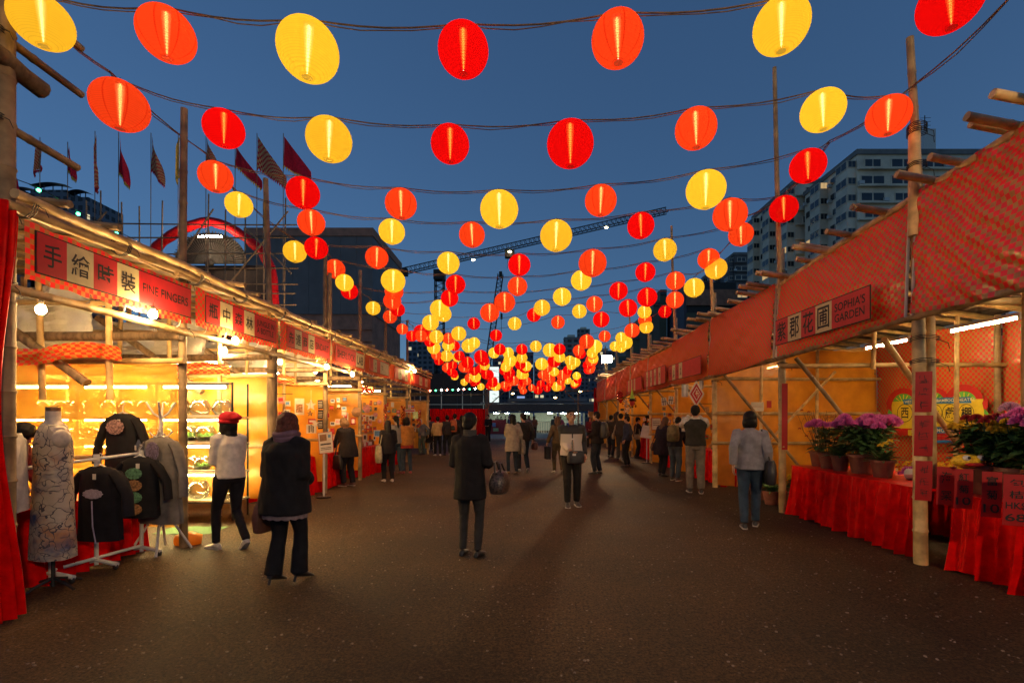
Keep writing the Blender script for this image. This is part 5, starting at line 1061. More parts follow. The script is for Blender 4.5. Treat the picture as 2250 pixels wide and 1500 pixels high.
for a, b_, r in (((-2.35, 30, 0), (-2.35, 30, 5.6), .06), ((-2.5, 30.1, 0), (-2.5, 30.1, 4.6), .05), ((-2.6, 30, 3.27), (4.4, 30, 3.22), .045), ((-2.4, 29.9, 2.2), (-1.2, 29.9, 3.3), .035), ((3.3, 30, 0), (3.3, 30, 3.5), .05), ((2.2, 29.95, 3.35), (3.5, 29.95, 2.3), .035), ((-8, 30.1, 2.9), (-2.3, 30.1, 3.0), .04), ((-7, 30.1, 0), (-7, 30.1, 3.1), .04)): pole(t, 'pole', a, b_, r, BAMD, 7)
t = thing('hoarding', 'dark brown hoarding wall behind the red curtain barrier', 'hoarding', (-9, 60, 0))
for k in range(6): MB().box((-14.6 + 1.72 * k, 60, 3.5), (1.66, .3, 7.0)).build('panel', DARKW, t)
for k in range(4): MB().tube([(-13 + 2.6 * k, 59, 0), (-13 + 2.6 * k, 59, 5.2)], .06, 6).build('post', GREYP, t)
for z in (2.5, 3.1): MB().tube([(-15, 59, z), (-4.3, 59, z)], .05, 6).build('rail', GREYP, t)
t = thing('transit_shelter', 'low lit shelter with glazed front and wide roof beyond the lane', 'building', (1, 50, 0))
MB().box((1.2, 51, 2.95), (11.4, 7, .16)).build('roof', CONCD, t); MB().box((1.4, 47.4, 2.5), (11, .2, .7)).build('fascia', mat('brown_fascia', (.09, .065, .05), .7), t)
MB().box((2.2, 49.5, 3.3), (8, 3, .3)).build('upper_roof', CONCD, t)
WALLC = mat('cream_wall', (.45, .42, .33), .8)
MB().box((1.2, 55, 1.1), (11.2, .2, 2.2)).build('back_wall', WALLC, t)
for x in (-4.1, -1.6, .8, 3.2, 5.6): MB().box((x, 47.6, 1.1), (.16, .16, 2.2)).build('column', BLUEP, t)
MB().box((1.2, 47.7, 2.05), (10.6, .1, .14)).build('beam', BLUEP, t)
for k in range(4):
    g_ = MB().box((-2.85 + 2.4 * k, 47.65, 1.55), (2.1, .02, .9)).build('pane', GLASSM, t)
for k in range(26): MB().tube([(-.6 + .24 * k, 47.3, 0), (-.6 + .24 * k, 47.3, 1.05)], .02, 5).build('railing_bar', GREYP, t)
MB().tube([(-.7, 47.3, 1.06), (5.6, 47.3, 1.06)], .03, 6).build('handrail', GREYP, t)
SL = glow('shelter_lamp_glow', (.85, 1, .8), 160)
for k, x in enumerate((-3.1, -1.9, .1, 2.6, 4.0, 5.3)): tag(MB().box((x, 50.5, 1.95), (.5, .12, .06)).build('ceiling_lamp', SL), '%s cold white lamp from the left inside the far shelter' % ORD[k + 1], 'lamp', 'lamps in the far shelter')
t = thing('poster_wall', 'low red poster wall in front of the far shelter', 'hoarding', (-2.7, 44, 0)); MB().box((-2.6, 44, .65), (1.6, .1, 1.3)).build('panel', mat('maroon_panel', (.22, .02, .03), .6), t); MB().box((-2.9, 43.94, .85), (.3, .01, .36)).build('poster', BLU, t); MB().box((-2.75, 43.94, .4), (.5, .01, .3)).build('poster', GRN, t)
def screen(label, u0, u1, v0, v1, Y, m, cat='sign', name='lit_sign', post=True):
    a, c = P(u0, v1, Y), P(u1, v0, Y); t = thing(name, label, cat, ((a.x + c.x) / 2, Y, 0))
    MB().box(((a.x + c.x) / 2, Y, (a.z + c.z) / 2), (c.x - a.x, .3, c.z - a.z)).build('face', m, t); MB().box(((a.x + c.x) / 2, Y + .25, (a.z + c.z) / 2), (c.x - a.x + .2, .15, c.z - a.z + .2)).build('cabinet', BLK, t)
    if post: MB().tube([((a.x + c.x) / 2, Y + .3, 0), ((a.x + c.x) / 2, Y + .3, a.z)], .12, 8).build('post', BLK, t)
    return t
t = screen('tall glowing white billboard beyond the far gate', 1076, 1096, 806, 885, 70, glow('billboard_glow', (.85, 1, .95), 1.1), 'billboard', 'billboard')
for k in range(4): strokes(60 + k, t, P(1086, 845 + 10 * k, 69.8), (1, 0, 0), (0, 0, 1), .9, .5, GREYP, 'lettering')
screen('small glowing green road sign', 1168, 1180, 854, 861, 80, glow('green_sign_glow', (.05, .8, .35), .9)); t = screen('small blue and white lit sign board', 1136, 1153, 870, 877, 85, glow('blue_sign_glow', (.4, .55, 1), .7))
AMB = glow('street_lamp_glow', (1, .62, .2), 45)
for k, (u, v, Y) in enumerate(((1021, 872, 90), (1123, 865, 95), (1135, 872, 110), (1216, 874, 90), (1270, 860, 75))):
    p = P(u, v, Y); t = thing('street_lamp', '%s amber street lamp from the left beyond the shelter' % ORD[k + 1], 'street lamp', (p.x, p.y, 0), 'amber street lamps'); MB().tube([(0, 0, 0), (0, 0, p.z + .2), (.3, 0, p.z + .3)], .06, 6).build('post', BLK, t, local=True); MB().ball((.35, 0, p.z + .05), (.28, .2, .12), 8, 6).build('lamp_head', AMB, t, local=True)
# ------------------------------------------------------------------ skyline
def tower_mat(name, c, lit, sx=.3, sz=.33, seed=0.):
    m, n, l, b = nodes_of(name); tc = n.new('ShaderNodeTexCoord'); sp = n.new('ShaderNodeSeparateXYZ'); l.new(tc.outputs['Object'], sp.inputs[0])
    ad = n.new('ShaderNodeMath'); ad.operation = 'ADD'; l.new(sp.outputs[0], ad.inputs[0]); l.new(sp.outputs[1], ad.inputs[1])
    cb = n.new('ShaderNodeCombineXYZ'); mu = n.new('ShaderNodeMath'); mu.operation = 'MULTIPLY'; mu.inputs[1].default_value = sx; l.new(ad.outputs[0], mu.inputs[0]); mv = n.new('ShaderNodeMath'); mv.operation = 'MULTIPLY'; mv.inputs[1].default_value = sz; l.new(sp.outputs[2], mv.inputs[0])
    fx = n.new('ShaderNodeMath'); fx.operation = 'FRACT'; l.new(mu.outputs[0], fx.inputs[0]); fz = n.new('ShaderNodeMath'); fz.operation = 'FRACT'; l.new(mv.outputs[0], fz.inputs[0])
    gx_ = n.new('ShaderNodeMath'); gx_.operation = 'GREATER_THAN'; gx_.inputs[1].default_value = .38; l.new(fx.outputs[0], gx_.inputs[0]); gz = n.new('ShaderNodeMath'); gz.operation = 'GREATER_THAN'; gz.inputs[1].default_value = .45; l.new(fz.outputs[0], gz.inputs[0])
    wm = n.new('ShaderNodeMath'); wm.operation = 'MULTIPLY'; l.new(gx_.outputs[0], wm.inputs[0]); l.new(gz.outputs[0], wm.inputs[1])
    f1 = n.new('ShaderNodeMath'); f1.operation = 'FLOOR'; l.new(mu.outputs[0], f1.inputs[0]); f2 = n.new('ShaderNodeMath'); f2.operation = 'FLOOR'; l.new(mv.outputs[0], f2.inputs[0]); l.new(f1.outputs[0], cb.inputs[0]); l.new(f2.outputs[0], cb.inputs[1]); cb.inputs[2].default_value = seed
    wn_ = n.new('ShaderNodeTexWhiteNoise'); l.new(cb.outputs[0], wn_.inputs['Vector']); gt = n.new('ShaderNodeMath'); gt.operation = 'GREATER_THAN'; gt.inputs[1].default_value = 1 - lit; l.new(wn_.outputs['Value'], gt.inputs[0])
    em = n.new('ShaderNodeMath'); em.operation = 'MULTIPLY'; l.new(wm.outputs[0], em.inputs[0]); l.new(gt.outputs[0], em.inputs[1]); e2 = n.new('ShaderNodeMath'); e2.operation = 'MULTIPLY'; e2.inputs[1].default_value = .75; l.new(em.outputs[0], e2.inputs[0])
    mx = n.new('ShaderNodeMixRGB'); l.new(wm.outputs[0], mx.inputs[0]); mx.inputs[1].default_value = col4(c); mx.inputs[2].default_value = (.035, .04, .05, 1); l.new(mx.outputs[0], b.inputs['Base Color'])
    b.inputs['Emission Color'].default_value = (1, .85, .5, 1); l.new(e2.outputs[0], b.inputs['Emission Strength']); b.inputs['Roughness'].default_value = .7; return m
TM = [tower_mat('tower_grey', (.2, .2, .21), .06, .3, .33, 1), tower_mat('tower_blue', (.13, .15, .19), .04, .4, .33, 2), tower_mat('tower_pale', (.28, .27, .25), .09, .25, .32, 3)]
def tower(label, u0, u1, vt, Y, m, step=0):
    a, c = P(u0, vt, Y), P(u1, vt, Y); w = c.x - a.x; t = thing('tower_block', label, 'building', ((a.x + c.x) / 2, Y, 0), 'far tower blocks')
    MB().box(((a.x + c.x) / 2, Y + w * .4, a.z / 2), (w, w * .8, a.z)).build('wall', m, t, smooth=False)
    MB().box(((a.x + c.x) / 2, Y + w * .4, a.z + 1), (w * .5, w * .4, 2.5 + step)).build('plant_room', GREYP, t, smooth=False)
    MB().box(((a.x + c.x) / 2, Y + w * .4, a.z + .2), (w * 1.02, w * .82, .6)).build('parapet', CONCD, t, smooth=False)
for q in [('slim far tower at the left of the skyline gap', 893, 915, 752, 260, 1), ('broad far tower right of the slim one at the left', 917, 958, 738, 300, 0), ('low far block left of the second crane', 962, 1008, 792, 300, 1), ('narrow far tower below the second crane', 1010, 1030, 778, 340, 2), ('long low far block behind the billboard', 1030, 1080, 806, 280, 0),
          ('far block just right of the billboard', 1082, 1118, 788, 330, 1), ('far office block with lit green windows', 1120, 1172, 775, 320, 1), ('far low block at the middle of the skyline', 1174, 1215, 798, 300, 0), ('far tower left of the tallest right skyline tower', 1216, 1240, 770, 330, 2),
          ('tall far tower at the right of the skyline', 1240, 1272, 742, 300, 2), ('tallest slim far tower at the right of the skyline', 1270, 1296, 724, 360, 0), ('far block behind the floodlight', 1297, 1352, 772, 280, 1), ('wide dark block closing the left skyline', 820, 900, 800, 240, 1)]: tower(q[0], q[1], q[2], q[3], q[4], TM[q[5]])
t = thing('hill', None, None, (0, 520, 0)); bpy.data.objects.remove(t)
tag(MB().grid(lambda s, q: V((-420 + 840 * s, 470 + 90 * q, -1 + (26 + 10 * math.sin(s * 9) + 5 * math.sin(s * 23)) * math.sin(min(q, .5) * math.pi))), 60, 8).build('hills', mat('dark_hill', (.03, .04, .03), .9, 0, .3, .05)), kind='structure')
# left big dark building
X0, X1 = P(538, 0, 70).x, P(819, 0, 70).x
BRK = mat('brown_brick', (.42, .2, .13), .85, 0, .2, .8, .2); SLATE = mat('slate_cladding', (.17, .155, .15), .6, 0, .15, .3, .05)
t = thing('brick_building', 'large brown and slate block without windows behind the bamboo scaffold', 'building', ((X0 + X1) / 2, 70, 0))
def zz(v, Y): return H + (CY - v) / F * Y
MB().box(((X0 + X1) / 2, 78, zz(690, 70) / 2), (X1 - X0 - .3, 15.6, zz(690, 70))).build('lower_wall', BRK, t, smooth=False)
for k in range(8):
    w = (X1 - X0) / 8; MB().box((X0 + w * (k + .5), 78, (zz(690, 70) + zz(519, 70)) / 2), (w - .03, 16, zz(519, 70) - zz(690, 70) - .02)).build('cladding_panel', SLATE, t, smooth=False)
MB().box(((X0 + X1) / 2, 78, (zz(519, 70) + zz(501, 70)) / 2), (X1 - X0 + .2, 16.3, zz(501, 70) - zz(519, 70))).build('parapet', BRK, t, smooth=False)
for v in (722, 748, 775): MB().box(((X0 + X1) / 2, 70.1, zz(v, 70)), (X1 - X0 - .1, .25, .28)).build('string_course', BRK, t, smooth=False)
t = thing('glass_tower', 'dark twin tower with curved roof fins at the far left', 'building', (P(100, 0, 160).x, 160, 0))
for u0, u1, vt in ((0, 70, 424), (60, 140, 414), (140, 188, 430)):
    a, c = P(u0, vt, 160), P(u1, vt, 160); MB().box(((a.x + c.x) / 2, 168, a.z / 2), (c.x - a.x, 14, a.z)).build('wall', TM[1], t, smooth=False)
    for k in range(4): x = a.x + (c.x - a.x) * (k + .5) / 4; MB().tube([(x, 161, a.z), (x, 161, a.z + 1.6)], .15, 5).build('roof_post', BLK, t)
    MB().grid(lambda s, q, a=a, c=c: V((a.x + (c.x - a.x) * s, 160.5 + 3 * q, a.z + 1.5 + .9 * math.sin(s * 3.1))), 8, 1).build('roof_fin', BLK, t)
# ------------------------------------------------------------------ right apartment blocks
def window_mesh(w, h, pane=None):
    b = MB(); b.box((0, 0, 0), (w, .12, h)); b.cm = 1; b.box((-w * .24, -.03, 0), (w * .42, .12, h * .82)); b.box((w * .24, -.03, 0), (w * .42, .12, h * .82)); return b.mesh('window', [GREYP, pane or PANE], smooth=False)
WM = [window_mesh(3.0, 1.5), window_mesh(1.4, 1.3), window_mesh(4.4, 1.6)]
LITW = [glow('lit_room_warm', (1, .66, .3), .55), glow('lit_room_cool', (.8, 1, .85), .45)]
WML = [[window_mesh(3.0, 1.5, q), window_mesh(1.4, 1.3, q), window_mesh(4.4, 1.6, q)] for q in LITW]
ACM = MB().box((0, 0, 0), (.9, .5, .6)).mesh('air_conditioner', WHITE, smooth=False)
def apartment(name, label, X0, X1, Y0, Y1, zt, zmin, m, front=4, side=4, bays=True, st=3.0, seed=0):
    t = thing('apartment_block', label, 'building', ((X0 + X1) / 2, (Y0 + Y1) / 2, 0), 'apartment blocks on the right'); rs = random.Random(seed)
    MB().box(((X0 + X1) / 2, (Y0 + Y1) / 2, zt / 2), (X1 - X0, Y1 - Y0, zt)).build('wall', m, t, smooth=False)
    MB().box(((X0 + X1) / 2, (Y0 + Y1) / 2, zt + .3), (X1 - X0 + .5, Y1 - Y0 + .5, .9)).build('parapet', CONCD, t, smooth=False)
    nf = int((zt - zmin) / st); org = root_loc(t)
    def put(me, nm, p, rz=0):
        if nm == 'window' and rs.random() < .07: me = WML[rs.randrange(2)][WM.index(me)]
        o = child(nm, me, t, V(p) - org); o.rotation_euler = (0, 0, rz); return o
    sl = {}
    for k in range(nf):
        z = zt - st * (k + .55)
        MB().box(((X0 + X1) / 2, Y0 - .25, z - 1.15), (X1 - X0, .7, .28)).build('ledge', m, t, smooth=False)
        for q in range(front):
            x = X0 + (X1 - X0) * (q + .5) / front; put(WM[2 if (q + k) % 3 else 0], 'window', (x, Y0 - .03, z))
            if rs.random() < .5: put(ACM, 'air_conditioner', (x + 2.2 * rs.choice((-1, 1)), Y0 - .3, z - .6))
        for q in range(side):
            y = Y0 + (Y1 - Y0) * (q + .5) / side
            if bays and q % 2 == 0:
                if k == 0: MB().box((X0 - .7, y, zt / 2 - .6), (1.6, (Y1 - Y0) / side * .8, zt - 1.2)).build('bay', m, t, smooth=False)
                put(WM[0], 'window', (X0 - 1.53, y, z), R(-90)); put(WM[1], 'window', (X0 - .75, y - (Y1 - Y0) / side * .4 - .03, z))
            else:
                put(WM[1 if rs.random() < .4 else 0], 'window', (X0 - .03, y, z), R(-90))
                if rs.random() < .4: put(ACM, 'air_conditioner', (X0 - .3, y + 1.2, z - .6))
    return t
t = apartment('', 'pale apartment block with rooftop water tank on the right', 59, 86, 85, 101, 48.3, 14, GREYP, 5, 4, True, 3.0, 1)
MB().box((73.5, 88, 51.3), (2.2, 2.2, 5.2)).build('water_tank', WHITE, t, smooth=False); b = MB(); b.tube([(73.5, 88, 53), (73.5, 88, 57)], .08, 5)
for k in range(4): b.tube([(72.6, 88, 54.4 + .7 * k), (74.6, 88, 54.5 + .7 * k)], .04, 4)
b.build('antenna', BLK, t)
t = apartment('', 'pale apartment block with a green vertical stripe, left of the water tank block', 57.5, 80, 102, 121, 51.5, 14, GREYP, 3, 5, True, 3.1, 2)
MB().box((57.2, 103.5, 22), (.4, 2, 34)).build('green_stripe', mat('green_stripe', (.02, .14, .05), .7), t, smooth=False)
apartment('', 'dark residential tower left of the pale apartment blocks', 72, 87, 165, 195, 57.5, 16, mat('dark_plaster', (.12, .115, .12), .8, 0, .2, .3), 3, 5, True, 3.1, 3)
apartment('', 'lower grey apartment block under the dark residential tower', 66, 80, 130, 155, 34, 8, GREYP, 3, 5, True, 3.1, 4)
t = thing('office_block', 'low olive office block with lit ribbon windows on the right', 'building', (52, 140, 0)); OLV = mat('olive_cladding', (.13, .135, .085), .7, 0, .1, .3)
RIB = tower_mat('ribbon_windows', (.05, .05, .05), .5, .5, .01, 9)
for k in range(6):
    z0 = 6.5 * k; MB().box((52, 140, z0 + 2.3), (14, 14, 4.4)).build('band', OLV if k < 5 else BRK, t, smooth=False)
    b = MB(); b.box((52, 140.4, z0 + 5.5), (13.6, 13.6, 2.2)); b.build('ribbon_window', RIB, t, smooth=False)
MB().box((45.6, 142, 19.3), (2.5, 16, 38.6)).build('stair_core', mat('violet_grey', (.12, .115, .14), .7), t, smooth=False)
t = thing('stepped_block', 'dark block with a stair-stepped slanting roof behind the right stalls', 'building', (36, 150, 0))
ST = mat('tan_cladding', (.2, .17, .13), .7)
for k in range(7): h = 20 + 3.4 * k; MB().box((29.5 + 2.1 * k, 155, h / 2), (2.06, 18, h)).build('step', ST if k % 2 else OLV, t, smooth=False); MB().box((29.5 + 2.1 * k, 145.8, h - 1.2), (1.7, .4, 1)).build('window', PANE, t, smooth=False)
# ------------------------------------------------------------------ cranes
CR = mat('crane_steel', (.035, .033, .03), .6, .3)
def lattice(p0, p1, w, n, r=.12, tri=True):
    p0, p1 = V(p0), V(p1); x, y = frame(p1 - p0); b = MB(); cs = [x * w / 2 - y * w / 2, -x * w / 2 - y * w / 2, -x * w / 2 + y * w / 2, x * w / 2 + y * w / 2]
    if tri: cs = [x * w / 2 - y * w * .4, -x * w / 2 - y * w * .4, y * w * .5]
    for c in cs: b.tube([p0 + c, p1 + c], r, 5)
    for i in range(n):
        for k in range(len(cs)):
            a, c = cs[k], cs[(k + 1) % len(cs)]; b.tube([p0.lerp(p1, i / n) + a, p0.lerp(p1, (i + .5) / n) + c, p0.lerp(p1, (i + 1) / n) + a], r * .6, 4, False)
    return b
t = thing('tower_crane', 'dark tower crane with a long jib crossing the sky', 'crane', (P(966, 0, 150).x, 150, 0))
mt = P(966, 600, 150); lattice((mt.x, 150, 0), mt, 2.6, 26, .2, False).build('mast', CR, t)
lattice(P(862, 601, 150), P(1465, 462, 152), 2.0, 60, .16).build('jib', CR, t)
MB().box(P(878, 598, 150), (5, 2, 2.2)).build('counterweight', CR, t); MB().box(P(966, 605, 150), (3.4, 3, 3)).build('slewing_unit', CR, t)
MB().box(P(1120, 558, 150.5), (3, 2, 2.4)).build('trolley', CR, t); MB().tube([P(1115, 560, 151), P(1115, 590, 151)], .05, 4).build('hoist_rope', CR, t)
MB().box(P(960, 735, 149), (9, 3, .6)).build('collar_platform', CR, t)
YL = glow('crane_lamp_glow', (1, .9, .5), 22)
for k, (u, v) in enumerate(((1040, 571), (1120, 553), (1332, 500), (925, 737), (968, 737), (982, 737))): MB().ball(P(u, v, 148.5), (.55, .3, .3), 6, 5).build('work_light', YL, t)
t = thing('luffing_crane', 'second crane with a steep lattice boom in the gap', 'crane', (P(1070, 0, 140).x, 140, 0))
lattice(P(1072, 800, 140), P(1100, 603, 140), 1.5, 22, .12, False).build('boom', CR, t); MB().tube([P(1100, 603, 140), P(1102, 740, 140)], .06, 4).build('hoist_rope', CR, t); MB().box(P(1102, 695, 140), (.6, .6, 1.6)).build('hook_block', CR, t)
lattice((P(1072, 0, 140).x, 140, 0), P(1072, 800, 140), 1.8, 6, .14, False).build('mast', CR, t); MB().box(P(1100, 603, 140), (.9, .9, 1.6)).build('boom_head', CR, t)
# ------------------------------------------------------------------ scaffold, arch, flags
SD = mat('dark_bamboo', (.2, .14, .085), .7, 0, .3, 3, .3, 0, .2)
t = thing('bamboo_scaffold', 'open bamboo scaffold rising behind the left stalls', 'scaffold', (P(430, 0, 26).x, 26, 0))
for u, v in ((222, 419), (267, 444), (306, 453), (357, 441), (404, 439), (459, 426), (496, 461), (539, 477), (579, 445), (627, 435), (190, 440), (150, 455)):
    a, c = P(u, v, 26), P(u + random.uniform(-3, 3), 915, 26); pole(t, 'standard', (c.x, 26 + random.uniform(-.1, .1), 0), (a.x, 26, a.z), .05, SD, 6, .7, .03)
for v, u0, u1 in ((491, 120, 652), (523, 190, 640), (559, 240, 650), (588, 300, 655), (623, 330, 655), (645, 380, 650), (672, 400, 650), (700, 420, 650)):
    a, c = P(u0, v, 25.9), P(u1, v + random.uniform(-3, 3), 25.9); pole(t, 'ledger', a, c, .04, SD, 6, .9, .03)
for (u0, v0), (u1, v1) in (((469, 459), (395, 570)), ((633, 464), (499, 629)), ((234, 465), (180, 520)), ((539, 500), (640, 600))): pole(t, 'brace', P(u1, v1, 25.7), P(u0, v0, 25.7), .045, SD, 6)
t = thing('red_arch', 'red inflated festival arch behind the bamboo scaffold', 'arch', (P(465, 0, 28).x, 28, 0))
AR = [(322, 640), (324, 590), (334, 553), (358, 530), (395, 505), (430, 492), (462, 486), (500, 497), (540, 522), (575, 552), (596, 590), (602, 640), (602, 700), (602, 914)]
AC = cloth('arch_red', (.6, .01, .014), .5)
for k in range(len(AR) - 1): MB().tube([P(*AR[k], 28), P(AR[k][0] * .5 + AR[k + 1][0] * .5, AR[k][1] * .5 + AR[k + 1][1] * .5, 28), P(*AR[k + 1], 28)], [.25, .29, .25], 12).build('segment', AC, t)
for k in range(7): MB().ball(P(438 + 8 * k, 521 - 2 * math.sin(k / 6 * 3.14), 27.4), .07, 8, 6).build('bulb', glow('arch_bulb_glow', (1, .75, .45), 160), t)
t = thing('theatre_fan', 'fan-shaped spoked gable under the red arch', 'theatre gable', (P(460, 0, 29).x, 29, 0)); c0 = P(460, 578, 29)
for k in range(37): a = math.pi * k / 36; MB().tube([c0, c0 + V((2.25 * math.cos(a), 0, 1.95 * math.sin(a)))], .03, 5).build('spoke', mat('pale_spoke', (.09, .08, .07), .6), t)
for r in (.8, 1.3, 1.8): MB().tube([c0 + V((r * 1.15 * math.cos(a), -.03, r * math.sin(a))) for a in np.linspace(0, math.pi, 25)], .03, 5, False).build('hoop', CR, t)
MB().ball(c0, (.3, .15, .25)).build('hub', CR, t); MB().box((c0.x, 29.6, c0.z / 2), (7, .3, c0.z)).build('front_wall', DARKW, t); MB().prism([c0 + V((2.2 * math.cos(a), .15, 1.9 * math.sin(a))) for a in np.linspace(0, math.pi, 20)], (0, .05, 0)).build('backing', DARKW, t)
FR, FY = cloth('flag_red', (.5, .015, .04)), cloth('flag_yellow', (.7, .45, .07))
FC = tarp('flag_checked', (.5, .015, .04), .3, 0, 0, .5, ((.6, .42, .2), .11), 4)
for k, (u, v0, h, tx, ty, mm, lb) in enumerate(((12, 330, 70, 26, 95, FR, 'leftmost'), (87, 306, 60, -14, 80, FC, 'second from left, blown leftward'), (148, 316, 62, 18, 82, FR, 'third from left, yellow edged'), (208, 292, 118, 5, 130, FC, 'fourth from left, hanging limp and narrow'), (260, 294, 90, 24, 120, FR, 'fifth from left with a loose ribbon'), (331, 296, 80, 30, 114, FC, 'sixth from left, checked'),
        (391, 297, 80, -4, 105, FY, 'seventh from left, behind a bamboo pole'), (452, 300, 62, 24, 70, FC, 'eighth from left, behind a red lantern'), (516, 320, 46, 60, 98, FR, 'ninth from left, streaming right'), (564, 297, 74, 66, 118, FC, 'tenth from left, checked and streaming right'), (622, 297, 70, 62, 102, FR, 'rightmost, red with yellow fringe'))):
    Yf = 27; s = Yf / F; p = P(u, v0, Yf); t = thing('flag', 'triangular red festival flag on a thin pole, ' + lb, 'flag', (p.x, Yf, 0), 'festival flags on the scaffold')
    MB().tube([(p.x, Yf, P(0, 560, Yf).z - 2), (p.x + .02, Yf, p.z + .1)], .02, 5).build('flagpole', SD, t)
    def fl(a, b_, h=h * .95, tx=tx, ty=ty, p=p):
        a = a * .97; return V((p.x + s * tx * a, Yf + .12 * math.sin(a * 7 + b_ * 2), p.z - s * (h * (1 - b_) * (1 - a) + ty * a * (.8 + .2 * (1 - b_)))))
    MB().grid(lambda a, b_: fl(a, b_) if True else 0, 14, 8, 2, 1.2).build('cloth', mm, t)
    b = MB()
    for q in range(14): a = q / 14; c_ = fl(a, 0); b.prism([c_, c_ + V((.12, 0, -.02)), c_ + V((.05, 0, -.2))], (0, .01, 0))
    tag(b.build('fringe', FY if mm is not FC else FR, t), kind='stuff')
# string of small coloured lights over the left roof
t = thing('fairy_light_string', 'drooping string of small green and amber bulbs over the left roof', 'light string', P(20, 395, 8)); pts = [(20, 395, 8), (85, 418, 8.3), (130, 444, 8.6), (172, 470, 9), (256, 513, 9.6), (299, 533, 10), (335, 555, 10.4), (370, 577, 10.8), (480, 620, 12), (512, 640, 12.5), (542, 660, 13), (565, 672, 13.4)]
MB().tube([P(*q) + V((0, 0, .05)) for q in pts], .008, 5).build('wire', TIE, t)
GG, GA = glow('green_bulb_glow', (.08, 1, .35), 12), glow('amber_bulb_glow', (1, .5, .15), 14)
for k, q in enumerate(pts[1:]): MB().ball(P(*q), .032, 8, 6).build('bulb', GG if k < 4 else GA, t)
t = thing('fairy_light_string', 'row of tiny red and green bulbs across the far hoarding', 'light string', P(940, 857, 40))
MB().tube([P(940, 858, 40), P(1075, 852, 40)], .02, 5).build('wire', TIE, t)
for k in range(11): MB().ball(P(945 + 12.4 * k, 858 - .5 * k, 39.9), .065, 6, 5).build('bulb', (glow('red_bulb_glow', (1, .25, .15), 70), GG, glow('white_bulb_glow', (1, .75, .5), 200))[k % 3], t)
# ------------------------------------------------------------------ people
PEND = []
def organic(name, b, m, parent, voxel, smooth=4, wr=0., wf=9., seed=0, rec=True):
    """queue overlapping closed shapes for fusing into one continuous surface"""
    me = b.mesh(name, m, smooth=False); o = bpy.data.objects.new(name, me); COL.objects.link(o); o.parent = parent
    r = o.modifiers.new('fuse', 'REMESH'); r.mode = 'VOXEL'; r.voxel_size = voxel
    s = o.modifiers.new('soften', 'SMOOTH'); s.iterations = smooth; s.factor = .5
    PEND.append((o, m, wr, wf, seed)); return o
def finish_organic():
    bpy.context.view_layer.update(); dg = bpy.context.evaluated_depsgraph_get(); out = []
    for o, m, wr, wf, seed in PEND:
        me = bpy.data.meshes.new_from_object(o.evaluated_get(dg)); out.append(me)
    for (o, m, wr, wf, seed), me in zip(PEND, out):
        old = o.data; o.modifiers.clear(); me.materials.clear()
        for q in (m if isinstance(m, (list, tuple)) else [m]): me.materials.append(q)
        n = len(me.vertices)
        if wr and n:
            co = np.empty(n * 3); me.vertices.foreach_get('co', co); co = co.reshape(-1, 3); no = np.empty(n * 3); me.vertices.foreach_get('normal', no); no = no.reshape(-1, 3)
            g = np.random.default_rng(seed + 1); d = np.zeros(n); w = co + .03 * np.sin(co[:, [1, 2, 0]] * 11 + seed)
            for k in range(6):
                kv = g.normal(size=3) * wf * (1 + k * .5) * np.array([1, 1, .75 if k < 4 else .35]); d += np.abs(np.sin(w @ kv + g.uniform(0, 6))) / (1 + k * .45) - .45 / (1 + k * .45)
            co += no * (d * wr)[:, None]; me.vertices.foreach_set('co', co.ravel())
        me.polygons.foreach_set('use_smooth', [True] * len(me.polygons)); me.update(); o.data = me; bpy.data.meshes.remove(old)
def ik(a, b, l1, l2, pole):
    a, b = V(a), V(b); d = b - a; L = min(d.length, (l1 + l2) * .999); d = d.normalized(); x = (l1 * l1 - l2 * l2 + L * L) / (2 * L); h = math.sqrt(max(0, l1 * l1 - x * x))
    p = V(pole); p = (p - d * p.dot(d)).normalized(); return a + d * x + p * h, a + d * L
SKIN = mat('skin', (.42, .22, .13), .55, 0, .1, 15, .1); HAIRB = mat('black_hair', (.008, .007, .006), .6, 0, .3, 50, .3); HAIRR = mat('auburn_hair', (.09, .025, .016), .5, 0, .4, 50, .6); HAIRG = mat('grey_hair', (.4, .38, .35), .6, 0, .3, 50, .6); HAIRBR = mat('brown_hair', (.09, .05, .03), .5, 0, .4, 50, .6)
for m_ in (SKIN,): m_.node_tree.nodes['Principled BSDF'].inputs['Subsurface Weight'].default_value = .05
LENS = mat('spectacle_lens', (.5, .5, .5), .1, .6)
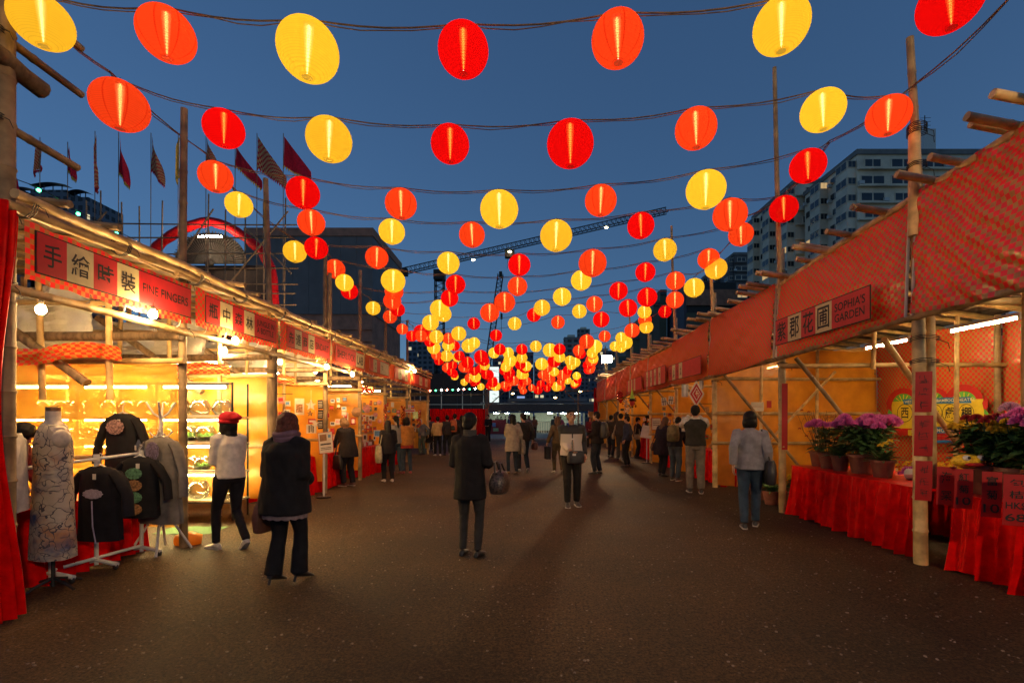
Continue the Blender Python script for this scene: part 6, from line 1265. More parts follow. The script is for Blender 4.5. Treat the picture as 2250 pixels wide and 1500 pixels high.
def person(label, px, h, face, top, legs, shoe, hair='short', hairc=None, arms=('down', 'down'), step=(0., 0.), lean=0., toplen=.88, bulk=1., flare=1., legw=1., det=1, bent=0., sleeve=None, look=0., headp=0., female=True, topm2=None, split=None, skirt=None, seed=0, collar=None, heel=0., loc=None, facef=False):
    p = V(loc) if loc is not None else G(*px); t = thing('person', label, 'person', p, None, R(face)); S = h / 1.7
    vx = {2: .0105, 1: .015, 0: .024}[det]; hairc = hairc or HAIRB
    topm = cloth('top_%s' % label[:24].replace(' ', '_'), top) if not hasattr(top, 'name') else top
    legm = cloth('legs_%s' % label[:24].replace(' ', '_'), legs); shm = mat('shoe_%s' % label[:24].replace(' ', '_'), shoe, .5)
    sw = .165 if female else .185
    def U(q):                                            # upper body: lean forward about the hips
        q = V(q); z = q.z - .93; a = lean * max(0, min(1, z / .25)); c, s = math.cos(a), math.sin(a)
        return V((q.x, q.y * c + z * s, .93 + z * c - q.y * s)) * S if z > 0 else V((q.x, q.y, q.z)) * S
    hc = V((0, .015, 1.585)); cl, sl_ = math.cos(R(look)), math.sin(R(look)); cp, sp_ = math.cos(R(headp)), math.sin(R(headp))
    def HD(q):                                           # head local -> body
        x, y, z = q; y, z = y * cp + z * sp_, z * cp - y * sp_; return U(hc + V((x * cl - y * sl_, x * sl_ + y * cl, z)))
    body, tp, lg, hr = MB(), MB(), MB(), MB()
    def ring(z, rx, ry, y=0., n=20): return [U((rx * math.cos(2 * math.pi * k / n), y + ry * math.sin(2 * math.pi * k / n), z)) for k in range(n)]
    # body under the clothes
    body.rings([ring(z, rx, ry) for z, rx, ry in ((.84, .12, .09), (.95, .135, .095), (1.08, .11, .08), (1.25, .13, .09), (1.36, .14, .08), (1.43, .07, .055))])
    body.tube([U((0, -.012, 1.38)), U((0, -.005, 1.47)), HD((0, -.012, -.02))], [.058 * S, .05 * S, .05 * S], 12)
    body.ball((0, 0, 0), (.073, .09, .1), 18, 12, lambda q: HD((q.x, q.y, q.z + .015))); body.ball((0, .03, -.06), (.05, .055, .055), 14, 10, HD)
    body.ball((0, .098, -.012), (.013, .02, .026), 8, 6, HD); body.ball((0, .082, .035), (.05, .012, .014), 10, 6, HD)
    for s in (-1, 1): body.ball((s * .075, -.005, .0), (.012, .022, .03), 8, 6, HD)
    # arms
    AT = {'down': (.235, .03, .9), 'back': (.23, -.14, .92), 'fwd': (.22, .2, .93), 'front': (.06, .27, 1.1), 'belly': (.1, .2, 1.02), 'photo': (.07, .27, 1.5), 'reach': (.16, .42, 1.22), 'reachlow': (.14, .38, .98), 'up': (.16, .3, 1.75), 'bag': (.17, .2, 1.08), 'pocket': (.2, .05, .93), 'hold': (.05, .21, .99), 'out': (.3, .05, .93)}
    slm = None; hands = []
    for s, a in ((-1, arms[0]), (1, arms[1])):
        sh = V((s * (sw - .015), 0, 1.385)); w = V(AT[a]) if isinstance(a, str) else V(a); w = V((s * w.x, w.y, w.z)); el, wr_ = ik(sh, w, .285, .255, {'photo': (s * .8, -.1, -1), 'bag': (s * .45, -1, -.6), 'pocket': (s * .8, -1, -.2), 'belly': (s * .55, -1, -.5), 'front': (s * .4, -.6, -1)}.get(a if isinstance(a, str) else '', (s * .3, -1, -.25)))
        pts = [U(q) for q in (sh, el, wr_)]; k = bulk
        body.tube([pts[0], pts[0].lerp(pts[1], .5), pts[1], pts[1].lerp(pts[2], .4), pts[2]], [q * S for q in (.045, .042, .038, .037, .026)], 10)
        d = (pts[2] - pts[1]).normalized(); inw = V((-s, .4, 0)); x = d.cross(inw).normalized(); nrm = x.cross(d).normalized()
        if a in ('front', 'belly', 'photo', 'hold', 'up', 'reach', 'reachlow'): d = (d + V((-s * .35, .15, .05))).normalized(); x = d.cross(V((0, 0, 1))).normalized(); nrm = x.cross(d).normalized()
        pc = pts[2] + d * .05 * S; body.tube([pts[2], pts[2] + d * .04 * S, pts[2] + d * .09 * S], [.024 * S, .036 * S, .034 * S], 10, True, .6)
        for f in range(4):                               # four fingers and a thumb
            o_ = x * ((f - 1.5) * .019 * S); L = (.07, .08, .076, .058)[f] * S; r = .0095 * S; q0 = pts[2] + d * .085 * S + o_; q1 = q0 + d * L * .5 + nrm * .008 * S; body.tube([q0 - d * .02 * S, q0, q1, q1 + d * L * .42 + nrm * .028 * S], [r * 1.05, r, r * .95, r * .75], 7)
        q0 = pts[2] + d * .03 * S - x * .03 * S * (1 if s > 0 else 1); body.tube([q0, q0 + d * .035 * S - x * .02 * S + nrm * .01 * S, q0 + d * .07 * S - x * .018 * S + nrm * .025 * S], [.0125 * S, .011 * S, .0085 * S], 7)
        e = min(1, .93); cuff = pts[1].lerp(pts[2], e)
        (tp if sleeve is None else (sleeve_b := MB())).tube([pts[0] + V((-s * .05, 0, .01)) * S, pts[0], pts[0].lerp(pts[1], .5), pts[1], pts[1].lerp(pts[2], .5), cuff], [q * S * k for q in (.062, .07, .062, .056, .052, .046)], 14)
        if sleeve is not None: organic('sleeve', sleeve_b, sleeve, t, vx, 3, .004 * S, 12, seed + 5)
        hands.append((pts[2], d))
    # legs
    for s, st in ((-1, step[0]), (1, step[1])):
        lift = abs(st) * .25 if st < -.12 else 0.; hip = V((s * .085, 0, .9)); ft = V((s * (.1 if abs(st) < .1 else .08), st, .085 + lift + heel * .05)); ds = (ft - hip).length; q_ = min(1.06, max(.9, ds * 1.012 / .83)) if st > -.12 else 1; kn, an = ik(hip, ft, .425 * q_, .405 * q_, (s * .08, 1, 0))
        body.tube([q * S for q in (hip, hip.lerp(kn, .4), kn, kn.lerp(an, .4), an)], [q * S for q in (.075, .07, .05, .048, .035)], 12)
        w = legw; lg.tube([V(q) * S for q in (hip + V((0, -.01, .06)), hip, hip.lerp(kn, .5), kn, kn.lerp(an, .35), an + V((0, -.01, .0 if heel < .5 else -.03)))], [q * S for q in (.088, .1, .083 * (1 + (w - 1) * .4), .066 * w, .064 * w, .052 * w if heel < .5 else .085)], 16)
        sb = MB(); lt = lift > .02; tilt = -.7 if lt else (-.28 if heel else 0)
        def FT(q, an=an, tilt=tilt, s=s):
            x, y, z = q; y2 = y * math.cos(tilt) - (z - .0) * math.sin(tilt); z2 = z * math.cos(tilt) + y * math.sin(tilt); a_ = s * -.1; return (V((an.x, an.y, an.z - .085)) + V((x * math.cos(a_) - y2 * math.sin(a_), x * math.sin(a_) + y2 * math.cos(a_), z2))) * S
        rs_ = [(-.075, .026, .05, .012), (-.06, .034, .075, .005), (-.01, .037, .088, .004), (.05, .04, .066, .004), (.11, .046, .048, .004), (.155, .042, .036, .005), (.18, .022, .022, .008)]
        sb.rings([[FT((rx * math.cos(a), y, max(zb, zb + (zt - zb) * (.5 + .5 * math.sin(a))))) for a in np.linspace(0, 2 * math.pi, 15)[:-1]] for y, rx, zt, zb in rs_])
        if heel: sb.tube([FT((0, -.055, .03)), FT((0, -.06, -.045 * heel))], .014 * S, 8); 
        sb.build('shoe', shm, t, local=True)
        if det == 2 and not heel and shoe[0] > .02: MB().rings([[FT((1.04 * rx * math.cos(a), y, z)) for y, rx in ()] for z in ()] if False else [[FT((rx * 1.06 * c_, y_, z_)) for c_, y_, rx in [(1, y, r_) for y, r_, _, _ in rs_] + [(-1, y, r_) for y, r_, _, _ in rs_[::-1]]] for z_ in (.0, .018)]).build('sole', mat('sole', (.45, .42, .36), .7), t, local=True)
    lg.rings([[V((rx * math.cos(2 * math.pi * k / 18), ry * math.sin(2 * math.pi * k / 18) - .012, z)) * S for k in range(18)] for z, rx, ry in ((.84, .12, .1), (.9, .165, .118), (.97, .16, .11), (1.03, .14, .1))])
    # top garment
    zs = [z for z in (toplen, .95, 1.08, 1.2, 1.32, 1.39, 1.435) if z >= toplen]; B = bulk
    if toplen < .9: zs = [toplen] + [z for z in (.72, .84, .95, 1.08, 1.2, 1.32, 1.39, 1.435) if z > toplen + .05]
    prx = lambda z: float(np.interp(z, [.5, .9, 1.08, 1.25, 1.33, 1.4, 1.44], [.205 * flare, .178 * flare, .158, .168, sw + .01, sw - .03, .075])) * (B if z < 1.4 else 1)
    pry = lambda z: float(np.interp(z, [.5, .9, 1.08, 1.25, 1.33, 1.4, 1.44], [.155 * flare, .135 * flare, .118, .125, .118, .09, .065])) * (B if z < 1.4 else 1)
    tp.rings([ring(z, prx(z), pry(z), -.008) for z in zs])
    if collar: tp.tube([U((0, -.008, 1.41)), U((0, 0, 1.46))], [.074 * S, .064 * S], 14)
    wr = {2: .0055, 1: .006, 0: .007}[det] * S
    if bulk > 1.15: wr *= 1.2
    bo = organic('body', body, SKIN, t, .0085 if det == 2 else (.011 if det == 1 else .018), 2)
    to = organic('jacket', tp, topm, t, vx, 4, wr, 8, seed); organic('trousers', lg, legm, t, vx, 3, wr * .9, 10, seed + 3)
    # hair
    sc_ = {'short': [((0, -.012, .035), (.083, .1, .09)), ((0, -.055, -.02), (.068, .052, .07)), ((-.055, -.02, .01), (.03, .05, .05)), ((.055, -.02, .01), (.03, .05, .05))],
           'bob': [((0, -.008, .035), (.094, .106, .095)), ((0, -.035, -.045), (.096, .082, .095)), ((-.07, .012, -.04), (.03, .055, .09)), ((.07, .012, -.04), (.03, .055, .09))],
           'long': [((0, -.012, .035), (.088, .102, .09)), ((0, -.055, -.06), (.085, .06, .11)), ((0, -.075, -.2), (.08, .045, .15)), ((-.07, .0, -.06), (.025, .045, .1)), ((.07, .0, -.06), (.025, .045, .1))],
           'pony': [((0, -.012, .035), (.084, .1, .09)), ((0, -.055, -.02), (.068, .05, .06)), ((0, -.115, -.06), (.035, .035, .12)), ((0, -.12, -.18), (.028, .028, .09))],
           'bald': [((0, -.035, .02), (.083, .084, .065)), ((0, -.012, .07), (.072, .085, .05)), ((0, -.055, -.02), (.07, .05, .06))]}[hair]
    for c_, r_ in sc_: hr.ball((0, 0, 0), r_, 14, 10, lambda q, c_=c_: HD(q + V(c_)))
    organic('hair', hr, hairc, t, .012 if det else .02, 2, .005, 26, seed + 9)
    if facef:
        for s in (-1, 1):
            MB().ball((s * .032, .083, .018), (.015, .008, .007), 8, 6, HD).build('eye', WHITE, t, local=True); MB().ball((s * .032, .09, .018), (.006, .004, .006), 8, 6, HD).build('iris', INK, t, local=True)
            MB().ball((s * .033, .086, .042), (.022, .006, .005), 8, 5, HD).build('eyebrow', hairc, t, local=True)
        MB().ball((0, .083, -.058), (.024, .006, .006), 8, 6, HD).build('mouth', mat('lips', (.3, .1, .08), .5), t, local=True)
    return dict(t=t, U=U, HD=HD, S=S, hands=hands, p=p, face=R(face))
def W(q, pr):                                            # body local -> world
    c, s = math.cos(pr['face']), math.sin(pr['face']); q = V(q); return pr['p'] + V((q.x * c - q.y * s, q.x * s + q.y * c, q.z))
def held(name, label, cat, pr, parts):
    """a thing carried by a person: own top-level object in the carrier's frame"""
    t = thing(name, label, cat, pr['p'], None, pr['face'])
    for nm, b, m in parts: b.build(nm, m, t, local=True)
    return t
def bagshape(c, w, d, h, puff=1.1, n=16):
    c = V(c); f = lambda z, k: [c + V((w / 2 * k * math.copysign(abs(math.cos(a)) ** .6, math.cos(a)), d / 2 * k * math.copysign(abs(math.sin(a)) ** .7, math.sin(a)), z)) for a in np.linspace(0, 2 * math.pi, n + 1)[:-1]]
    return MB().rings([f(-h, .82), f(-h * .95, .98), f(-h * .55, puff), f(-h * .15, .92), f(0, .7)])
def packshape(c, w, d, h):
    c = V(c); f = lambda z, k, kd: [c + V((w / 2 * k * math.copysign(abs(math.cos(a)) ** .55, math.cos(a)), d / 2 * kd * math.copysign(abs(math.sin(a)) ** .6, math.sin(a)), z)) for a in np.linspace(0, 2 * math.pi, 17)[:-1]]
    return MB().rings([f(-h / 2, .8, .7), f(-h * .44, .97, 1.05), f(0, 1, 1.1), f(h * .32, .92, .85), f(h * .46, .7, .6), f(h * .5, .3, .3)])
BLKL = mat('black_leather', (.018, .016, .016), .4); CANV = mat('canvas', (.33, .27, .17), .85); OLIVE = mat('olive_canvas', (.13, .11, .045), .85); BROWNL = mat('brown_leather', (.1, .04, .025), .45)
def strap(pts, r=.012): return MB().tube(pts, r, 6)
def shoulder_bag(label, pr, side, m, drop=.95, size=(.3, .12, .26), y=-.02, name='shoulder_bag'):
    S = pr['S']; x = side * .235; U = pr['U']
    return held(name, label, 'bag', pr, [('bag_body', bagshape((x * S * 1.12, y * S, (drop + .0) * S), size[1], size[0], size[2]), m), ('strap', strap([V((x * 1.1, y - .1, drop - .03)) * S, U((side * .15, -.05, 1.44)), U((side * .14, .03, 1.445)), V((x * 1.1, y + .1, drop - .03)) * S]), m)])
def backpack(label, pr, m, m2, size=(.3, .17, .42)):
    U, S = pr['U'], pr['S']; c = U((0, -.2, 1.2)); parts = [('pack', packshape(c, *size), m), ('pocket', packshape(c + V((0, -.085, -.09)), size[0] * .75, .09, size[2] * .4), m2), ('handle', strap([c + V((-.04, .02, .2)), c + V((0, .02, .235)), c + V((.04, .02, .2))], .008), m2)]
    for s in (-1, 1): parts.append(('strap', strap([U((s * .08, -.14, 1.38)), U((s * .1, -.02, 1.46)), U((s * .12, .1, 1.34)), U((s * .13, .09, 1.15)), U((s * .12, -.12, 1.05))], .018), m2))
    return held('backpack', label, 'backpack', pr, parts)

# the nine nearest figures
pr = person('person in a red slouch beanie and pale sweater with black trousers at the bowl stall', (505, 1206), 1.64, 62, (.62, .55, .46), (.014, .013, .016), (.55, .5, .42), 'long', None, ('front', 'front'), (.16, -.2), .04, .9, 1.0, 1.0, .8, 2, seed=11, headp=-4)
t = thing('beanie', 'slouchy red knitted beanie on the person at the bowl stall', 'hat', pr['p'], None, pr['face'])
b = MB(); HD = pr['HD']; b.ball((0, -.008, .05), (.1, .118, .09), 18, 12, HD); b.ball((0, -.1, .075), (.078, .08, .062), 14, 10, HD); b.ball((0, -.17, .07), (.055, .075, .042), 12, 8, HD)
organic('knit', b, cloth('beanie_red', (.42, .012, .02)), t, .009, 3, .003, 40, 2)
MB().tube([HD((.098 * math.cos(a), -.006 + .114 * math.sin(a), .012)) for a in np.linspace(0, 2 * math.pi, 25)], .017, 8, False).build('cuff', cloth('beanie_red', (.42, .012, .02)), t, local=True)
pr = person('person in a bulky black knit cardigan and mauve scarf with auburn bob, seen from behind', (628, 1283), 1.63, -14, (.012, .011, .012), (.010, .010, .012), (.012, .011, .011), 'bob', HAIRR, ('belly', 'belly'), (-.05, .1), .02, .72, 1.42, .98, 1.05, 2, seed=12, heel=1., look=-6)
t = thing('scarf', 'mauve scarf wound round the neck of the person in the black cardigan', 'scarf', pr['p'], None, pr['face']); U = pr['U']
for k in range(3): MB().tube([U(((.088 + .008 * k) * math.cos(a), .0 + (.082 + .006 * k) * math.sin(a), 1.425 + .035 * k + .012 * math.sin(a * 2 + k))) for a in np.linspace(0, 2 * math.pi, 25)], .03, 10, False).build('fold', cloth('mauve', (.16, .09, .12)), t, local=True)
S = pr['S']; t = thing('lace_hem', 'scalloped mauve grey hem showing under the black cardigan', 'skirt', pr['p'], None, pr['face'])
MB().grid(lambda s, q: V((.225 * math.cos(s * 6.2832) * (1 + .02 * math.sin(s * 120)), .17 * math.sin(s * 6.2832) - .008, .765 - .085 * q - .012 * abs(math.sin(s * 50)) * q)) * S, 140, 3).build('frill', cloth('frill', (.2, .15, .16)), t, local=True)
shoulder_bag('dark brown bag at the left side of the person in the black cardigan', pr, -1, BROWNL, .82, (.26, .1, .3), .02)
pr = person('person with short black hair in a long black coat and grey turtleneck, back to camera', (1033, 1222), 1.64, -12, (.014, .012, .012), (.032, .03, .028), (.012, .011, .011), 'short', None, ('belly', 'bag'), (.02, .0), .0, .69, 1.12, .92, .82, 2, seed=13, look=-14)
S, U = pr['S'], pr['U']; t = thing('turtleneck', 'grey ribbed turtleneck collar of the person in the long black coat', 'sweater', pr['p'], None, pr['face'])
for k in range(4): MB().tube([U((.069 * math.cos(a), -.008 + .064 * math.sin(a), 1.43 + .02 * k)) for a in np.linspace(0, 2 * math.pi, 25)], .0135, 8, False).build('collar_fold', cloth('grey_rib', (.06, .055, .05)), t, local=True)
held('handbag', 'patterned dark handbag hanging from the elbow of the person in the long black coat', 'handbag', pr, [('bag_body', bagshape(V((.33, .12, 1.0)) * S, .19, .34, .24, 1.15), mat('patterned_leather', (.05, .035, .028), .4, 0, .95, 45)), ('trim', MB().tube([V((.33, -.02, .99)) * S, V((.33, .12, 1.015)) * S, V((.33, .26, .99)) * S], .014, 6), BLKL),
      ('handle', strap([V((.3, .02, .99)) * S, V((.28, .06, 1.11)) * S, V((.28, .15, 1.12)) * S, V((.3, .22, .99)) * S], .011), BLKL), ('handle', strap([V((.37, .02, .99)) * S, V((.34, .07, 1.1)) * S, V((.34, .16, 1.1)) * S, V((.37, .22, .99)) * S], .011), BLKL)])
# man facing the camera, two-tone jacket
m, n, l, b_ = nodes_of('two_tone_jacket'); tc = n.new('ShaderNodeTexCoord'); sp = n.new('ShaderNodeSeparateXYZ'); l.new(tc.outputs['Object'], sp.inputs[0])
gz = n.new('ShaderNodeMath'); gz.operation = 'LESS_THAN'; gz.inputs[1].default_value = 1.29; l.new(sp.outputs[2], gz.inputs[0]); ax = n.new('ShaderNodeMath'); ax.operation = 'ABSOLUTE'; l.new(sp.outputs[0], ax.inputs[0]); gx2 = n.new('ShaderNodeMath'); gx2.operation = 'LESS_THAN'; gx2.inputs[1].default_value = .2; l.new(ax.outputs[0], gx2.inputs[0])
mm = n.new('ShaderNodeMath'); mm.operation = 'MULTIPLY'; zp = n.new('ShaderNodeMath'); zp.operation = 'GREATER_THAN'; zp.inputs[1].default_value = .011; l.new(ax.outputs[0], zp.inputs[0]); m0_ = n.new('ShaderNodeMath'); m0_.operation = 'MULTIPLY'; l.new(gx2.outputs[0], m0_.inputs[0]); l.new(zp.outputs[0], m0_.inputs[1]); l.new(gz.outputs[0], mm.inputs[0]); l.new(m0_.outputs[0], mm.inputs[1]); mx = n.new('ShaderNodeMixRGB'); l.new(mm.outputs[0], mx.inputs[0]); mx.inputs[1].default_value = (.022, .02, .016, 1); mx.inputs[2].default_value = (.52, .45, .37, 1); l.new(mx.outputs[0], b_.inputs['Base Color']); b_.inputs['Roughness'].default_value = .7
pr = person('person with glasses and blue collar in a black and white jacket walking towards the camera', (1255, 1110), 1.72, 184, m, (.018, .016, .014), (.07, .06, .05), 'bald', None, ('down', 'hold'), (.0, .1), .0, .9, 1.12, 1., 1.05, 2, seed=14, female=False, facef=True, look=6, headp=-3)
S, U, HD = pr['S'], pr['U'], pr['HD']
t = thing('spectacles', 'thin-rimmed glasses of the person in the black and white jacket', 'glasses', pr['p'], None, pr['face'])
for s in (-1, 1): MB().tube([HD((s * .033 + .024 * math.cos(a), .103, .018 + .017 * math.sin(a))) for a in np.linspace(0, 6.283, 17)], .0022, 5, False).build('rim', BLK, t, local=True); MB().tube([HD((s * .057, .1, .022)), HD((s * .078, .0, .02))], .002, 4).build('temple', BLK, t, local=True)
MB().tube([HD((-.01, .104, .02)), HD((.01, .104, .02))], .002, 4).build('bridge', BLK, t, local=True)
t = thing('polo_collar', 'blue shirt collar of the person in the black and white jacket', 'shirt collar', pr['p'], None, pr['face'])
for s in (-1, 1): MB().grid(lambda a, q, s=s: U((s * (.078 - .02 * a), -.04 + .135 * a, 1.47 - .05 * q - .02 * a * q)), 6, 3).build('collar_wing', cloth('blue_collar', (.02, .06, .3)), t, local=True)
b = MB(); 
held('sling_bag', 'black messenger bag held at the waist of the person in the black and white jacket', 'bag', pr, [('bag_body', bagshape(V((-.04, .235, .99)) * S, .3, .13, .22, 1.05), BLKL), ('flap', MB().box(V((-.04, .305, .94)) * S, (.26, .02, .1)), BLKL), ('tag', MB().box(V((.0, .32, .93)) * S, (.06, .006, .035), .0), WHITE)])
held('water_bottle', 'clear water bottle in the hand of the person in the black and white jacket', 'bottle', pr, [('bottle', MB().lathe([(.03, 0), (.032, .02), (.03, .13), (.014, .17), (.014, .19)], 12, V((.03, .32, 1.0)) * S), GLASSM), ('cap', MB().lathe([(.016, .19), (.016, .21), (.004, .212)], 10, V((.03, .32, 1.0)) * S), WHITE)])
# grey jacket, right
pr = person('person in a pale grey jacket and blue jeans walking beside the flower table', (1648, 1158), 1.67, -22, (.24, .23, .24), (.035, .06, .09), (.03, .028, .028), 'bob', HAIRB, ('back', 'down'), (-.1, .14), .03, .86, 1.08, 1.1, 1.0, 2, seed=15, look=-8, female=False, collar=True)
shoulder_bag('large black shoulder bag on the right side of the person in the grey jacket', pr, 1, BLKL, 1.0, (.36, .15, .34), -.02)
# vest man
vest = cloth('dark_vest', (.03, .028, .022)); shirt = cloth('white_shirt', (.55, .5, .42))
pr = person('person in a dark knitted vest and white shirt raising a camera, seen from behind', (1528, 1082), 1.84, -14, vest, (.16, .13, .1), (.03, .027, .025), 'short', HAIRB, ('photo', 'photo'), (.05, -.06), .0, .92, 1.14, .98, 1.18, 2, sleeve=shirt, seed=16, female=False, look=-8, headp=-6)
U, S = pr['U'], pr['S']; t = thing('shirt_collar', 'white shirt collar above the dark knitted vest', 'shirt collar', pr['p'], None, pr['face']); MB().tube([U((.072 * math.cos(a), -.005 + .066 * math.sin(a), 1.44)) for a in np.linspace(0, 6.283, 25)], .02, 8, False).build('band', shirt, t, local=True)
held('camera', 'small black camera held up by the person in the dark vest', 'camera', pr, [('case', MB().box(V((0, .38, 1.56)) * S, (.12, .05, .08)), BLKL), ('lens', MB().tube([V((0, .4, 1.56)) * S, V((0, .46, 1.56)) * S], .03, 12), BLK)])
# backpacker pair
pr = person('person in a black jacket and jeans with an olive backpack, stooping to the right stall', (1483, 1055), 1.62, -42, (.016, .015, .02), (.05, .065, .08), (.05, .045, .04), 'short', HAIRB, ('reachlow', 'reachlow'), (.05, -.05), .3, .9, 1.15, 1.05, 1.1, 2, seed=17, female=False, headp=14)
backpack('olive canvas backpack on the stooping person at the right stall', pr, OLIVE, mat('olive_dark', (.1, .085, .03), .85))
pr = person('person in a long dark padded coat beside the olive backpack', (1454, 1046), 1.6, -60, (.02, .014, .02), (.015, .015, .018), (.02, .018, .018), 'long', HAIRBR, ('belly', 'belly'), (.05, -.03), .2, .62, 1.25, 1.05, .95, 1, seed=18, headp=12)
shoulder_bag('brown strapped bag on the person in the long padded coat', pr, -1, BROWNL, .95, (.24, .1, .22))
# navy jacket man
pr = person('person in a navy jacket with grey shoulder stripes standing left of the notice stand', (1378, 1025), 1.62, 68, (.035, .04, .065), (.018, .016, .016), (.05, .035, .03), 'short', HAIRB, ('down', 'down'), (.03, -.03), .0, .88, 1.18, 1.03, 1.1, 1, seed=19, female=False)
# dark jacket man facing left with backpack
pr = person('person in a dark brown jacket and jeans gazing left, wearing a black backpack', (1312, 1041), 1.74, 62, (.02, .015, .013), (.022, .026, .034), (.035, .03, .025), 'short', HAIRB, ('belly', 'belly'), (.04, -.04), .02, .84, 1.18, 1.03, 1.1, 1, seed=20, female=False, headp=-6, look=8)
backpack('black backpack on the person in the dark brown jacket', pr, BLKL, BLKL, (.3, .2, .46))
# couple in the middle
pr = person('person in a beige knee-length coat and brown boots with long hair, eating a snack', (1126, 1041), 1.66, 24, (.28, .23, .17), (.02, .03, .045), (.13, .08, .04), 'long', HAIRB, ('front', 'down'), (.06, -.05), .0, .66, 1.12, 1.08, .8, 1, seed=21, look=30)
for s in (-1, 1): pass
held('snack', 'yellow snack bag held by the person in the beige coat', 'snack', pr, [('packet', MB().box(V((-.08, .33, 1.16)) * pr['S'], (.08, .04, .13), .3), CHRY['yellow'])])
shoulder_bag('grey brown tote on the back of the person in the beige coat', pr, 1, mat('taupe_cloth', (.17, .14, .11), .85), .98, (.36, .12, .4), -.06)
pr = person('person in a dark jacket and jeans walking behind the beige coat', (1150, 1036), 1.7, 20, (.03, .025, .02), (.02, .026, .036), (.3, .28, .26), 'short', HAIRB, ('down', 'back'), (.14, -.16), .02, .9, 1.15, 1., 1., 1, seed=22, female=False, look=25)
held('holdall', 'brown holdall hanging by the hip of the person in the dark jacket', 'bag', pr, [('bag_body', bagshape(V((.3, -.12, .86)) * pr['S'], .14, .3, .22), BROWNL), ('handle', strap([V((.3, -.2, .86)) * pr['S'], V((.27, -.15, .95)) * pr['S'], V((.3, -.05, .86)) * pr['S']], .01), BROWNL)])
# woman behind the glasses man
pr = person('person in an olive brown jacket and trousers walking away, mostly behind the man with glasses', (1226, 1040), 1.6, 10, (.1, .065, .03), (.075, .055, .03), (.3, .26, .2), 'long', HAIRBR, ('out', 'down'), (.14, -.22), .03, .9, 1.1, 1., .95, 1, seed=23)
held('shopping_bag', 'black and white checked shopping bag in the hand of the person in olive brown', 'shopping bag', pr, [('bag_body', MB().box(V((-.31, .05, .62)) * pr['S'], (.13, .26, .34)), tarp('checked_bag', (.6, .55, .45), .1, 0, 0, .5, ((.03, .03, .03), .05))), ('handle', strap([V((-.31, -.03, .79)) * pr['S'], V((-.31, .05, .92)) * pr['S'], V((-.31, .13, .79)) * pr['S']], .008), BLKL)])
# left side shoppers
pr = person('stooping old person in a dark coat with light brown bob at the craft table', (765, 1067), 1.58, 58, (.02, .016, .017), (.016, .014, .016), (.08, .03, .025), 'bob', mat('light_brown_hair', (.26, .15, .07), .5, 0, .3, 50, .6), ('reachlow', 'reachlow'), (.04, -.04), .22, .72, 1.3, 1.08, 1.2, 2, seed=24, headp=18)
shoulder_bag('black bag at the side of the stooping old person', pr, -1, BLKL, .78, (.28, .12, .32), .06)
pr = person('grey-haired person in a dark jacket hidden behind the stooping old one', (752, 1042), 1.55, 70, (.03, .028, .03), (.02, .02, .02), (.03, .03, .03), 'short', HAIRG, ('belly', 'belly'), (0, 0), .15, .8, 1.15, 1, 1, 1, seed=25, female=False)
pr = person('person in black with white shoes and long black hair carrying a cream tote', (853, 1058), 1.5, 30, (.014, .012, .014), (.013, .012, .014), (.6, .55, .5), 'long', HAIRB, ('belly', 'belly'), (.05, -.04), .05, .78, 1.15, 1.0, 1.1, 1, seed=26, headp=8)
shoulder_bag('large cream canvas tote on the person in black with white shoes', pr, -1, CANV, 1.02, (.34, .13, .42), -.02, 'tote_bag')
pr = person('person in a striped grey sweater and jeans behind the cream tote', (872, 1041), 1.62, 38, (.19, .17, .15), (.03, .045, .065), (.15, .03, .03), 'pony', HAIRB, ('belly', 'belly'), (.03, -.03), .08, .9, 1.05, 1, .95, 1, seed=27, headp=8)
pr = person('person in an amber padded vest over a rust sweater with red shoes', (894, 1040), 1.58, 28, (.3, .12, .025), (.03, .045, .065), (.3, .05, .05), 'bob', HAIRB, ('belly', 'belly'), (.02, -.04), .06, .86, 1.18, 1.05, 1., 1, seed=28, headp=8)
t = thing('rust_hem', 'rust red sweater hem below the amber vest', 'sweater', pr['p'], None, pr['face']); MB().grid(lambda s, q: V((.205 * math.cos(s * 6.2832), .158 * math.sin(s * 6.2832) - .008, .9 - .13 * q)) * pr['S'], 40, 3).build('hem', cloth('rust', (.22, .03, .02)), t, local=True)
pr = person('white-haired old person in a blue grey sweater and green trousers, hands behind the back', (928, 999), 1.52, 48, (.11, .12, .13), (.1, .13, .1), (.1, .09, .08), 'short', HAIRG, ('back', 'back'), (.02, -.02), .25, .88, 1.2, 1, 1.1, 1, seed=29, female=False)
pr = person('person in a straw-coloured jacket and black trousers pushing a wheelchair', (962, 1001), 1.6, 22, (.4, .27, .12), (.016, .014, .014), (.5, .46, .42), 'short', HAIRB, ('fwd', 'fwd'), (.04, -.04), .05, .88, 1.12, 1.02, 1.0, 1, seed=30)
p = G(940, 997); t = thing('wheelchair', 'wheelchair with spoked wheels beside the straw-coloured jacket', 'wheelchair', p, None, .5)
for s in (-1, 1):
    MB().tube([(s * .27, .28 * math.cos(a), .29 + .28 * math.sin(a)) for a in np.linspace(0, 6.283, 25)], .018, 6, False).build('tyre', BLK, t, local=True)
    b = MB()
    for k in range(10): a = k * .6283; b.tube([(s * .27, 0, .29), (s * .27, .27 * math.cos(a), .29 + .27 * math.sin(a))], .004, 4)
    b.build('spokes', GREYP, t, local=True); MB().tube([(s * .23, -.05, .5), (s * .23, -.08, .95), (s * .23, -.2, .97)], .015, 6).build('push_handle', GREYP, t, local=True); MB().tube([(s * .23, -.05, .5), (s * .23, .4, .5), (s * .22, .55, .12)], .014, 6).build('frame_tube', GREYP, t, local=True)
MB().box((0, .15, .5), (.44, .42, .04)).build('seat', BLK, t, local=True); MB().box((0, -.07, .74), (.44, .04, .42)).build('backrest', BLK, t, local=True)
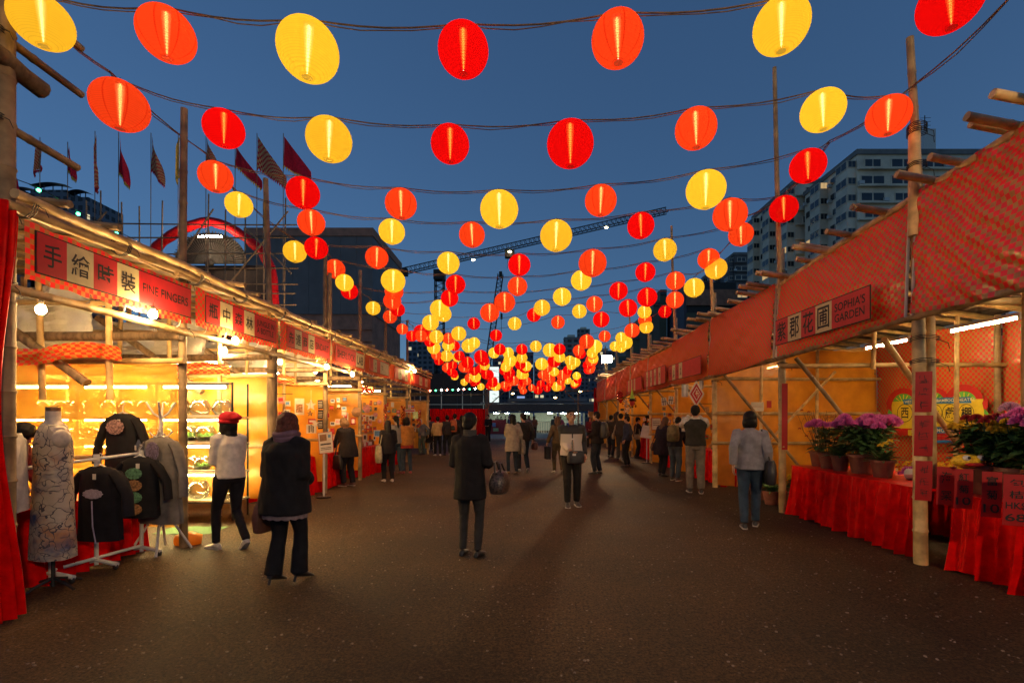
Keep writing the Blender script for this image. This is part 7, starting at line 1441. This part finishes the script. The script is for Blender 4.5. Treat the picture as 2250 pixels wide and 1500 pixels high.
for k, (px, h, fc, tc_, lc, hs, ar, lab, fem) in enumerate([
    ((983, 1000), 1.66, 30, (.03, .028, .03), (.02, .02, .022), 'short', ('down', 'belly'), 'person in a dark grey jacket left of the orange backpack', False),
    ((999, 999), 1.72, -10, (.02, .02, .022), (.018, .018, .02), 'short', ('down', 'down'), 'person in dark clothes wearing an orange and black backpack', False),
    ((1014, 997), 1.66, -30, (.025, .02, .02), (.02, .02, .022), 'long', ('belly', 'belly'), 'long-haired person in a dark coat right of the orange backpack', True),
    ((944, 990), 1.62, 20, (.1, .1, .1), (.03, .03, .03), 'short', ('down', 'down'), 'person in a mid grey jacket beyond the straw-coloured jacket', False),
    ((1073, 972), 1.72, 160, (.016, .015, .016), (.015, .015, .016), 'short', ('belly', 'belly'), 'person in a black suit standing alone near the far gate', False),
    ((1162, 968), 1.66, 190, (.2, .15, .12), (.03, .03, .035), 'long', ('down', 'belly'), 'far person in a tan top right of the couple', True),
    ((1174, 966), 1.64, 170, (.25, .11, .05), (.04, .035, .03), 'bob', ('belly', 'belly'), 'far person in an orange brown patterned jacket facing the camera', True),
    ((1153, 962), 1.7, 10, (.02, .02, .025), (.02, .02, .02), 'short', ('down', 'down'), 'far person in dark clothes walking away beyond the couple', False),
    ((1218, 962), 1.66, 0, (.06, .08, .07), (.2, .24, .22), 'short', ('down', 'down'), 'far person in a green grey top and pale trousers', False),
    ((1232, 965), 1.62, 20, (.4, .08, .1), (.05, .05, .06), 'bob', ('down', 'down'), 'far person in a coral red top', True),
    ((1342, 1004), 1.66, -40, (.03, .028, .024), (.02, .024, .03), 'short', ('down', 'pocket'), 'person in a dark olive jacket right of the black backpack', False),
    ((1364, 1010), 1.72, -20, (.045, .035, .03), (.06, .055, .05), 'short', ('up', 'up'), 'person reaching up to photograph the festive ornaments', False),
    ((1400, 1006), 1.58, -100, (.018, .018, .02), (.03, .027, .025), 'short', ('reachlow', 'reachlow'), 'person with dark cap browsing behind the navy jacket', False),
    ((1421, 1003), 1.64, -50, (.035, .012, .022), (.02, .018, .02), 'long', ('belly', 'belly'), 'person in a plum coat just behind the notice stand', True),
    ((1296, 985), 1.6, 180, (.1, .02, .03), (.03, .03, .03), 'long', ('belly', 'belly'), 'person in a dark red top half hidden between two men', True),
    ((920, 985), 1.6, 40, (.25, .03, .03), (.03, .03, .035), 'bob', ('belly', 'belly'), 'person in a red jacket at the last left stall', True)]):
    pr = person(lab, px, h, fc, tc_, lc, (.04, .035, .03), hs, HAIRB, ar, (.04, -.04), .04, .88, 1.15, 1., 1.05, 1 if px[1] > 995 else 0, seed=40 + k, female=fem)
    if k == 1: backpack('orange and black backpack in the crowd at the far left', pr, mat('orange_nylon', (.4, .09, .02), .6), BLK, (.32, .2, .5))
    if k == 11: shoulder_bag('tan satchel on the person reaching up', pr, -1, CANV, .98, (.26, .1, .22)); held('camera', 'camera held overhead under the festive ornaments', 'camera', pr, [('case', MB().box(V((0, .36, 1.84)) * pr['S'], (.13, .05, .08)), BLKL), ('lens', MB().tube([V((0, .38, 1.84)) * pr['S'], V((0, .44, 1.84)) * pr['S']], .03, 10), BLK)])
    if k == 12: shoulder_bag('beige shoulder bag on the person with the dark cap', pr, 1, CANV, 1.0, (.24, .1, .2))
pr = person('shopkeeper in a dark red top bending over the table behind the mannequin', None, 1.6, -75, (.1, .012, .014), (.03, .03, .03), (.03, .03, .03), 'long', HAIRB, ('reachlow', 'reachlow'), (0, 0), .45, .9, 1.1, 1, 1, 2, seed=60, headp=25, loc=(-5.45, 4.85, 0))
for k, (u, c) in enumerate(((1093, (.02, .02, .03)), (1101, (.03, .02, .02)), (1110, (.02, .025, .03)), (1118, (.04, .02, .02)))):
    person('far person in the shelter behind the poster wall, %s from left' % ORD[k + 1], None, 1.65, 30 * k, c, (.03, .03, .03), (.03, .03, .03), 'short', HAIRB, ('down', 'belly'), (0, 0), 0., .88, 1.1, 1, 1, 0, seed=70 + k, loc=((u - CX) / F * 49, 49, 0))
finish_organic()
